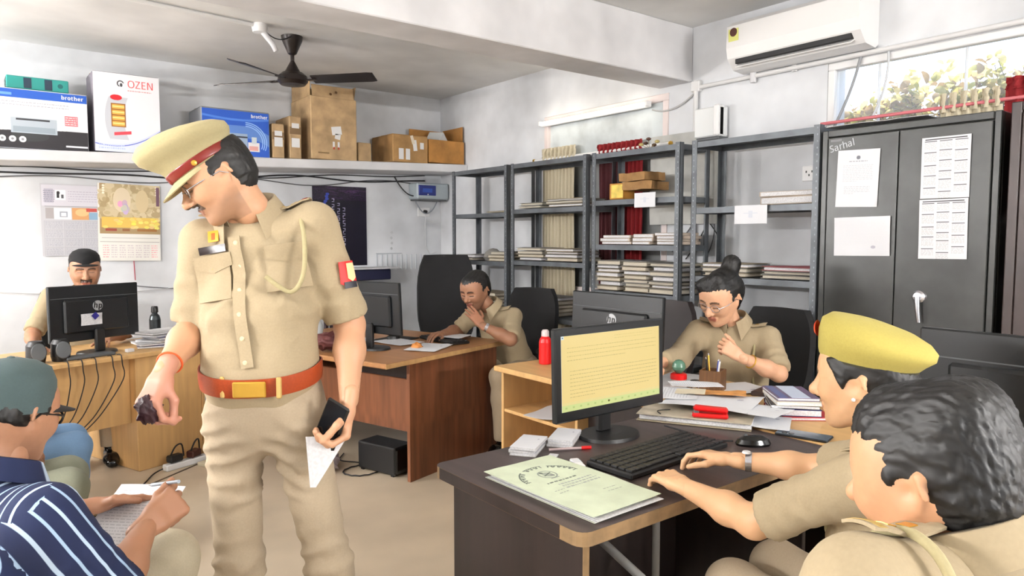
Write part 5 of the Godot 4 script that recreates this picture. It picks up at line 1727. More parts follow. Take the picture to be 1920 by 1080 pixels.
# ---------------------------------------------------------------- light wood desk of the woman with the bun
func wood_desk() -> void:
	var t := thing("office_desk", "light wood desk with open shelves, covered with papers and books", "desk", Vector3(2.3, 0, -3.13))
	obj("desk_top", mb().bx(Vector3(0, 0.722, 0), Vector3(0.66, 0.75, 1.98), 0.004).mesh(), M.wood, t)
	obj("end_panel", mb().bx(Vector3(0.03, 0, 0.03), Vector3(0.62, 0.722, 0.05), 0.002).mesh(), M.wood, t)
	obj("divider_panel", mb().bx(Vector3(0.03, 0, 0.62), Vector3(0.62, 0.722, 0.64), 0.002).mesh(), M.wood, t)
	obj("end_panel", mb().bx(Vector3(0.03, 0, 1.9), Vector3(0.62, 0.722, 1.92), 0.002).mesh(), M.wood, t)
	obj("back_panel", mb().bx(Vector3(0.5, 0.05, 0.05), Vector3(0.52, 0.722, 0.62), 0.002).mesh(), M.wood, t)
	for y in [0.5, 0.26, 0.05]:
		obj("shelf", mb().bx(Vector3(0.035, y, 0.05), Vector3(0.5, y + 0.018, 0.62), 0.002).mesh(), M.wood, t)
	obj("modesty_panel", mb().bx(Vector3(0.1, 0.25, 0.64), Vector3(0.12, 0.722, 1.9), 0.002).mesh(), M.dark_wood, t)
	var by := 0.751
	# sheaf on the shelf
	sheet_on("white papers on the open shelf of the light wood desk", Vector3(2.46, 0.522, -2.8), 0.3, 0.3, 0.21, 1, 0.015)
	sheet_on("white papers on the lower open shelf of the light wood desk", Vector3(2.5, 0.282, -2.75), 0.1, 0.3, 0.21, 1, 0.015)
	# red bottle
	var b := thing("red_flask", "red flask with a black lid standing beside the wide monitor", "flask", Vector3(2.56, by, -3.0))
	obj("body", mb().lathe([[0, 0], [0.033, 0.0], [0.035, 0.006], [0.035, 0.12], [0.03, 0.14], [0.02, 0.155]], 20).mesh(), M.red, b)
	obj("cap", mb().lathe([[0.021, 0.152], [0.022, 0.155], [0.021, 0.18], [0.015, 0.19], [0, 0.19]], 16).mesh(), mat(Color(0.8, 0.75, 0.75), 0.4), b)
	var bk := thing("black_flask", "black flask standing behind the red one", "flask", Vector3(2.66, by, -2.95))
	obj("body", mb().lathe([[0, 0], [0.03, 0.0], [0.032, 0.006], [0.032, 0.12], [0.026, 0.14]], 18).mesh(), M.black, bk)
	obj("cap", mb().lathe([[0.028, 0.14], [0.028, 0.165], [0.02, 0.172], [0, 0.172]], 16).mesh(), M.grey_plastic, bk)
	monitor("wide monitor seen from behind in front of the woman with the hair bun", Vector3(2.63, by, -2.53), PI / 2 + 0.03, 0.61, 0.345, 0.07, true, M.black_gloss, 0.012, 0.04)
	# pen stand
	var ps := thing("pen_stand", "square brown wooden pen stand in front of the woman with the hair bun", "pen stand", Vector3(2.7, by, -1.99), 0.35)
	var pm := mb()
	for s in [-1, 1]:
		pm.box(Vector3(s * 0.044, 0.05, 0), Vector3(0.008, 0.1, 0.096), 0.001)
		pm.box(Vector3(0, 0.05, s * 0.044), Vector3(0.08, 0.1, 0.008), 0.001)
	pm.box(Vector3(0, 0.004, 0), Vector3(0.08, 0.008, 0.08))
	obj("box_body", pm.mesh(), mat(Color(0.46, 0.31, 0.17), 0.5, 0, "wood_dark", 4.0), ps)
	for k in 4:
		var pen := thing("pen", ["blue pen in the wooden pen stand", "white pen in the wooden pen stand", "black pen in the wooden pen stand", "brass coloured pen in the wooden pen stand"][k], "pen", Vector3(2.7 + 0.02 * cos(k * 1.7), by + 0.01, -1.99 + 0.02 * sin(k * 1.7)), 0.0, "pens in the pen stand")
		var dir := Vector3(0.02 * cos(k * 1.7), 0.125 + 0.008 * k, 0.02 * sin(k * 1.7))
		obj("barrel", mb().tube([Vector3.ZERO, dir], 0.004, 8).mesh(), [M.blue, M.white, M.black, M.brass][k], pen)
		obj("tip", mb().tube([dir, dir * 1.06], [0.004, 0.002], 8).mesh(), M.chrome, pen)
	# jar with red lid and a globe on it
	var j := thing("paperweight_jar", "clear jar with a red lid and a green glass ball on it", "jar", Vector3(2.62, by, -2.12))
	obj("jar", mb().lathe([[0, 0], [0.036, 0.0], [0.038, 0.006], [0.036, 0.045], [0.034, 0.05]], 18).mesh(), mat(Color(0.75, 0.72, 0.7), 0.15), j)
	obj("lid", mb().lathe([[0.037, 0.046], [0.038, 0.05], [0.038, 0.068], [0.03, 0.073], [0, 0.073]], 18).mesh(), M.red, j)
	obj("ball", mb().lathe([[0.0, 0.072], [0.015, 0.075], [0.028, 0.09], [0.032, 0.104], [0.028, 0.12], [0.015, 0.133], [0, 0.137]], 18).mesh(), mat(Color(0.32, 0.48, 0.4), 0.12), j)
	var tc := thing("small_clip_box", "small steel clip box beside the red-lidded jar", "clip box", Vector3(2.68, by, -2.07))
	obj("tin", mb().lathe([[0, 0], [0.022, 0], [0.024, 0.03], [0.02, 0.036], [0, 0.036]], 14).mesh(), M.chrome, tc)
	obj("lid", mb().lathe([[0, 0.042], [0.023, 0.04], [0.024, 0.036]], 14).mesh(), M.grey_plastic, tc)
	# papers in front of the woman
	sheet_on("white sheet under the hands of the woman with the bun", Vector3(2.79, by, -2.25), 0.3, 0.3, 0.21, 5)
	sheet_on("white sheet by the edge behind the pen stand", Vector3(2.8, by + 0.002, -1.95), -0.3, 0.3, 0.21, 1)
	sheet_on("white sheet between the jar and the wide monitor", Vector3(2.6, by + 0.001, -2.22), 0.1, 0.3, 0.21, 1)
	var nb := thing("brown_register", "dark brown register lying behind the pen stand", "register", Vector3(2.86, by, -1.74), 0.2)
	obj("cover", mb().box(Vector3(0, 0.01, 0), Vector3(0.16, 0.02, 0.22), 0.003).mesh(), mat(Color(0.2, 0.13, 0.11), 0.5), nb)
	obj("sheets", mb().box(Vector3(0.002, 0.01, 0), Vector3(0.161, 0.014, 0.21)).mesh(), M.paper, nb)
	# books
	var covers := [[Color(0.7, 0.2, 0.22), 0.012, 0.25, 0.19], [Color(0.1, 0.14, 0.36), 0.026, 0.24, 0.17], [Color(0.16, 0.14, 0.14), 0.014, 0.25, 0.18], [Color(0.85, 0.82, 0.76), 0.014, 0.24, 0.17], [Color(0.42, 0.36, 0.46), 0.012, 0.23, 0.16]]
	var bl := ["thin red-edged book at the bottom of the book pile", "thick dark blue book in the book pile", "dark book in the middle of the book pile", "cream book just below the top of the pile", "mauve and white covered book on top of the pile"]
	var yy := by
	for k in 5:
		var c: Array = covers[k]
		var bo := thing("book", bl[k], "book", Vector3(2.62 + [0.01, 0.0, 0.005, -0.005, 0.0][k], yy, -1.55 + [0.02, 0.0, -0.01, 0.0, -0.01][k]), 0.75 + [0.12, 0.0, -0.06, 0.04, 0.08][k], "book pile on the light wood desk")
		var cm := mat(c[0], 0.4)
		obj("cover", mb().box(Vector3(0, c[1] - 0.0012, 0), Vector3(c[2], 0.0024, c[3]), 0.0008).mesh(), cm, bo)
		obj("cover", mb().box(Vector3(0, 0.0012, 0), Vector3(c[2], 0.0024, c[3]), 0.0008).mesh(), cm, bo)
		obj("spine", mb().box(Vector3(c[2] * 0.5 - 0.001, c[1] * 0.5, 0), Vector3(0.0024, c[1], c[3]), 0.0008).mesh(), cm, bo)
		obj("pages", mb().box(Vector3(-0.003, c[1] * 0.5, 0), Vector3(c[2] - 0.008, c[1] - 0.005, c[3] - 0.006)).mesh(), M.paper, bo)
		if k == 4:
			obj("cover_band", card(c[2] * 0.98, 0.07).mesh(), mat(Color(0.78, 0.82, 0.9), 0.4), bo, Vector3(0, c[1] + 0.0002, 0.01)).rotation.x = -PI / 2
			obj("cover_band", card(c[2] * 0.98, 0.03).mesh(), mat(Color(0.36, 0.4, 0.58), 0.4), bo, Vector3(0, c[1] + 0.0002, -0.055)).rotation.x = -PI / 2
		yy += c[1] + 0.0008
	# mobile phone at the near end
	var ph := thing("mobile_phone", "dark mobile phone lying beside the computer mouse", "phone", Vector3(2.33, by, -1.33), 0.25)
	obj("case", mb().box(Vector3(0, 0.0045, 0), Vector3(0.08, 0.009, 0.18), 0.004).mesh(), mat(Color(0.1, 0.11, 0.13), 0.3), ph)
	obj("glass_back", mb().box(Vector3(0, 0.0092, 0), Vector3(0.076, 0.001, 0.175), 0.0004).mesh(), mat(Color(0.42, 0.47, 0.52), 0.12, 0.3), ph)
	for k in 2:
		obj("camera_lens", mb().lathe([[0, 0.002], [0.009, 0.002], [0.01, 0]], 12).mesh(), M.black_gloss, ph, Vector3(-0.022, 0.0096, -0.06 + 0.024 * k))
	office_chair("black office chair of the woman with the hair bun", Vector3(3.3, 0, -2.2), -PI / 2)
	office_chair("dark brown chair standing beside the woman with the hair bun", Vector3(3.2, 0, -2.85), -PI / 2 + 0.2, 0.5, 0.42, mat(Color(0.13, 0.1, 0.1), 0.6))

# ---------------------------------------------------------------- dark desk in front
func screen_image() -> Image:
	var im := blank(640, 400, Color(0.97, 0.87, 0.58))
	var rng := RandomNumberGenerator.new()
	rng.seed = 8
	rect(im, 0, 0, 16, 18, Color(0.9, 0.93, 0.95))
	rect(im, 5, 6, 7, 6, Color(0.2, 0.4, 0.4))
	rect(im, 0, 366, 640, 34, Color(0.86, 0.9, 0.6))
	rect(im, 0, 352, 640, 14, Color(0.95, 0.88, 0.6))
	for k in 14:
		rect(im, 20 + k * 44, 376, 12, 10, Color(0.75, 0.82, 0.5) if k != 6 else Color(0.4, 0.42, 0.2))
	print_rows(im, 330, 22, 260, 2, 15, Color(0.9, 0.8, 0.5), rng, 3)
	print_rows(im, 34, 64, 580, 3, 22, Color(0.83, 0.74, 0.45), rng, 3)
	print_rows(im, 34, 130, 370, 1, 20, Color(0.8, 0.71, 0.44), rng, 3)
	print_rows(im, 50, 188, 570, 7, 20, Color(0.8, 0.71, 0.46), rng, 3, 0.9)
	print_rows(im, 50, 326, 150, 1, 20, Color(0.8, 0.71, 0.46), rng, 3)
	return im
func folder_image() -> Image:
	var im := blank(300, 500, Color(0.78, 0.82, 0.72))
	var ink := Color(0.36, 0.39, 0.36)
	var f := FastNoiseLite.new()
	f.seed = 6
	f.frequency = 0.01
	for y in range(0, 500, 4):
		for x in range(0, 300, 4):
			var k := 1.0 + 0.05 * f.get_noise_2d(x, y)
			rect(im, x, y, 4, 4, Color(0.78 * k, 0.82 * k, 0.72 * k))
	# arc of lettering
	for k in 30:
		if k in [9, 10, 18, 19]:
			continue
		var a := PI * (1.02 + 0.96 * k / 29.0)
		var c := Vector2(150 + 104 * cos(a), 178 + 100 * sin(a))
		var o := Vector2(cos(a), sin(a))
		var w := Vector2(-o.y, o.x)
		line(im, c - w * 5 + o * 8, c + w * 5 + o * 8, 4, ink)
		line(im, c + o * 8, c - o * 8 + w * (3 if k % 2 else -3), 4, ink)
		if k % 3 == 0:
			line(im, c + w * 5, c - w * 5, 3, ink)
	# round emblem
	for k in 40:
		var a := TAU * k / 40.0
		disc(im, 150 + 30 * cos(a), 150 + 34 * sin(a), 3, 3, Color(0.52, 0.55, 0.52))
	disc(im, 150, 150, 18, 22, Color(0.6, 0.63, 0.58))
	line(im, Vector2(132, 158), Vector2(170, 140), 4, ink)
	disc(im, 140, 128, 8, 7, ink)
	disc(im, 160, 164, 8, 9, Color(0.5, 0.52, 0.5))
	line(im, Vector2(134, 188), Vector2(166, 188), 4, Color(0.5, 0.52, 0.5))
	var rng := RandomNumberGenerator.new()
	rng.seed = 2
	print_rows(im, 88, 214, 130, 1, 10, ink, rng, 8)
	print_rows(im, 110, 242, 150, 3, 18, Color(0.62, 0.65, 0.62), rng, 9)
	print_rows(im, 60, 280, 40, 2, 22, Color(0.55, 0.58, 0.54), rng, 4)
	print_rows(im, 190, 360, 60, 2, 22, Color(0.6, 0.63, 0.58), rng, 4)
	return im
func dark_desk() -> void:
	var t := thing("office_desk", "dark brown desk with a worn edge in front of the woman in the beret", "desk", Vector3(1.14, 0, -1.2))
	# x along the front, -z to the back
	var out := []
	var r := 0.035
	var x0 := 0.0
	var x1 := 1.14
	var z0 := -0.67
	var z1 := 0.0
	for cnr in [[x1 - r, z1 - r, 0.0], [x0 + r, z1 - r, 90.0], [x0 + r, z0 + r, 180.0], [x1 - r, z0 + r, 270.0]]:
		for k in 5:
			var a := deg_to_rad(cnr[2] + k * 22.5)
			out.append(Vector2(cnr[0] + r * cos(a), cnr[1] + r * sin(a)))
	var top := mb()
	top.xf = Transform3D(Basis(Vector3(1, 0, 0), Vector3(0, 0, 1), Vector3(0, -1, 0)), Vector3.ZERO)
	top.prism(out, -0.75, -0.749)
	obj("desk_top", top.mesh(), M.dark_top, t)
	var core := mb()
	core.xf = top.xf
	core.prism(out, -0.749, -0.713)
	obj("worn_edge", core.mesh(), M.worn_edge, t)
	# dark band still left on the side edge
	obj("edge_band", mb().bx(Vector3(-0.001, 0.714, -0.63), Vector3(0.002, 0.7485, -0.08)).mesh(), M.dark_wood, t)
	obj("end_panel", mb().bx(Vector3(0.05, 0, -0.63), Vector3(0.07, 0.713, -0.05), 0.002).mesh(), M.dark_wood, t)
	obj("panel_edge", mb().bx(Vector3(0.05, 0, -0.05), Vector3(0.07, 0.713, -0.047)).mesh(), M.worn_edge, t)
	obj("end_panel", mb().bx(Vector3(1.06, 0, -0.63), Vector3(1.08, 0.713, -0.05), 0.002).mesh(), M.dark_wood, t)
	obj("modesty_panel", mb().bx(Vector3(0.07, 0.1, -0.6), Vector3(1.06, 0.713, -0.58), 0.002).mesh(), M.dark_wood, t)
	# steel footrest frame under the desk
	var fr := thing("footrest", "pale steel footrest frame under the dark desk", "footrest", Vector3(1.3, 0, -1.42))
	var pale := mat(Color(0.66, 0.67, 0.67), 0.5)
	obj("leg", mb().tube([Vector3(0.08, 0.0, -0.1), Vector3(0.08, 0.66, -0.1)], 0.012, 8).mesh(), pale, fr)
	obj("leg", mb().tube([Vector3(0.08, 0.0, 0.2), Vector3(0.08, 0.56, 0.2)], 0.012, 8).mesh(), pale, fr)
	obj("rail", mb().tube([Vector3(0.08, 0.56, 0.2), Vector3(0.08, 0.66, -0.1)], 0.012, 8).mesh(), pale, fr)
	obj("rail", mb().tube([Vector3(0.08, 0.56, 0.2), Vector3(-0.08, 0.56, 0.2)], 0.012, 8).mesh(), pale, fr)
	obj("leg", mb().tube([Vector3(0.36, 0.0, 0.0), Vector3(0.36, 0.71, 0.0)], 0.012, 8).mesh(), pale, fr)
	obj("rail", mb().tube([Vector3(0.08, 0.2, 0.0), Vector3(0.36, 0.2, 0.0)], 0.012, 8).mesh(), pale, fr)
	var by := 0.7505
	# monitor with the text
	var sm := printed(screen_image(), 0.3)
	sm.emission_enabled = true
	sm.emission_texture = sm.albedo_texture
	sm.albedo_color = Color(0.15, 0.15, 0.15)
	sm.emission_energy_multiplier = 0.92
	var mo := monitor("monitor showing a page of yellow text in front of the woman in the beret", Vector3(1.8, by, -1.74), 0.0, 0.535, 0.315, 0.085, false, sm, 0.026, -0.03)
	mo.set_meta("group", "computer monitors")
	# two stacks of slips
	var rng := RandomNumberGenerator.new()
	rng.seed = 19
	for k in 2:
		for q in 3:
			var s := thing("slip_pad", "%s of white slips in the %s stack on the dark desk" % [["bottom pad", "middle pad", "top pad"][q], ["front", "rear"][k]], "pad", Vector3([1.46, 1.625][k] + rng.randf_range(-0.006, 0.006), by + q * [0.0105, 0.009][k], [-1.80, -1.80][k] + rng.randf_range(-0.005, 0.005)), [0.62, 0.62][k] + rng.randf_range(-0.06, 0.06), "pads of slips")
			var hh: float = [0.01, 0.0085][k]
			obj("sheets", mb().box(Vector3(0, hh * 0.5, 0), Vector3(0.15, hh, 0.085), 0.001).mesh(), M.paper, s)
			obj("top_slip", card(0.149, 0.084, 0.0003).mesh(), page(5 if q < 2 else 1), s, Vector3(0, hh, 0)).rotation.x = -PI / 2
			if q == 0:
				obj("backing", mb().box(Vector3(0, 0.001, 0), Vector3(0.152, 0.002, 0.087)).mesh(), M.grey_file, s)
	var pn := thing("pen", "clear pen with a red cap behind the file folder", "pen", Vector3(1.58, by + 0.005, -1.72), 0.0)
	obj("barrel", mb().tube([Vector3(-0.07, 0, -0.03), Vector3(0.03, 0, 0.022)], 0.0045, 8).mesh(), mat(Color(0.7, 0.62, 0.62), 0.2), pn)
	obj("cap", mb().tube([Vector3(0.028, 0, 0.021), Vector3(0.058, 0, 0.036)], 0.0062, 8).mesh(), M.red, pn)
	# folder with papers in it
	var fo := thing("file_folder", "pale green printed file folder at the edge of the dark desk", "folder", Vector3(1.325, by, -1.45), 0.0)
	obj("back_cover", mb().box(Vector3(0, 0.0015, 0), Vector3(0.25, 0.002, 0.44), 0.0005).mesh(), mat(Color(0.72, 0.74, 0.68), 0.8), fo)
	for k in 3:
		var sh := obj("inner_sheet", mb().box(Vector3(0.008 * k - 0.005, 0.004 + k * 0.0022, 0.006 + 0.004 * k), Vector3(0.235, 0.0018, 0.435), 0.0004).mesh(), M.paper, fo)
		sh.rotation.y = -0.012 * k
	var cov := obj("front_cover", curled(0.26, 0.44, 0.006, 14, 0.0012, 10).mesh(), printed(folder_image(), 0.75), fo, Vector3(0, 0.0135, 0))
	cov.basis = Basis(Vector3.UP, 0.0) * Basis(Vector3(1, 0, 0), Vector3(0, 0, -1), Vector3(0, 1, 0))
	fo.rotation.y = 0.03
	var es := thing("eraser", "white eraser between the folder and the keyboard", "eraser", Vector3(1.475, by, -1.575), 1.15)
	obj("block", mb().box(Vector3(0, 0.008, 0), Vector3(0.075, 0.016, 0.028), 0.003).mesh(), M.white, es)
	obj("sleeve", mb().box(Vector3(0.012, 0.008, 0), Vector3(0.04, 0.0168, 0.0288), 0.002).mesh(), mat(Color(0.85, 0.86, 0.88), 0.5), es)
	tag(obj("paper_slip", boxm(Vector3(0.07, 0.004, 0.03), 0.001), M.paper, null, Vector3(1.47, by + 0.002, -1.69), 0.6), "small white slip behind the green folder", "paper")
	# keyboard, mouse
	var kb := keyboard("black keyboard under the hands of the woman in the beret", Vector3(1.755, by, -1.49), 0.06, 0.5, 0.18)
	kb.set_meta("group", "keyboards")
	var ms := thing("computer_mouse", "glossy black mouse beside the files on the dark desk", "mouse", Vector3(2.1, by, -1.38), 0.91)
	obj("shell", mb().lathe([[0.0, 0.036], [0.016, 0.033], [0.027, 0.022], [0.031, 0.008], [0.029, 0.0]], 20, Vector3.ZERO, 1.05, 1.95).mesh(), M.black_gloss, ms)
	obj("wheel", mb().tube([Vector3(-0.004, 0.034, -0.026), Vector3(0.004, 0.034, -0.026)], 0.006, 8).mesh(), M.grey_plastic, ms)
	cable("black mouse cable on the dark desk", [Vector3(2.06, by + 0.01, -1.43), Vector3(2.03, by + 0.004, -1.5), Vector3(2.04, by + 0.004, -1.6), Vector3(2.05, by + 0.004, -1.72)], 0.003)
	# files and papers behind the keyboard
	var ff := thing("beige_file", "thick beige file under the red punch", "file", Vector3(2.24, by + 0.0005, -1.72), 0.5)
	obj("cover", mb().box(Vector3(0, 0.002, 0), Vector3(0.24, 0.003, 0.42), 0.0006).mesh(), M.buff, ff)
	obj("sheets", mb().box(Vector3(0.006, 0.014, 0.004), Vector3(0.225, 0.02, 0.41), 0.002).mesh(), M.paper, ff)
	obj("cover", mb().box(Vector3(0, 0.0265, 0), Vector3(0.24, 0.003, 0.42), 0.0006).mesh(), mat(Color(0.76, 0.72, 0.64), 0.8, 0, "stain", 3.0), ff)
	obj("tie_cord", mb().tube(smooth([Vector3(-0.1, 0.029, -0.12), Vector3(-0.06, 0.031, -0.14), Vector3(-0.02, 0.03, -0.1)]), 0.002, 5).mesh(), M.wire, ff)
	var py := by + 0.03
	sheet_on("creased white sheet lying across the beige file", Vector3(2.36, py + 0.012, -1.74), 0.35, 0.3, 0.34, 1, 0.012)
	sheet_on("bluish white sheet lying on the beige file near the monitor", Vector3(2.3, py + 0.016, -1.95), 0.6, 0.21, 0.297, 5, 0.012)
	sheet_on("curled white sheet hanging off the end of the beige file", Vector3(2.39, py + 0.006, -1.55), 0.2, 0.2, 0.2, 1, 0.012)
	sheet_on("white sheet under the curled one by the computer mouse", Vector3(2.35, by + 0.008, -1.52), 0.5, 0.2, 0.22, 1, 0.01)
	var oc := thing("orange_slip", "orange and cream printed slip on the papers behind the red punch", "slip", Vector3(2.47, py + 0.028, -1.78), 0.6)
	obj("slip", soft_slab(0.1, 0.001, 0.2, 44, 0.008, 0.0).mesh(), mat(Color(0.88, 0.62, 0.34), 0.7, 0, "stain", 6.0), oc)
	obj("slip_end", soft_slab(0.1, 0.001, 0.12, 45, 0.008, 0.002).mesh(), mat(Color(0.86, 0.82, 0.72), 0.7), oc, Vector3(-0.02, 0, -0.12))
	sheet_on("cream printed receipt near the pen stand", Vector3(2.5, by + 0.06, -1.93), 0.9, 0.1, 0.22, 5, 0.01)
	var pu := thing("red_punch", "bright red plastic punch lying on the beige file", "punch", Vector3(2.2, py, -1.63), 0.62)
	obj("base", mb().box(Vector3(0, 0.008, 0), Vector3(0.05, 0.016, 0.13), 0.006).mesh(), M.red, pu)
	var lv := obj("lever", mb().box(Vector3(0, 0.031, 0), Vector3(0.042, 0.018, 0.125), 0.007).mesh(), M.red, pu)
	lv.rotation.x = 0.04
	obj("hinge", mb().box(Vector3(0, 0.02, -0.05), Vector3(0.03, 0.014, 0.02), 0.002).mesh(), M.chrome, pu)
	# monitor at the edge of the photo and its own table
	var rt := thing("side_table", "light wood table at the edge of the photo under the large dark monitor", "table", Vector3(1.9, 0, -0.35))
	obj("table_top", mb().bx(Vector3(0.12, 0.71, -0.62), Vector3(0.75, 0.74, 0.75), 0.004).mesh(), M.wood, rt)
	for s in [[0.16, -0.58], [0.71, -0.58], [0.16, 0.71], [0.71, 0.71]]:
		obj("leg", mb().tube([Vector3(s[0], 0, s[1]), Vector3(s[0], 0.71, s[1])], 0.02, 8).mesh(), M.dark_wood, rt)

# ---------------------------------------------------------------- people
func lin(c: Color) -> Color:
	return c.srgb_to_linear()
# ripple a net along its normals with stretched noise, then work out the normals again: folds in cloth, strands in hair
func ripple(d: Dictionary, amp: float, freq: Vector3, seed_: int, oct := 2) -> Dictionary:
	var f := FastNoiseLite.new()
	f.seed = seed_
	f.frequency = 1.0
	f.fractal_octaves = oct
	var v: PackedVector3Array = d.v
	var n: PackedVector3Array = d.n
	for k in v.size():
		var p := v[k] * freq
		v[k] += n[k] * (amp * f.get_noise_3dv(p))
	d.v = v
	return renormal(d)
func renormal(d: Dictionary) -> Dictionary:
	var v: PackedVector3Array = d.v
	var i: PackedInt32Array = d.i
	var n := PackedVector3Array()
	n.resize(v.size())
	for k in range(0, i.size(), 3):
		var c := (v[i[k + 2]] - v[i[k]]).cross(v[i[k + 1]] - v[i[k]])
		n[i[k]] += c
		n[i[k + 1]] += c
		n[i[k + 2]] += c
	for k in n.size():
		n[k] = n[k].normalized()
	d.n = n
	return d
# creases running across a limb or a body between two points: short ridges of real depth
func creases(d: Dictionary, a: Vector3, b: Vector3, reach: float, count: float, amp: float, dir := Vector3.ZERO, seed_ := 3) -> Dictionary:
	var f := FastNoiseLite.new()
	f.seed = seed_
	f.frequency = 6.0
	var v: PackedVector3Array = d.v
	var n: PackedVector3Array = d.n
	var ax := (b - a).normalized()
	if dir != Vector3.ZERO:
		ax = dir.normalized()
	var len := (b - a).length()
	for k in v.size():
		var q := v[k] - a
		var s := q.dot((b - a) / len) / len
		if s < -0.1 or s > 1.1:
			continue
		var far := (q - (b - a) * clampf(s, 0, 1)).length()
		if far > reach:
			continue
		var w := clampf(sin(PI * clampf((s + 0.1) / 1.2, 0, 1)), 0, 1) * (1.0 - far / reach * 0.6)
		var ph := q.dot(ax) / len * count * TAU + 3.0 * f.get_noise_3dv(v[k])
		var r := sin(ph)
		v[k] += n[k] * (amp * w * (r if r > 0 else r * 0.5) * (0.6 + 0.8 * f.get_noise_3dv(v[k] * 0.5 + Vector3(3, 1, 2))))
	d.v = v
	return renormal(d)
func net_mesh(d: Dictionary) -> ArrayMesh:
	return mb().add(d).mesh()

# ---- head: own frame, x to the person's left, y up, z out of the face; origin between the ears
var heads := {}
func head_body(female: bool) -> Body:
	var b := Body.new()
	var X := Vector3(1, 0, 0)
	var w := 0.95 if female else 1.0
	b.bone(Vector3(0, 0.05, -0.032), Vector3(0, 0.046, 0.022), 0.072, 0.066, 0.03, X, 0.004, 0.004)
	b.bone(Vector3(0, 0.0, -0.035), Vector3(0, 0.0, 0.02), 0.066, 0.06, 0.04, X, 0.004, 0.006)
	b.bone(Vector3(0, 0.04, 0.03), Vector3(0, 0.005, 0.036), 0.052, 0.05, 0.03, X, 0.018 * w, 0.016 * w)
	b.bone(Vector3(0, 0.0, 0.034), Vector3(0, -0.055, 0.038), 0.05, 0.04, 0.03, X, 0.014 * w, 0.008 * w)
	b.bone(Vector3(0, -0.06, 0.034), Vector3(0, -0.09, 0.054), 0.036, 0.022, 0.025, X, 0.012 * w, 0.008 * w)
	for s in [-1.0, 1.0]:
		b.bone(Vector3(s * 0.056, -0.03, 0.0), Vector3(s * 0.03, -0.082, 0.045), 0.018, 0.016, 0.03)
		b.ball(Vector3(s * 0.038 * w, -0.022, 0.062), 0.022, 0.025)
		b.bone(Vector3(s * 0.012, 0.026, 0.083), Vector3(s * 0.045, 0.024, 0.068), 0.008, 0.008, 0.014)
	b.bone(Vector3(0, 0.022, 0.084), Vector3(0, -0.02, 0.109), 0.0085, 0.0115, 0.012)
	b.ball(Vector3(0, -0.026, 0.113 if not female else 0.112), 0.0115, 0.01)
	for s in [-1.0, 1.0]:
		b.ball(Vector3(s * 0.0115, -0.031, 0.097), 0.0085, 0.008)
	# eye hollows, lids
	for s in [-1.0, 1.0]:
		b.bone(Vector3(s * 0.022, 0.007, 0.098), Vector3(s * 0.042, 0.007, 0.088), 0.012, 0.011, 0.012, Vector3.ZERO, 0, 0, 2)
		b.bone(Vector3(s * 0.025, 0.005, 0.077), Vector3(s * 0.039, 0.005, 0.073), 0.0125, 0.0115, 0.006)
	# lips, the groove between them, chin
	b.bone(Vector3(-0.017, -0.055, 0.083), Vector3(0.017, -0.055, 0.083), 0.0075, 0.0075, 0.008)
	b.ball(Vector3(0, -0.053, 0.088), 0.0075, 0.008)
	b.bone(Vector3(-0.013, -0.066, 0.082), Vector3(0.013, -0.066, 0.082), 0.0082, 0.0082, 0.006)
	b.bone(Vector3(-0.02, -0.0605, 0.094), Vector3(0.02, -0.0605, 0.094), 0.0025, 0.0025, 0.004, Vector3.ZERO, 0, 0, 2)
	b.ball(Vector3(0, -0.092, 0.069), 0.017, 0.02)
	# ears
	for s in [-1.0, 1.0]:
		b.bone(Vector3(s * 0.074, 0.018, -0.014), Vector3(s * 0.071, -0.024, -0.003), 0.0065, 0.007, 0.006, Vector3(s * 0.35, 0.1, -0.9), 0.013, 0.007)
		b.ball(Vector3(s * 0.084, 0.0, -0.004), 0.009, 0.006, 2)
		b.bone(Vector3(s * 0.083, 0.022, -0.02), Vector3(s * 0.086, -0.004, -0.028), 0.005, 0.0045, 0.005)
	# neck stub
	b.bone(Vector3(0, -0.03, -0.025), Vector3(0, -0.11, -0.03), 0.05 if not female else 0.043, 0.054 if not female else 0.044, 0.03)
	return b
func head_net(female: bool) -> Dictionary:
	if not heads.has(female):
		heads[female] = head_body(female).net(0.0034)
	return heads[female]
func head_colors(d: Dictionary, skin: Color, o: Dictionary) -> PackedColorArray:
	var c := PackedColorArray()
	var v: PackedVector3Array = d.v
	c.resize(v.size())
	var base := lin(skin)
	var lip := base.lerp(lin(o.get("lip", Color(0.62, 0.3, 0.27))), 0.65)
	var hair := lin(Color(0.06, 0.05, 0.045))
	var f := FastNoiseLite.new()
	f.seed = 8
	f.frequency = 60.0
	for k in v.size():
		var p := v[k]
		var q := base * (1.0 + 0.06 * f.get_noise_3dv(p))
		q.a = 1.0
		if p.z > 0.05:
			var e := Vector2(absf(p.x), p.y)
			if absf(p.y + 0.0605) < 0.012 and absf(p.x) < 0.024 - absf(p.y + 0.0605) * 0.6 and p.z > 0.075:
				q = lip
			# eyebrow
			var yb := 0.03 - absf(e.x - 0.03) * 0.2
			if e.x > 0.011 and e.x < 0.052 and absf(p.y - yb) < 0.0052:
				q = q.lerp(hair, 0.85)
			# lash line
			if absf(e.x - 0.032) < 0.014 and absf(p.y - (0.004 if not o.get("down", true) else 0.0)) < 0.002 and p.z > 0.07:
				q = q.lerp(hair, 0.8)
			if o.get("moustache", false) and p.y < -0.034 and p.y > -0.0535 - absf(p.x) * 0.12 and absf(p.x) < 0.031 and p.z > 0.07:
				q = q.lerp(hair, 0.85)
		if o.get("stubble", 0.0) > 0.0 and p.y < -0.035 and p.z > -0.02 and p.y > -0.125:
			q = q.lerp(lin(Color(0.2, 0.16, 0.14)), o.stubble * clampf((-0.035 - p.y) / 0.03, 0, 1))
		c[k] = q
	return c
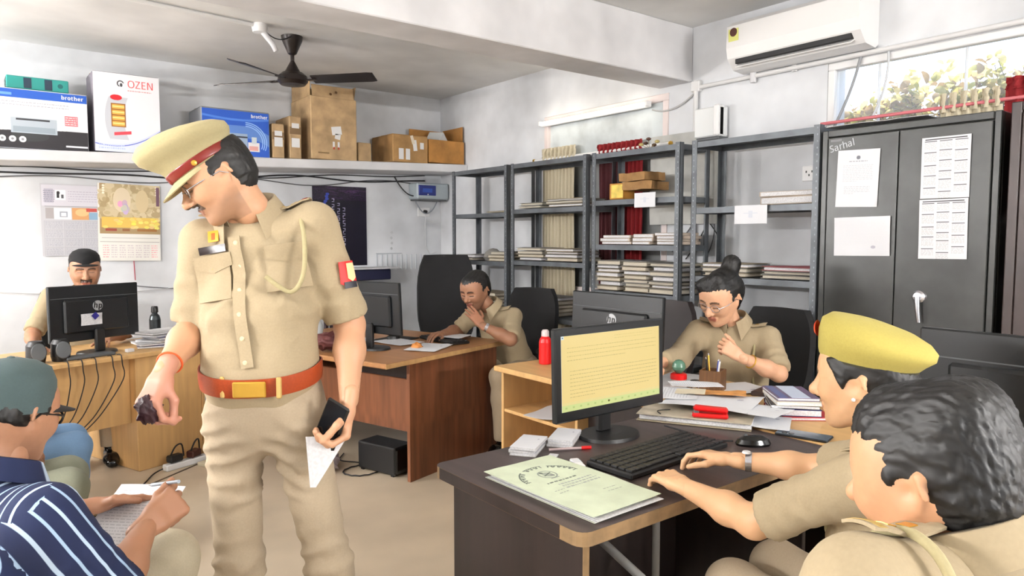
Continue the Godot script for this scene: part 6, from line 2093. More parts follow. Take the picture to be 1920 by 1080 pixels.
# hair as its own net in the head's frame
func hair_net(kind: String) -> Dictionary:
	if heads.has(kind):
		return heads[kind]
	var b := Body.new()
	var X := Vector3(1, 0, 0)
	b.bone(Vector3(0, 0.053, -0.034), Vector3(0, 0.05, 0.02), 0.0755, 0.07, 0.03, X, 0.004, 0.004)
	b.bone(Vector3(0, 0.0, -0.04), Vector3(0, 0.01, 0.0), 0.0665, 0.0665, 0.04, X, 0.005, 0.005)
	if not kind.begins_with("woman") and kind != "bun":
		b.bone(Vector3(0, -0.02, -0.046), Vector3(0, -0.03, -0.044), 0.048, 0.042, 0.03, X, 0.014, 0.012)
	for s in [-1.0, 1.0]:
		# sideburn
		b.bone(Vector3(s * 0.073, 0.02, 0.018), Vector3(s * 0.07, -0.012, 0.014), 0.009, 0.006, 0.01)
	if kind == "bun":
		b.bone(Vector3(0, 0.1, -0.095), Vector3(0, 0.12, -0.115), 0.042, 0.042, 0.01)
		b.ball(Vector3(0, 0.085, -0.07), 0.03, 0.02)
		b.bone(Vector3(0.02, 0.115, 0.03), Vector3(-0.05, 0.085, 0.05), 0.03, 0.028, 0.03)
		b.bone(Vector3(0.0, 0.02, -0.06), Vector3(0.0, -0.06, -0.055), 0.055, 0.035, 0.03, X, 0.016, 0.01)
	if kind.begins_with("woman"):
		b.bone(Vector3(0, -0.02, -0.075), Vector3(0, -0.045, -0.085), 0.05, 0.04, 0.03)
		for s in [-1.0, 1.0]:
			b.bone(Vector3(s * 0.056, 0.05, 0.05), Vector3(s * 0.064, -0.006, 0.024), 0.021, 0.014, 0.02)
			b.bone(Vector3(s * 0.062, 0.03, 0.02), Vector3(s * 0.066, -0.012, 0.02), 0.016, 0.012, 0.02)
	if kind == "thick":
		b.bone(Vector3(-0.01, 0.085, 0.03), Vector3(0, 0.09, -0.05), 0.042, 0.042, 0.03, X, 0.025, 0.025)
	# cut the face free
	if kind.begins_with("woman"):
		b.bone(Vector3(0, 0.0, 0.03), Vector3(0, -0.16, 0.346), 0.3, 0.3, 0.006, Vector3.ZERO, 0, 0, 6)
	else:
		b.bone(Vector3(0, -0.02, 0.13), Vector3(0, -0.12, 0.1), 0.082, 0.09, 0.008, X, 0.03, 0.03, 2)
	if kind == "bun":
		b.bone(Vector3(0, 0.0, 0.12), Vector3(0, -0.04, 0.12), 0.08, 0.08, 0.008, X, 0.01, 0.01, 2)
	# ears stay free
	for s in [-1.0, 1.0]:
		b.bone(Vector3(s * 0.085, -0.002, -0.002), Vector3(s * 0.085, -0.05, 0.01), 0.02, 0.03, 0.006, Vector3.ZERO, 0, 0, 2)
	if kind.ends_with("_hat"):
		b.bone(Vector3(0, 0.074, 0), Vector3(0, 0.4, 0.06), 0.3, 0.3, 0.006, Vector3.ZERO, 0, 0, 6)
		if kind.begins_with("cropped"):
			b.bone(Vector3(0, -0.034, 0), Vector3(0, -0.4, -0.1), 0.3, 0.3, 0.012, Vector3.ZERO, 0, 0, 6)
	var d := b.net(0.0036)
	d = ripple(d, 0.004 if kind == "thick" else 0.0022, Vector3(110, 45, 22), 5, 3)
	heads[kind] = d
	return d

# ---- hands: own frame, z along the fingers, y out of the back of the hand; s = +1 right hand (thumb towards +x)
func hand_body(s: float, curl: Array, spread := 0.06, thumb := Vector3(0.75, -0.35, 0.6), thumb2 := Vector3(0.35, -0.25, 0.9)) -> Body:
	var b := Body.new()
	var X := Vector3(1, 0, 0)
	b.bone(Vector3(0, 0, -0.035), Vector3(0, 0, 0.02), 0.021, 0.017, 0.015, X, 0.006, 0.016)
	b.bone(Vector3(0, 0, 0.02), Vector3(0, 0.002, 0.08), 0.0155, 0.0125, 0.012, X, 0.018, 0.027)
	b.bone(Vector3(s * 0.02, -0.008, 0.02), Vector3(s * 0.024, -0.008, 0.045), 0.014, 0.011, 0.012)
	var xs := [0.031, 0.0105, -0.0105, -0.03]
	var ln := [[0.042, 0.025, 0.021], [0.046, 0.029, 0.022], [0.043, 0.027, 0.021], [0.034, 0.02, 0.019]]
	var zz := [0.082, 0.086, 0.083, 0.075]
	for k in 4:
		var p := Vector3(s * xs[k], 0.002, zz[k])
		var c: Array = curl[k]
		var a := 0.0
		var sp: float = s * spread * (1.5 - k) * 0.8
		var r := 0.0094 if k < 3 else 0.0082
		for q in 3:
			a += c[q]
			var e: Vector3 = p + Vector3(sp, -sin(a), cos(a)).normalized() * ln[k][q]
			b.bone(p, e, r - q * 0.0007, r - (q + 1) * 0.0007, 0.0045 if q else 0.007)
			p = e
	var t0 := Vector3(s * 0.024, -0.006, 0.03)
	var t1 := t0 + Vector3(s * thumb.x, thumb.y, thumb.z).normalized() * 0.042
	var t2 := t1 + Vector3(s * thumb2.x, thumb2.y, thumb2.z).normalized() * 0.03
	var t3 := t2 + Vector3(s * thumb2.x * 0.8, thumb2.y - 0.1, thumb2.z).normalized() * 0.024
	b.bone(t0, t1, 0.0125, 0.0105, 0.01)
	b.bone(t1, t2, 0.0105, 0.0095, 0.006)
	b.bone(t2, t3, 0.0095, 0.008, 0.005)
	return b
func frame(z: Vector3, y: Vector3, at: Vector3, sc := 1.0) -> Transform3D:
	z = z.normalized()
	var x := y.cross(z).normalized()
	y = z.cross(x)
	return Transform3D(Basis(x * sc, y * sc, z * sc), at)

# a patch of cloth or metal that lies on a body: grid cast along -dir
func patch(b: Body, ctr: Vector3, dir: Vector3, u: Vector3, w: float, h: float, off := 0.003, thick := 0.002, n := 6, point := 0.0) -> ArrayMesh:
	dir = dir.normalized()
	u = (u - dir * u.dot(dir)).normalized()
	var v := dir.cross(u)
	var g := []
	for r in n + 1:
		var ln := []
		for q in n + 1:
			var a := (float(q) / n - 0.5) * w
			var c := (0.5 - float(r) / n) * h
			if point > 0.0:
				c -= point * (1.0 - absf(a) / (w * 0.5)) * float(r) / n
			var o := ctr + u * a + v * c + dir * 0.25
			ln.append(b.hit(o, -dir, 0.5) + dir * off)
		g.append(ln)
	return mb().sheet(g, thick).mesh()
# a band round a body at a height, optionally lower in front (front = +z)
func band(bodies: Array, ctr: Vector3, h: float, dip: float, off: float, thick := 0.004, n := 64) -> ArrayMesh:
	var g := []
	for r in 3:
		var ln := []
		for q in n:
			var a := TAU * q / n
			var d := Vector3(cos(a), 0, sin(a))
			var y := ctr.y + (1 - r) * 0.5 * h - dip * maxf(0.0, d.z)
			var best := 1e9
			var o := Vector3(ctr.x, y, ctr.z) + d * 0.4
			for b: Body in bodies:
				best = minf(best, o.distance_to(b.hit(o, -d, 0.4)))
			ln.append(o - d * (best - off))
		g.append(ln)
	# smooth the ring a little
	for r in 3:
		var src: Array = g[r].duplicate()
		for q in n:
			g[r][q] = (src[(q + n - 1) % n] + src[q] * 2.0 + src[(q + 1) % n]) / 4.0
	g.reverse()
	return mb().sheet(g, thick, true).mesh()
# shirt collar round the neck: stands up, folds over and ends in two points in front
func collar(ctr: Vector3, up: Vector3, fwd: Vector3, r0: float, open := 0.3) -> ArrayMesh:
	up = up.normalized()
	var lf := up.cross(fwd).normalized()
	var fw := lf.cross(up).normalized()
	var g := [[], [], [], []]
	var n := 28
	for q in n + 1:
		var t := float(q) / n * 2.0 - 1.0
		var a := t * (PI - open)
		var d := -fw * cos(a) + lf * sin(a)
		var tip: float = pow(absf(t), 6)
		var lean := 0.016 * absf(t)
		var sq := Vector3.ZERO
		g[0].append(ctr + d * (r0 - 0.002) - up * (0.012 + lean * 1.2) + sq)
		g[1].append(ctr + d * (r0 + 0.001) + up * (0.026 - lean) + sq)
		g[2].append(ctr + d * (r0 + 0.009) + up * (0.023 - lean) + sq)
		g[3].append(ctr + d * (r0 + 0.026 + 0.016 * tip) - up * (0.018 + lean * 1.4 + 0.034 * tip) + fw * (0.014 * tip))
	return mb().sheet(g, 0.0018).mesh()

func v3(a: Array) -> Vector3:
	return Vector3(a[0], a[1], a[2])
# the whole figure; joints are given in the person's own frame: z ahead, x to the person's left, y up, origin on the floor
func person(o: Dictionary) -> Dictionary:
	var t := thing("person", o.label, "person", Vector3(o.at[0], 0, o.at[1]), o.turn)
	var J := {}
	for k in o.j:
		J[k] = v3(o.j[k])
	var sx: Vector3 = (J.shL - J.shR).normalized()
	var cell: float = o.get("cell", 0.011)
	var sc: float = o.get("head_scale", 1.0)
	var female: bool = o.get("female", false)
	var skin: Color = o.skin
	var chest: Vector3 = (J.shL + J.shR) * 0.5
	var spine_up: Vector3 = (chest - J.hip).normalized()
	var fwd := sx.cross(spine_up).normalized()
	var build: float = o.get("build", 0.86)
	# -- bare body: arms, neck, head, hands in one mesh
	var bare := Body.new()
	bare.bone(chest - spine_up * 0.1, J.neck - spine_up * 0.04, 0.05, 0.045, 0.03)
	bare.bone(J.neck - spine_up * 0.03, J.neck + (J.head - J.neck) * 0.75, 0.05 if not female else 0.047, 0.05 if not female else 0.043, 0.02)
	for s in ["L", "R"]:
		var am: float = (0.92 if female else 1.0) * o.get("arm", 1.0)
		bare.bone(chest, J["sh" + s], 0.03, 0.045, 0.03)
		bare.bone(J["sh" + s], J["el" + s], 0.046 * am, 0.039 * am, 0.03)
		var mid: Vector3 = J["el" + s].lerp(J["wr" + s], 0.35)
		bare.bone(J["el" + s], mid, 0.039 * am, 0.040 * am, 0.03)
		bare.bone(mid, J["wr" + s], 0.040 * am, 0.0255 * am, 0.03)
	var m := mb()
	var bn := bare.net(min(cell, 0.009))
	m.col = lin(skin)
	m.add(bn)
	var hx := frame(v3(o.face), v3(o.get("crown", [0, 1, 0])), J.head, sc)
	var hn := head_net(female).duplicate()
	hn.c = head_colors(hn, skin, o.get("features", {}))
	m.add(hn, hx)
	for s in ["L", "R"]:
		if o.has("hand" + s):
			var h: Dictionary = o["hand" + s]
			var hb := hand_body(1.0 if s == "R" else -1.0, h.curl, h.get("spread", 0.06), v3(h.get("thumb", [0.75, -0.35, 0.6])), v3(h.get("thumb2", [0.35, -0.25, 0.9])))
			m.col = lin(skin.lerp(h.get("tint", skin), 0.5))
			m.add(hb.net(0.0032 if not o.get("far", false) else 0.0045), frame(v3(h.dir), v3(h.back), J["wr" + s] + v3(h.dir).normalized() * 0.012, h.get("scale", 0.93 if not female else 0.88)))
	var sm := StandardMaterial3D.new()
	sm.vertex_color_use_as_albedo = true
	sm.roughness = 0.5
	sm.subsurf_scatter_enabled = true
	sm.subsurf_scatter_strength = 0.03
	obj("body", m.mesh(), sm, t)
	# -- shirt
	var S := Body.new()
	var up := spine_up
	var w0: float = 0.055 * build
	S.bone(J.hip - up * 0.02, J.hip + up * 0.1, 0.118 * build, 0.115 * build, 0.05, sx, w0 * 1.15, w0)
	S.bone(J.hip + up * 0.1, chest - up * 0.2, 0.115 * build, 0.118 * build, 0.06, sx, w0, w0 * 1.1)
	S.bone(chest - up * 0.2, chest - up * 0.06, 0.112 * build, 0.092 * build, 0.06, sx, w0 * 1.1, w0 * 1.5)
	S.bone(J.shR + sx * 0.02 - up * 0.015, J.shL - sx * 0.02 - up * 0.015, 0.052, 0.052, 0.06)
	S.bone(chest - up * 0.03, J.neck - up * 0.02, 0.072, 0.052, 0.05, sx, 0.03, 0.002)
	if female:
		for s in [-1.0, 1.0]:
			S.ball(chest - up * 0.15 + sx * (s * 0.07) + fwd * 0.075, 0.06, 0.06)
	if o.has("belly"):
		S.bone(J.hip + up * 0.1 + fwd * 0.05, chest - up * 0.26 + fwd * 0.045, 0.105 * build, 0.1 * build, 0.08, sx, 0.05, 0.05)
	var sw: float = o.get("sleeve_width", 1.0)
	for s in ["L", "R"]:
		var e: float = o.get("sleeve" + s, o.get("sleeve", 0.85))
		var a: Vector3 = J["sh" + s]
		var dir: Vector3 = J["el" + s] - a
		if e > 1.0:
			S.bone(a, J["el" + s], 0.063, 0.058, 0.05)
			var b2: Vector3 = J["el" + s].lerp(J["wr" + s], e - 1.0)
			S.bone(J["el" + s], b2, 0.057, 0.05, 0.03, Vector3.ZERO, 0, 0, 1)
		else:
			var end := a + dir * e
			S.bone(a, end, 0.058 * sw, 0.057 * sw, 0.045, Vector3.ZERO, 0, 0, 1)
			S.bone(end - dir * 0.2, end + dir * 0.0, 0.059 * sw, 0.061 * sw, 0.008, Vector3.ZERO, 0, 0, 5)
	# the neck stays open
	S.bone(J.neck + (J.head - J.neck).normalized() * 0.01, J.neck + (J.head - J.neck) * 1.2, 0.058, 0.062, 0.006, Vector3.ZERO, 0, 0, 6)
	var sn := ripple(S.net(cell), 0.0045, Vector3(7, 4, 7), int(o.at[0] * 100) + 5, 2)
	for cz in o.get("shirt_creases", []):
		sn = creases(sn, v3(cz[0]), v3(cz[1]), cz[2], cz[3], cz[4], v3(cz[5]) if cz.size() > 5 else Vector3.ZERO)
	for s in ["L", "R"]:
		sn = creases(sn, J["sh" + s].lerp(J["el" + s], 0.3), J["sh" + s].lerp(J["el" + s], 0.95), 0.1, 3.0, 0.006, (J["el" + s] - J["sh" + s]).normalized() + fwd * 0.5, 9)
	if o.has("stripes"):
		stripe_uv(sn, J, sx)
	var shirt := obj("shirt", net_mesh(sn), o.shirt, t)
	# -- trousers
	var Tr := Body.new()
	var pw: float = o.get("hips", 1.0)
	Tr.bone(J.hip + up * 0.095, J.hip + up * 0.0, 0.119 * build, 0.112 * pw, 0.03, sx, w0, 0.062 * pw, 4)
	Tr.bone(J.hip, J.hip - up * 0.06, 0.112 * pw, 0.09, 0.05, sx, 0.06 * pw, 0.06)
	for s in ["L", "R"]:
		Tr.bone(J["hip" + s], J["kn" + s], 0.094 * pw, 0.068 * pw, 0.03)
		Tr.bone(J["kn" + s], J["kn" + s].lerp(J["an" + s], 0.35), 0.068 * pw, 0.065 * pw, 0.04)
		Tr.bone(J["kn" + s].lerp(J["an" + s], 0.35), J["an" + s], 0.065 * pw, 0.062 * pw, 0.04, Vector3.ZERO, 0, 0, 1)
	var tn := ripple(Tr.net(cell), 0.006, Vector3(6, 3, 6), int(o.at[0] * 100) + 15, 2)
	for cz in o.get("trouser_creases", []):
		tn = creases(tn, v3(cz[0]), v3(cz[1]), cz[2], cz[3], cz[4], v3(cz[5]) if cz.size() > 5 else Vector3.ZERO)
	obj("trousers", net_mesh(tn), o.trousers, t)
	# -- shoes
	for s in ["L", "R"]:
		var fd: Vector3 = v3(o.get("toe", [0, 0, 1])).normalized()
		var an: Vector3 = J["an" + s]
		var sh := Body.new()
		var g := Vector3(an.x, 0.045, an.z)
		sh.bone(g - fd * 0.04, g + fd * 0.1, 0.042, 0.036, 0.02, Vector3(1, 0, 0), 0.004, 0.012)
		sh.bone(g + fd * 0.1, g + fd * 0.16 - Vector3(0, 0.012, 0), 0.034, 0.028, 0.02, Vector3(1, 0, 0), 0.012, 0.008)
		sh.bone(g, Vector3(an.x, an.y + 0.02, an.z), 0.04, 0.042, 0.02)
		obj("shoe", net_mesh(sh.net(0.009)), o.get("shoes", M.black_gloss), t)
	# -- collar
	if o.get("collar", true):
		var nd: Vector3 = (J.head - J.neck).normalized().lerp(up, 0.5)
		obj("collar", collar(J.neck + up * 0.006 + nd * 0.012, nd, fwd, o.get("collar_r", 0.07 if not female else 0.062), o.get("open", 0.34)), o.shirt, shirt)
	if o.get("hair", "") != "":
		var hm := StandardMaterial3D.new()
		hm.albedo_color = o.get("hair_color", Color(0.035, 0.03, 0.03))
		hm.roughness = 0.55
		var hd := mb().add(hair_net(o.hair), hx)
		obj("hair", hd.mesh(), hm, t)
	return {"node": t, "shirt": shirt, "S": S, "Tr": Tr, "J": J, "hx": hx, "sx": sx, "up": up, "fwd": fwd, "chest": chest}
func stripe_at(v: Vector3, zone: int, J: Dictionary, sx: Vector3) -> Vector2:
	if zone == 0:
		return Vector2((v - J.hip).dot(sx) * 17.0, 0.3)
	var s := "L" if zone == 1 else "R"
	var a: Vector3 = J["sh" + s]
	var ax: Vector3 = (J["el" + s] - a).normalized()
	return Vector2((v - a).dot(ax.cross(sx).normalized()) * 17.0, 0.3)
func stripe_uv(d: Dictionary, J: Dictionary, sx: Vector3) -> void:
	var v: PackedVector3Array = d.v
	var n: PackedVector3Array = d.n
	var i: PackedInt32Array = d.i
	var u := PackedVector2Array()
	u.resize(v.size())
	var zone := PackedInt32Array()
	zone.resize(v.size())
	for k in v.size():
		var z := 0
		for s in 2:
			var a: Vector3 = J["sh" + ["L", "R"][s]]
			var ax: Vector3 = (J["el" + ["L", "R"][s]] - a).normalized()
			var q := v[k] - a
			var h := q.dot(ax)
			if h > -0.05 and (q - ax * h).length() < 0.085:
				z = s + 1
		zone[k] = z
		u[k] = stripe_at(v[k], z, J, sx)
	for k in range(0, i.size(), 3):
		var z := zone[i[k]]
		for q in [1, 2]:
			var w := i[k + q]
			var uv := u[w] if zone[w] == z else stripe_at(v[w], z, J, sx)
			if uv.distance_to(u[w]) > 0.001:
				v.append(v[w])
				n.append(n[w])
				u.append(uv)
				zone.append(z)
				i[k + q] = v.size() - 1
	d.v = v
	d.n = n
	d.i = i
	d.u = u

# spectacles in the head's frame
func spectacles(parent: Node, hx: Transform3D, m: Material, wire := 0.0016) -> void:
	var g := mb()
	for s in [-1.0, 1.0]:
		var ring := []
		for k in 21:
			var a := TAU * k / 20.0
			ring.append(hx * Vector3(s * 0.033 + 0.023 * cos(a), 0.002 + 0.017 * sin(a), 0.104 - absf(0.023 * cos(a) + s * s * 0.0) * 0.1 - 0.006))
		g.tube(ring, wire, 6)
		g.tube([hx * Vector3(s * 0.056, 0.006, 0.096), hx * Vector3(s * 0.075, 0.008, 0.06), hx * Vector3(s * 0.081, 0.01, 0.0), hx * Vector3(s * 0.08, -0.004, -0.02)], wire, 6)
	g.tube([hx * Vector3(-0.011, 0.006, 0.1), hx * Vector3(0, 0.009, 0.104), hx * Vector3(0.011, 0.006, 0.1)], wire, 6)
	obj("spectacles", g.mesh(), m, parent)
# rings [y, half width, back, front, lift at the front] turned into a cap in the head's frame
func cap_mesh(hx: Transform3D, rings: Array, n := 40, shift := Vector3.ZERO) -> ArrayMesh:
	var g := []
	for r in rings:
		var ln := []
		for q in n:
			var a := TAU * q / n
			var cz := cos(a)
			var sxx := sin(a)
			var z: float = cz * (r[3] if cz > 0.0 else r[2])
			var side: float = r[5] if r.size() > 5 else 0.0
			ln.append(hx * (Vector3(sxx * r[1], r[0] + r[4] * cz + side * sxx, z - 0.008) + shift))
		g.append(ln)
	g.reverse()
	return mb().sheet(g, 0.0022, true).mesh()
func peak_mesh(hx: Transform3D, y0: float, rx: float, rz: float, reach: float, drop_: float, wide := 1.15, curve := 0.0) -> ArrayMesh:
	var g := []
	for r in 7:
		var s := r / 6.0
		var ln := []
		for q in 21:
			var a := lerpf(-wide, wide, q / 20.0)
			var e: float = cos(a / wide * PI * 0.5)
			var ext := reach * s * pow(e, 0.6)
			ln.append(hx * Vector3(sin(a) * (rx + ext * 0.25), y0 - drop_ * s * e - curve * pow(sin(a), 2) * (0.4 + s), cos(a) * rz + ext - 0.008))
		g.append(ln)
	return mb().sheet(g, 0.003).mesh()

func cloth_mat(c: Color, rough := 0.9, scale := 9.0) -> StandardMaterial3D:
	var m := mat(c, rough, 0, "cloth", scale, 0.1)
	m.rim_enabled = true
	m.rim = 0.15
	return m
const RELAX := [[0.35, 0.4, 0.3], [0.4, 0.45, 0.3], [0.45, 0.5, 0.3], [0.5, 0.5, 0.3]]
const FIST := [[1.1, 1.4, 0.9], [1.2, 1.5, 0.9], [1.25, 1.5, 0.9], [1.3, 1.5, 0.9]]
const TYPE := [[0.25, 0.75, 0.45], [0.3, 0.8, 0.45], [0.35, 0.8, 0.45], [0.4, 0.75, 0.4]]
const HOLD := [[0.9, 0.9, 0.5], [1.0, 1.0, 0.5], [1.0, 1.05, 0.5], [1.0, 1.0, 0.5]]
const PENGRIP := [[0.75, 0.95, 0.35], [0.95, 1.15, 0.6], [1.15, 1.3, 0.8], [1.2, 1.3, 0.8]]
const FLAT := [[0.12, 0.15, 0.1], [0.12, 0.15, 0.1], [0.14, 0.15, 0.1], [0.18, 0.18, 0.1]]

func people() -> void:
	M.khaki = cloth_mat(Color(0.655, 0.59, 0.475))
	M.khaki_cap = cloth_mat(Color(0.68, 0.635, 0.48))
	M.trouser = cloth_mat(Color(0.685, 0.62, 0.525))
	M.leather = mat(Color(0.66, 0.27, 0.12), 0.4, 0, "fine", 5.0)
	officer()
	cap_man()
	beret_woman()
	front_man()
	chin_man()
	bun_woman()
	desk_man()
	visitors()

func button(parent: Node, b: Body, at: Vector3, dir: Vector3, r := 0.006, m: Material = null) -> void:
	var p := b.hit(at + dir * 0.25, -dir, 0.5) + dir * 0.009
	var o := obj("button", mb().lathe([[0, 0.0025], [r * 0.7, 0.0025], [r, 0.0012], [r, 0.0]], 12).mesh(), mat(Color(0.8, 0.74, 0.6), 0.4) if m == null else m, parent, p)
	o.basis = frame(dir.cross(Vector3(0.3, 1, 0.1)), dir, Vector3.ZERO).basis
# strap on the shoulder with its badge marks
func epaulette(P: Dictionary, side: String, m: Material, bars: Array, stars := true) -> void:
	var J: Dictionary = P.J
	var a: Vector3 = J["sh" + side].lerp(J.neck, 0.06)
	var b: Vector3 = J["sh" + side].lerp(J.neck, 0.66)
	var e := obj("epaulette", patch(P.S, (a + b) * 0.5, P.up, (a - b), a.distance_to(b), 0.045, 0.008, 0.004, 6), m, P.shirt)
	if bars.size() > 0:
		obj("coloured_bar", patch(P.S, a.lerp(b, 0.12), P.up, (a - b), 0.012, 0.047, 0.012, 0.001, 4), mat(bars[0], 0.6), e)
	if stars:
		for k in 2:
			obj("star", patch(P.S, a.lerp(b, 0.4 + 0.28 * k), P.up, (a - b), 0.016, 0.016, 0.0125, 0.001, 2), M.brass, e)
func pocket(P: Dictionary, ctr: Vector3, m: Material, off := 0.0065) -> void:
	var pk := obj("pocket", patch(P.S, ctr, P.fwd, P.sx, 0.1, 0.115, off, 0.003, 6), m, P.shirt)
	obj("flap", patch(P.S, ctr + P.up * 0.05, P.fwd, P.sx, 0.104, 0.034, off + 0.0028, 0.003, 6, 0.016), m, pk)
	button(pk, P.S, ctr + P.up * 0.028, P.fwd, 0.005, M.brass)
func rope(P: Dictionary, pts: Array, m: Material) -> void:
	obj("lanyard", mb().tube(smooth(pts), 0.006, 8).mesh(), m, P.shirt)

func officer() -> void:
	var j := {
		"hip": [0.012, 0.985, 0.0], "neck": [-0.03, 1.512, -0.012], "head": [-0.075, 1.605, 0.06],
		"shL": [0.155, 1.49, -0.03], "shR": [-0.155, 1.44, 0.0],
		"elL": [0.235, 1.2, -0.075], "wrL": [0.266, 1.01, 0.06], "elR": [-0.185, 1.2, -0.005], "wrR": [-0.165, 1.115, 0.2],
		"hipL": [0.1, 0.935, -0.005], "hipR": [-0.085, 0.935, 0.0], "knL": [0.185, 0.52, 0.0], "knR": [-0.065, 0.52, 0.015], "anL": [0.245, 0.1, -0.04], "anR": [-0.075, 0.1, -0.03]}
	var P := person({"label": "standing officer in khaki uniform and peaked cap looking down at the seated men", "at": [0.66, -2.0], "turn": -0.7, "j": j,
		"face": [-0.74, -0.5, 0.46], "crown": [-0.35, 1, 0.1], "skin": Color(0.77, 0.585, 0.455), "features": {"moustache": true, "stubble": 0.35, "lip": Color(0.5, 0.26, 0.22)}, "hair": "short_hat", "belly": true, "cell": 0.0078, "head_scale": 0.94, "build": 0.77, "hips": 0.86,
		"sleeve": 0.93, "shirt": M.khaki, "trousers": M.trouser, "open": 0.5, "collar_r": 0.078,
		"handL": {"dir": [-0.12, -0.95, 0.3], "back": [0.85, 0.05, -0.5], "curl": HOLD, "thumb": [0.5, -0.6, 0.7], "thumb2": [-0.1, -0.5, 0.85], "scale": 1.0},
		"handR": {"dir": [-0.12, -0.75, 0.6], "back": [-0.35, 0.5, 0.75], "curl": HOLD, "thumb": [0.4, -0.7, 0.7], "thumb2": [-0.1, -0.5, 0.85], "scale": 1.0, "tint": Color(0.7, 0.45, 0.4)},
		"shirt_creases": [[[-0.1, 1.34, 0.12], [0.02, 1.24, 0.14], 0.1, 2.0, 0.009], [[0.05, 1.26, 0.12], [0.19, 1.36, 0.06], 0.12, 2.5, 0.013, [0.5, 1, 0.2]], [[-0.12, 1.12, 0.1], [0.1, 1.2, 0.14], 0.12, 2.0, 0.008, [0.2, 1, 0]]],
		"trouser_creases": [[[-0.16, 0.8, 0.06], [0.01, 0.87, 0.1], 0.15, 3.5, 0.013, [-0.25, 1, 0]], [[0.02, 0.86, 0.1], [0.17, 0.78, 0.05], 0.15, 3.5, 0.013, [0.3, 1, 0]], [[-0.08, 0.62, 0.06], [-0.06, 0.45, 0.06], 0.12, 3.0, 0.012], [[0.14, 0.66, 0.05], [0.18, 0.44, 0.05], 0.12, 3.5, 0.013]]})
	var S: Body = P.S
	var t: Node3D = P.node
	var ch: Vector3 = P.chest
	var shirt: Node3D = P.shirt
	# front placket, buttons, pockets, badges
	var lowp := Vector3(0.02, 1.1, 0.0)
	var topp: Vector3 = P.J.neck - P.up * 0.06
	obj("placket", patch(S, (lowp + topp) * 0.5, Vector3(0.0, 0.05, 1), P.sx, 0.032, (topp - lowp).length() * 0.98, 0.007, 0.003, 10), M.khaki, shirt)
	for k in 6:
		button(shirt, S, topp.lerp(lowp, 0.06 + k * 0.178), Vector3(0, 0.05, 1), 0.0065)
	pocket(P, ch - P.up * 0.115 - P.sx * 0.1, M.khaki)
	pocket(P, ch - P.up * 0.115 + P.sx * 0.095, M.khaki, 0.0115)
	var np := obj("name_plate", patch(S, ch - P.up * 0.035 - P.sx * 0.098, P.fwd, P.sx, 0.075, 0.02, 0.013, 0.003, 4), mat(Color(0.13, 0.08, 0.08), 0.3), shirt)
	obj("name_lettering", patch(S, ch - P.up * 0.035 - P.sx * 0.098, P.fwd, P.sx, 0.04, 0.006, 0.0145, 0.001, 4), mat(Color(0.8, 0.8, 0.78), 0.5), np)
	var rb := obj("medal_ribbon", patch(S, ch + P.up * 0.0 - P.sx * 0.098, P.fwd, P.sx, 0.028, 0.03, 0.012, 0.002, 4), mat(Color(0.85, 0.6, 0.15), 0.5), shirt)
	obj("emblem", patch(S, ch + P.up * 0.0 - P.sx * 0.098, P.fwd, P.sx, 0.01, 0.018, 0.0135, 0.001, 2), mat(Color(0.7, 0.35, 0.1), 0.4), rb)
	epaulette(P, "L", M.khaki, [Color(0.5, 0.05, 0.08)])
	epaulette(P, "R", M.khaki, [Color(0.32, 0.05, 0.08)])
	# sleeve badge: red and white shield with a dark foot
	var mid: Vector3 = P.J.shL.lerp(P.J.elL, 0.5)
	var od: Vector3 = (P.sx * 0.75 + P.fwd * 0.65).normalized()
	var bd := obj("sleeve_badge", patch(S, mid, od, P.sx.cross(P.up) * -1.0, 0.05, 0.06, 0.009, 0.003, 6, 0.015), mat(Color(0.85, 0.12, 0.1), 0.5), shirt)
	obj("badge_centre", patch(S, mid + P.up * 0.004 + od.cross(P.up) * -0.008, od, P.sx.cross(P.up) * -1.0, 0.028, 0.042, 0.0135, 0.001, 4, 0.01), mat(Color(0.9, 0.8, 0.6), 0.5), bd)
	obj("badge_foot", patch(S, mid - P.up * 0.036 + od.cross(P.up) * -0.005, od, P.sx.cross(P.up) * -1.0, 0.04, 0.018, 0.014, 0.001, 4), mat(Color(0.1, 0.1, 0.14), 0.5), bd)
	# lanyard loop over the chest
	rope(P, [P.J.shL + P.up * 0.02 - P.sx * 0.03 + P.fwd * 0.05, ch + P.sx * 0.15 + P.fwd * 0.105 - P.up * 0.05, ch + P.sx * 0.15 + P.fwd * 0.13 - P.up * 0.14, ch + P.sx * 0.12 + P.fwd * 0.15 - P.up * 0.18, ch + P.sx * 0.06 + P.fwd * 0.16 - P.up * 0.13], M.khaki_cap)
	# belt
	var belt := obj("belt", band([S, P.Tr], Vector3(0.012, 1.085, 0.0), 0.05, 0.03, 0.005, 0.004), M.leather, t)
	var bc: Vector3 = S.hit(Vector3(0.02, 1.06, 0.5), Vector3(0, 0, -1), 0.6)
	var bk := obj("buckle", mb().box(Vector3.ZERO, Vector3(0.085, 0.042, 0.008), 0.003).mesh(), M.brass, belt, Vector3(0.03, 1.056, bc.z + 0.016), 0.12)
	bk.rotation.x = 0.05
	for s in [-1, 1]:
		obj("belt_keeper", mb().box(Vector3.ZERO, Vector3(0.014, 0.056, 0.008), 0.003).mesh(), mat(Color(0.85, 0.72, 0.45), 0.35, 0.6), belt, Vector3(0.03 + s * 0.075, 1.058 + absf(s) * 0.002, bc.z + 0.007), s * 0.35)
	# cap
	var hx: Transform3D = P.hx * Transform3D(Basis(Vector3.RIGHT, 0.16), Vector3(0, 0.0, 0.004))
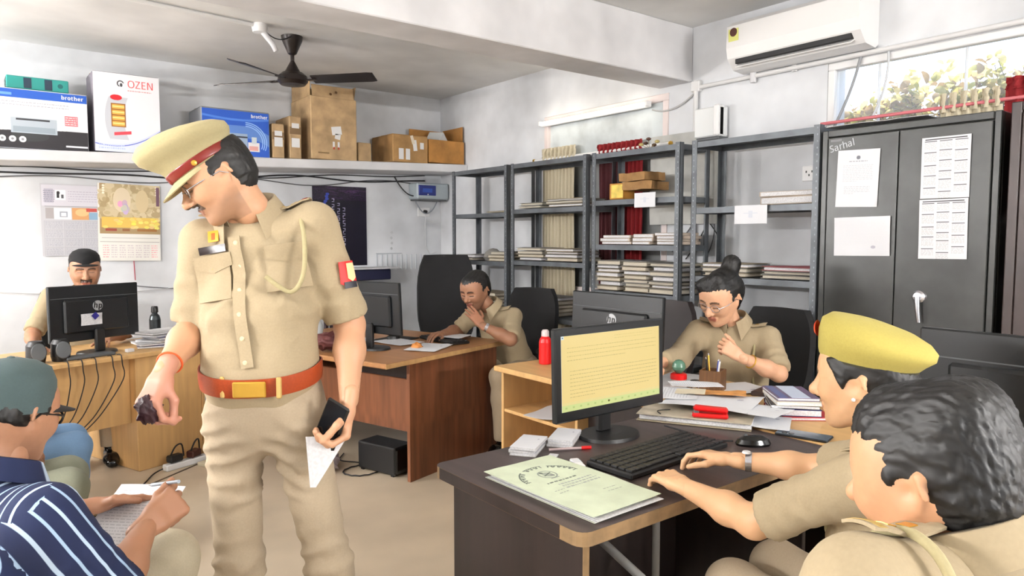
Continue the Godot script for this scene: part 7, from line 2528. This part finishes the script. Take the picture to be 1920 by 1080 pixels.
	var cap := obj("peaked_cap", cap_mesh(hx, [[0.05, 0.08, 0.1, 0.104, 0.0], [0.072, 0.081, 0.101, 0.106, 0.002], [0.09, 0.083, 0.101, 0.112, 0.01], [0.105, 0.098, 0.106, 0.128, 0.02], [0.122, 0.112, 0.113, 0.142, 0.026], [0.14, 0.113, 0.113, 0.142, 0.03], [0.153, 0.1, 0.098, 0.122, 0.03], [0.161, 0.066, 0.066, 0.08, 0.024], [0.164, 0.003, 0.003, 0.003, 0.0]], 48), M.khaki_cap, t)
	obj("strap", cap_mesh(hx, [[0.054, 0.0835, 0.1, 0.1085, 0.006], [0.057, 0.0855, 0.1, 0.1105, 0.006], [0.072, 0.0855, 0.1, 0.1115, 0.007], [0.075, 0.084, 0.1, 0.1095, 0.007]], 48), mat(Color(0.45, 0.1, 0.06), 0.3), cap)
	obj("peak", peak_mesh(hx, 0.056, 0.08, 0.104, 0.055, 0.022, 1.25, 0.012), M.khaki_cap, cap)
	for s in [-1, 1]:
		obj("strap_button", mb().lathe([[0, 0.006], [0.006, 0.004], [0.008, 0]], 10).mesh(), M.brass, cap, hx * Vector3(s * 0.083, 0.064, 0.03)).basis = frame(hx.basis.z, hx.basis.x * s, Vector3.ZERO).basis
	spectacles(t, P.hx, M.chrome)
	# orange thread round the wrist
	var w: Vector3 = P.J.wrR.lerp(P.J.elR, 0.16)
	var ax: Vector3 = (P.J.wrR - P.J.elR).normalized()
	var a1 := ax.cross(Vector3.UP).normalized()
	var a2 := ax.cross(a1)
	var ring := []
	for k in 25:
		ring.append(w + (a1 * cos(TAU * k / 24.0) + a2 * sin(TAU * k / 24.0)) * 0.0305)
	obj("wrist_thread", mb().tube(ring, 0.003, 6).mesh(), mat(Color(0.85, 0.35, 0.15), 0.7), t)
	# things held
	var T0 := t.transform
	var ph := obj("mobile_phone", mb().box(Vector3.ZERO, Vector3(0.075, 0.15, 0.011), 0.005).mesh(), M.black_gloss)
	tag(ph, "black mobile phone held in the officer's lowered hand", "phone")
	ph.transform = T0 * frame(Vector3(-0.35, 0.1, 0.93), Vector3(0.35, 0.9, 0.1), Vector3(0.225, 0.945, 0.105))
	var pp := mb()
	var g := []
	for r in 7:
		var ln := []
		for q in 7:
			var u := q / 6.0
			var v := r / 6.0
			var a := Vector3(0.165, 0.925, 0.118).lerp(Vector3(0.275, 0.93, 0.09), u)
			var b := Vector3(0.185, 0.80, 0.15).lerp(Vector3(0.2, 0.8, 0.15), u)
			ln.append(a.lerp(b, v) + Vector3(0, 0, 0.01 * sin(u * PI) * (1.0 - v)))
		g.append(ln)
	pp.sheet(g, 0.0016)
	var fp := obj("folded_paper", pp.mesh(), M.paper)
	fp.transform = T0
	tag(fp, "white folded paper hanging from the officer's lowered hand", "paper")
	var po := obj("small_pouch", crumple(0.028, 6, 1.2), mat(Color(0.2, 0.09, 0.12), 0.5))
	po.transform = T0 * Transform3D(Basis(), Vector3(-0.172, 1.03, 0.262))
	tag(po, "small dark maroon pouch in the officer's other hand", "pouch")

func sit(hip: Vector3, kx: float, ky: float, kz: float, ankle_z := 0.42) -> Dictionary:
	return {"hipL": [hip.x + 0.09, hip.y, hip.z], "hipR": [hip.x - 0.09, hip.y, hip.z], "knL": [hip.x + kx, ky, kz], "knR": [hip.x - kx, ky, kz], "anL": [hip.x + kx * 1.05, 0.1, ankle_z], "anR": [hip.x - kx * 1.05, 0.1, ankle_z]}
func joined(a: Dictionary, b: Dictionary) -> Dictionary:
	var c := a.duplicate()
	c.merge(b, true)
	return c

func cap_man() -> void:
	var im := blank(64, 8, Color(0.075, 0.125, 0.26))
	rect(im, 0, 0, 7, 8, Color(0.7, 0.78, 0.86))
	rect(im, 33, 0, 6, 8, Color(0.62, 0.72, 0.82))
	var sm := StandardMaterial3D.new()
	im.generate_mipmaps()
	sm.albedo_texture = tex(im)
	sm.roughness = 0.9
	var hip := Vector3(-0.02, 0.5, -0.06)
	var j := joined(sit(hip, 0.1, 0.56, 0.42), {"hip": [-0.02, 0.5, -0.06], "neck": [-0.02, 0.955, 0.045], "head": [0.0, 1.065, 0.09], "shL": [0.15, 0.91, 0.04], "shR": [-0.205, 0.9, 0.02],
		"elR": [-0.255, 0.71, 0.12], "wrR": [-0.17, 0.775, 0.275], "elL": [0.19, 0.7, 0.13], "wrL": [0.05, 0.79, 0.27],
		"knR": [-0.03, 0.6, 0.46], "knL": [0.18, 0.55, 0.43], "anR": [0.02, 0.1, 0.5], "anL": [0.2, 0.1, 0.4]})
	var P := person({"label": "seated man in a striped navy shirt and grey-green cap writing on a paper", "at": [0.0, -1.82], "turn": 2.09, "j": j, "face": [0.22, -0.26, 0.94], "skin": Color(0.66, 0.48, 0.37), "features": {"stubble": 0.2}, "hair": "cropped_hat", "cell": 0.009, "head_scale": 0.93,
		"sleeveR": 1.12, "sleeveL": 1.12, "shirt": sm, "stripes": true, "trousers": cloth_mat(Color(0.76, 0.72, 0.62)), "open": 0.3, "build": 0.95,
		"handR": {"dir": [-0.05, 0.35, 0.9], "back": [-0.75, 0.6, 0.1], "curl": PENGRIP, "thumb": [0.4, -0.3, 0.85], "thumb2": [0.15, -0.1, 0.95], "scale": 1.0},
		"handL": {"dir": [-0.35, -0.1, 0.9], "back": [0.4, 0.85, 0.2], "curl": FLAT, "thumb": [0.8, 0.1, 0.5], "scale": 1.0}})
	var t: Node3D = P.node
	var hx: Transform3D = P.hx
	var cm := cloth_mat(Color(0.27, 0.335, 0.34))
	hx = P.hx * Transform3D(Basis(Vector3.RIGHT, -0.12), Vector3(0, -0.008, 0))
	var cap := obj("cap", cap_mesh(hx, [[0.02, 0.083, 0.103, 0.102, 0.0], [0.05, 0.0855, 0.109, 0.104, 0.004], [0.085, 0.085, 0.108, 0.1, 0.008], [0.115, 0.074, 0.094, 0.087, 0.008], [0.132, 0.045, 0.055, 0.058, 0.005], [0.14, 0.02, 0.025, 0.025, 0.002], [0.142, 0.002, 0.002, 0.002, 0.0]], 40), cm, t)
	obj("peak", peak_mesh(hx, 0.032, 0.08, 0.1, 0.075, 0.02, 1.25, 0.012), mat(Color(0.09, 0.1, 0.11), 0.7), cap)
	obj("top_button", mb().lathe([[0, 0.006], [0.007, 0.004], [0.009, 0]], 10).mesh(), cm, cap, hx * Vector3(0, 0.142, -0.008))
	obj("cap_emblem", mb().box(Vector3.ZERO, Vector3(0.03, 0.014, 0.002), 0.001).mesh(), mat(Color(0.72, 0.76, 0.76), 0.5), cap, hx * Vector3(-0.0805, 0.052, -0.02)).basis = frame(hx.basis.x * -1.0, hx.basis.y, Vector3.ZERO).basis
	spectacles(t, P.hx, M.black, 0.0026)
	plastic_chair("dark plastic chair under the man in the striped shirt", P.node.transform * Vector3(-0.02, 0, -0.06), 2.09, mat(Color(0.16, 0.12, 0.12), 0.5)).position.y = -0.045
	# paper on his lap, pen in his hand
	var pap := obj("writing_paper", curled(0.17, 0.25, 0.006, 5).mesh(), page(5))
	pap.transform = P.node.transform * frame(Vector3(-0.15, 0.86, -0.32), Vector3(0.3, 0.3, 0.8), Vector3(-0.05, 0.752, 0.33))
	tag(pap, "white paper on the knee of the man in the striped shirt", "paper")
	var pen := thing("pen", "white ballpoint pen in the hand of the man in the striped shirt", "pen")
	pen.transform = P.node.transform
	obj("barrel", mb().tube([Vector3(-0.06, 0.825, 0.39), Vector3(-0.185, 0.86, 0.36)], 0.0045, 8).mesh(), mat(Color(0.62, 0.66, 0.7), 0.3), pen)
	obj("tip", mb().tube([Vector3(-0.06, 0.825, 0.39), Vector3(-0.045, 0.821, 0.393)], [0.004, 0.001], 8).mesh(), M.chrome, pen)

func beret_woman() -> void:
	var hip := Vector3(0.0, 0.5, -0.02)
	var j := joined(sit(hip, 0.1, 0.53, 0.42), {"hip": [0, 0.5, -0.02], "neck": [0, 0.975, 0.09], "head": [0, 1.11, 0.155], "shL": [0.165, 0.92, 0.085], "shR": [-0.165, 0.93, 0.1],
		"elL": [0.205, 0.775, 0.30], "wrL": [0.165, 0.785, 0.545], "elR": [-0.22, 0.80, 0.37], "wrR": [-0.1, 0.798, 0.57]})
	var P := person({"label": "woman in khaki uniform and yellowish beret typing at the dark desk", "at": [1.68, -0.66], "turn": PI, "j": j, "face": [0.2, -0.07, 0.97], "crown": [0, 1, 0.05], "skin": Color(0.83, 0.655, 0.5), "features": {"lip": Color(0.62, 0.32, 0.28)}, "hair": "woman_hat", "female": true, "cell": 0.009,
		"sleeve": 0.86, "shirt": M.khaki, "trousers": M.trouser, "open": 0.4,
		"handL": {"dir": [-0.3, -0.02, 0.95], "back": [0.1, 0.97, 0.05], "curl": TYPE, "scale": 0.95},
		"handR": {"dir": [0.25, 0.0, 0.97], "back": [-0.15, 0.95, 0.05], "curl": TYPE, "scale": 0.95},
		"shirt_creases": [[[0.17, 0.9, 0.12], [0.2, 0.8, 0.28], 0.1, 3.0, 0.008]]})
	var hx: Transform3D = P.hx
	var t: Node3D = P.node
	var bm := cloth_mat(Color(0.70, 0.645, 0.33))
	var cx := hx * Transform3D(Basis(Vector3.RIGHT, -0.14), Vector3(0, 0.002, 0))
	var b := obj("beret", cap_mesh(cx, [[0.05, 0.083, 0.106, 0.108, 0.006], [0.062, 0.089, 0.118, 0.111, 0.006], [0.08, 0.102, 0.136, 0.112, 0.01], [0.1, 0.104, 0.138, 0.113, 0.016], [0.12, 0.096, 0.124, 0.109, 0.02], [0.134, 0.075, 0.095, 0.092, 0.018], [0.141, 0.04, 0.05, 0.05, 0.01], [0.143, 0.003, 0.003, 0.003, 0.0]], 44), bm, t)
	obj("band", cap_mesh(cx, [[0.044, 0.0815, 0.104, 0.1045, 0.006], [0.055, 0.0835, 0.108, 0.1085, 0.006]], 44), mat(Color(0.2, 0.19, 0.12), 0.8), b)
	obj("cap_badge", mb().lathe([[0, 0.006], [0.014, 0.005], [0.02, 0.0]], 14).mesh(), mat(Color(0.8, 0.25, 0.12), 0.4), b, cx * Vector3(0.02, 0.112, 0.108)).basis = frame(hx.basis.y, hx.basis.z, Vector3.ZERO).basis
	obj("earring", mb().lathe([[0, -0.005], [0.004, -0.003], [0.005, 0], [0.004, 0.003], [0, 0.005]], 10).mesh(), mat(Color(0.9, 0.88, 0.85), 0.2), t, hx * Vector3(0.081, -0.03, 0.0))
	# watch on the right wrist, ring on the left hand
	var w: Vector3 = P.J.wrR.lerp(P.J.elR, 0.17)
	var ax: Vector3 = (P.J.wrR - P.J.elR).normalized()
	var a1 := ax.cross(Vector3.UP).normalized()
	var a2 := ax.cross(a1)
	var g := []
	for r in 2:
		var ln := []
		for k in 24:
			ln.append(w + ax * (r - 0.5) * 0.018 + (a1 * cos(TAU * k / 24.0) + a2 * sin(TAU * k / 24.0)) * 0.0285)
		g.append(ln)
	var wt := obj("wrist_watch", mb().sheet(g, 0.003, true).mesh(), M.chrome, t)
	obj("dial", mb().lathe([[0, 0.005], [0.011, 0.005], [0.013, 0.0]], 18).mesh(), M.white, wt, w + Vector3(0.012, 0.028, 0.0))
	var rg := []
	var rc := frame(Vector3(-0.3, -0.02, 0.95), Vector3(0.1, 0.97, 0.05), P.J.wrL + Vector3(-0.003, 0, 0.011), 0.95) * Vector3(0.0105, -0.004, 0.1)
	for k in 17:
		rg.append(rc + Vector3(cos(TAU * k / 16.0) * 0.0098, sin(TAU * k / 16.0) * 0.0098, 0))
	obj("finger_ring", mb().tube(rg, 0.0013, 6).mesh(), M.brass, t)
	epaulette(P, "L", M.khaki, [Color(0.3, 0.26, 0.16)], false)
	epaulette(P, "R", M.khaki, [Color(0.3, 0.26, 0.16)], false)
	rope(P, [P.J.shL + P.up * 0.03 - P.sx * 0.05, P.J.shL - P.up * 0.02 + P.fwd * 0.07 - P.sx * 0.04, P.J.shL - P.up * 0.12 + P.fwd * 0.12 - P.sx * 0.06, P.chest - P.up * 0.14 + P.fwd * 0.14 + P.sx * 0.03], M.khaki_cap)
	office_chair("black office chair of the woman in the beret", Vector3(1.68, 0, -0.62), PI, 0.42)
	# large dark monitor beside her
	monitor("large dark monitor seen from behind at the edge of the photo", Vector3(2.27, 0.7405, -0.62), PI / 2 - 0.03, 0.62, 0.37, 0.075, false, M.black_gloss, 0.012, 0.0)

func front_man() -> void:
	var hip := Vector3(0.0, 0.5, -0.02)
	var j := joined(sit(hip, 0.11, 0.53, 0.42), {"hip": [0, 0.5, -0.02], "neck": [-0.005, 1.075, 0.075], "head": [0.0, 1.15, 0.118], "shL": [0.175, 1.065, 0.1], "shR": [-0.19, 1.06, 0.06],
		"elL": [0.25, 0.73, 0.14], "wrL": [0.14, 0.64, 0.36], "elR": [-0.25, 0.73, 0.14], "wrR": [-0.12, 0.64, 0.36]})
	var P := person({"label": "dark-haired man in khaki uniform seen from behind at the lower corner", "at": [0.93, -0.25], "turn": 3.02, "j": j, "face": [0.1, -0.2, 0.97], "skin": Color(0.77, 0.58, 0.44), "features": {"stubble": 0.1}, "hair": "thick", "hair_color": Color(0.045, 0.042, 0.045), "cell": 0.009, "head_scale": 0.92,
		"sleeve": 0.9, "shirt": M.khaki, "trousers": M.trouser,
		"handL": {"dir": [-0.3, -0.3, 0.9], "back": [0.5, 0.85, 0.1], "curl": RELAX}, "handR": {"dir": [0.3, -0.3, 0.9], "back": [-0.5, 0.85, 0.1], "curl": RELAX}})
	epaulette(P, "L", M.khaki, [Color(0.66, 0.55, 0.3)], true)
	epaulette(P, "R", M.khaki, [Color(0.66, 0.55, 0.3)], true)
	var up: Vector3 = P.up
	rope(P, [P.J.shL + up * 0.045 - P.sx * 0.06 + P.fwd * 0.02, P.J.shL + up * 0.055 - P.sx * 0.06 - P.fwd * 0.03, P.J.shL + up * 0.02 - P.sx * 0.05 - P.fwd * 0.075, P.J.shL - up * 0.08 - P.sx * 0.03 - P.fwd * 0.1, P.J.shL - up * 0.16 + P.fwd * 0.0 + P.sx * 0.06], M.khaki_cap)
	var c := plastic_chair("dark plastic chair under the man seen from behind", P.node.transform * Vector3(0, 0, -0.02), 3.02, mat(Color(0.12, 0.12, 0.13), 0.5))
	c.position.y = -0.05

func chin_man() -> void:
	var hip := Vector3(0.0, 0.5, 0.02)
	var j := joined(sit(hip, 0.11, 0.53, 0.45), {"hip": [0, 0.5, 0.02], "neck": [-0.085, 0.965, 0.25], "head": [-0.155, 1.08, 0.325], "shL": [0.085, 0.91, 0.22], "shR": [-0.24, 0.91, 0.2],
		"elL": [0.17, 0.775, 0.42], "wrL": [0.0, 0.87, 0.50], "elR": [-0.33, 0.79, 0.28], "wrR": [-0.335, 0.79, 0.46]})
	var P := person({"label": "man in khaki uniform resting his chin on his hand behind the brown desk", "at": [3.19, -4.05], "turn": -1.15, "j": j, "face": [-0.12, -0.32, 0.94], "skin": Color(0.6, 0.43, 0.33), "features": {"stubble": 0.35}, "hair": "short", "far": true, "head_scale": 1.08,
		"sleeve": 0.9, "shirt": M.khaki, "trousers": M.trouser,
		"handL": {"dir": [-0.75, 0.65, -0.1], "back": [0.5, 0.5, 0.7], "curl": FLAT, "tint": Color(0.68, 0.46, 0.36)},
		"handR": {"dir": [-0.15, 0.0, 0.97], "back": [0.0, 0.97, 0.1], "curl": RELAX}})
	epaulette(P, "L", M.khaki, [], false)
	var w: Vector3 = P.J.wrL.lerp(P.J.elL, 0.15)
	var ax: Vector3 = (P.J.wrL - P.J.elL).normalized()
	var a1 := ax.cross(Vector3.UP).normalized()
	var a2 := ax.cross(a1)
	var g := []
	for r in 2:
		var ln := []
		for k in 20:
			ln.append(w + ax * (r - 0.5) * 0.02 + (a1 * cos(TAU * k / 20.0) + a2 * sin(TAU * k / 20.0)) * 0.031)
		g.append(ln)
	obj("wrist_watch", mb().sheet(g, 0.003, true).mesh(), M.chrome, P.node)
	pocket(P, P.chest - P.up * 0.12 + P.sx * 0.1, M.khaki)

func bun_woman() -> void:
	var hip := Vector3(0.08, 0.5, -0.06)
	var j := joined(sit(hip, 0.1, 0.53, 0.38), {"hip": [0.08, 0.5, -0.06], "neck": [0.075, 1.02, 0.045], "head": [0.028, 1.145, 0.11], "shL": [0.24, 0.955, 0.02], "shR": [-0.095, 0.965, 0.075],
		"elL": [0.325, 0.80, 0.15], "wrL": [0.2, 0.895, 0.34], "elR": [-0.11, 0.86, 0.31], "wrR": [-0.13, 0.86, 0.52]})
	var P := person({"label": "woman in khaki uniform with a high hair bun and spectacles looking down", "at": [3.12, -2.25], "turn": -1.25, "j": j, "face": [-0.3, -0.42, 0.86], "crown": [0.1, 1, 0], "skin": Color(0.84, 0.65, 0.52), "features": {"lip": Color(0.7, 0.32, 0.32)}, "hair": "bun", "female": true, "cell": 0.011, "head_scale": 1.1,
		"sleeveL": 0.9, "sleeveR": 1.8, "shirt": M.khaki, "trousers": M.trouser,
		"handL": {"dir": [-0.75, 0.55, 0.35], "back": [0.35, 0.3, 0.88], "curl": HOLD, "thumb": [0.5, -0.4, 0.75]},
		"handR": {"dir": [-0.1, -0.1, 0.98], "back": [-0.1, 0.97, 0.1], "curl": RELAX}})
	spectacles(P.node, P.hx, M.chrome, 0.0018)
	epaulette(P, "L", M.khaki, [], true)
	epaulette(P, "R", M.khaki, [], false)
	rope(P, [P.J.shL + P.up * 0.03 - P.sx * 0.06, P.J.shL - P.up * 0.03 + P.fwd * 0.08 - P.sx * 0.06, P.J.shL - P.up * 0.14 + P.fwd * 0.12 - P.sx * 0.07, P.J.shL - P.up * 0.24 + P.fwd * 0.13 - P.sx * 0.06], M.khaki_cap)
	var w: Vector3 = P.J.wrL.lerp(P.J.elL, 0.25)
	var ax: Vector3 = (P.J.wrL - P.J.elL).normalized()
	var a1 := ax.cross(Vector3.UP).normalized()
	var a2 := ax.cross(a1)
	var ring := []
	for k in 21:
		ring.append(w + (a1 * cos(TAU * k / 20.0) + a2 * sin(TAU * k / 20.0)) * 0.031)
	obj("bangle", mb().tube(ring, 0.003, 6).mesh(), M.brass, P.node)

func desk_man() -> void:
	var hip := Vector3(-0.07, 0.5, -0.06)
	var j := joined(sit(hip, 0.1, 0.53, 0.36), {"hip": [-0.07, 0.5, -0.06], "neck": [-0.068, 1.09, 0.0], "head": [-0.068, 1.222, 0.03], "shL": [0.135, 1.06, 0.0], "shR": [-0.27, 1.06, 0.0],
		"elL": [0.17, 0.8, 0.1], "wrL": [0.04, 0.79, 0.3], "elR": [-0.37, 0.83, 0.2], "wrR": [-0.36, 0.79, 0.42]})
	var P := person({"label": "man in khaki shirt and dark cap sitting behind the wide monitor", "at": [0.76, -5.62], "turn": -0.12, "j": j, "face": [0.05, -0.12, 0.99], "skin": Color(0.66, 0.48, 0.37), "features": {"moustache": true, "stubble": 0.25, "down": false}, "hair": "short_hat", "far": true, "head_scale": 1.12,
		"sleeve": 0.92, "shirt": M.khaki, "trousers": M.trouser,
		"handL": {"dir": [-0.2, -0.05, 0.97], "back": [0.1, 0.97, 0.0], "curl": TYPE}, "handR": {"dir": [0.2, -0.05, 0.97], "back": [-0.1, 0.97, 0.0], "curl": TYPE}})
	var hx: Transform3D = P.hx
	var cm := cloth_mat(Color(0.035, 0.04, 0.05))
	var cap := obj("cap", cap_mesh(hx, [[0.048, 0.081, 0.1, 0.1, 0.006], [0.07, 0.082, 0.101, 0.102, 0.008], [0.095, 0.077, 0.094, 0.096, 0.008], [0.118, 0.06, 0.075, 0.078, 0.006], [0.132, 0.03, 0.04, 0.04, 0.003], [0.135, 0.002, 0.002, 0.002, 0.0]], 36), cm, P.node)
	obj("peak", peak_mesh(hx, 0.054, 0.08, 0.1, 0.03, 0.008, 1.1, 0.01), cm, cap)

func visitors() -> void:
	var names := ["seated visitor in light blue jeans, mostly outside the photo", "seated visitor in grey-green trousers, mostly outside the photo"]
	var cols := [cloth_mat(Color(0.45, 0.58, 0.72)), cloth_mat(Color(0.52, 0.53, 0.46))]
	for k in 2:
		var at: Array = [[-0.06, -3.93], [-0.14, -3.37]][k]
		var hip := Vector3(0, 0.47, 0)
		var j := joined(sit(hip, 0.09, 0.475, 0.46, 0.42), {"hip": [0, 0.47, 0], "neck": [0, 1.0, -0.02], "head": [0, 1.13, 0.02], "shL": [0.18, 0.94, -0.02], "shR": [-0.18, 0.94, -0.02],
			"elL": [0.23, 0.7, 0.04], "wrL": [0.12, 0.64, 0.26], "elR": [-0.23, 0.7, 0.04], "wrR": [-0.12, 0.64, 0.26]})
		var P := person({"label": names[k], "at": at, "turn": PI / 2 - 0.1 * k, "j": j, "face": [0, -0.1, 1], "skin": Color(0.66, 0.48, 0.37), "hair": "short", "far": true, "cell": 0.014,
			"sleeve": 0.9, "shirt": cloth_mat([Color(0.75, 0.75, 0.72), Color(0.45, 0.5, 0.55)][k]), "trousers": cols[k],
			"handL": {"dir": [-0.3, -0.3, 0.9], "back": [0.5, 0.85, 0.1], "curl": RELAX}, "handR": {"dir": [0.3, -0.3, 0.9], "back": [-0.5, 0.85, 0.1], "curl": RELAX}})
		plastic_chair(["plastic chair under the visitor in blue jeans", "plastic chair under the visitor in grey-green trousers"][k], P.node.transform * Vector3(0, 0, 0), PI / 2, mat(Color(0.3, 0.2, 0.18), 0.5)).position.y = -0.05
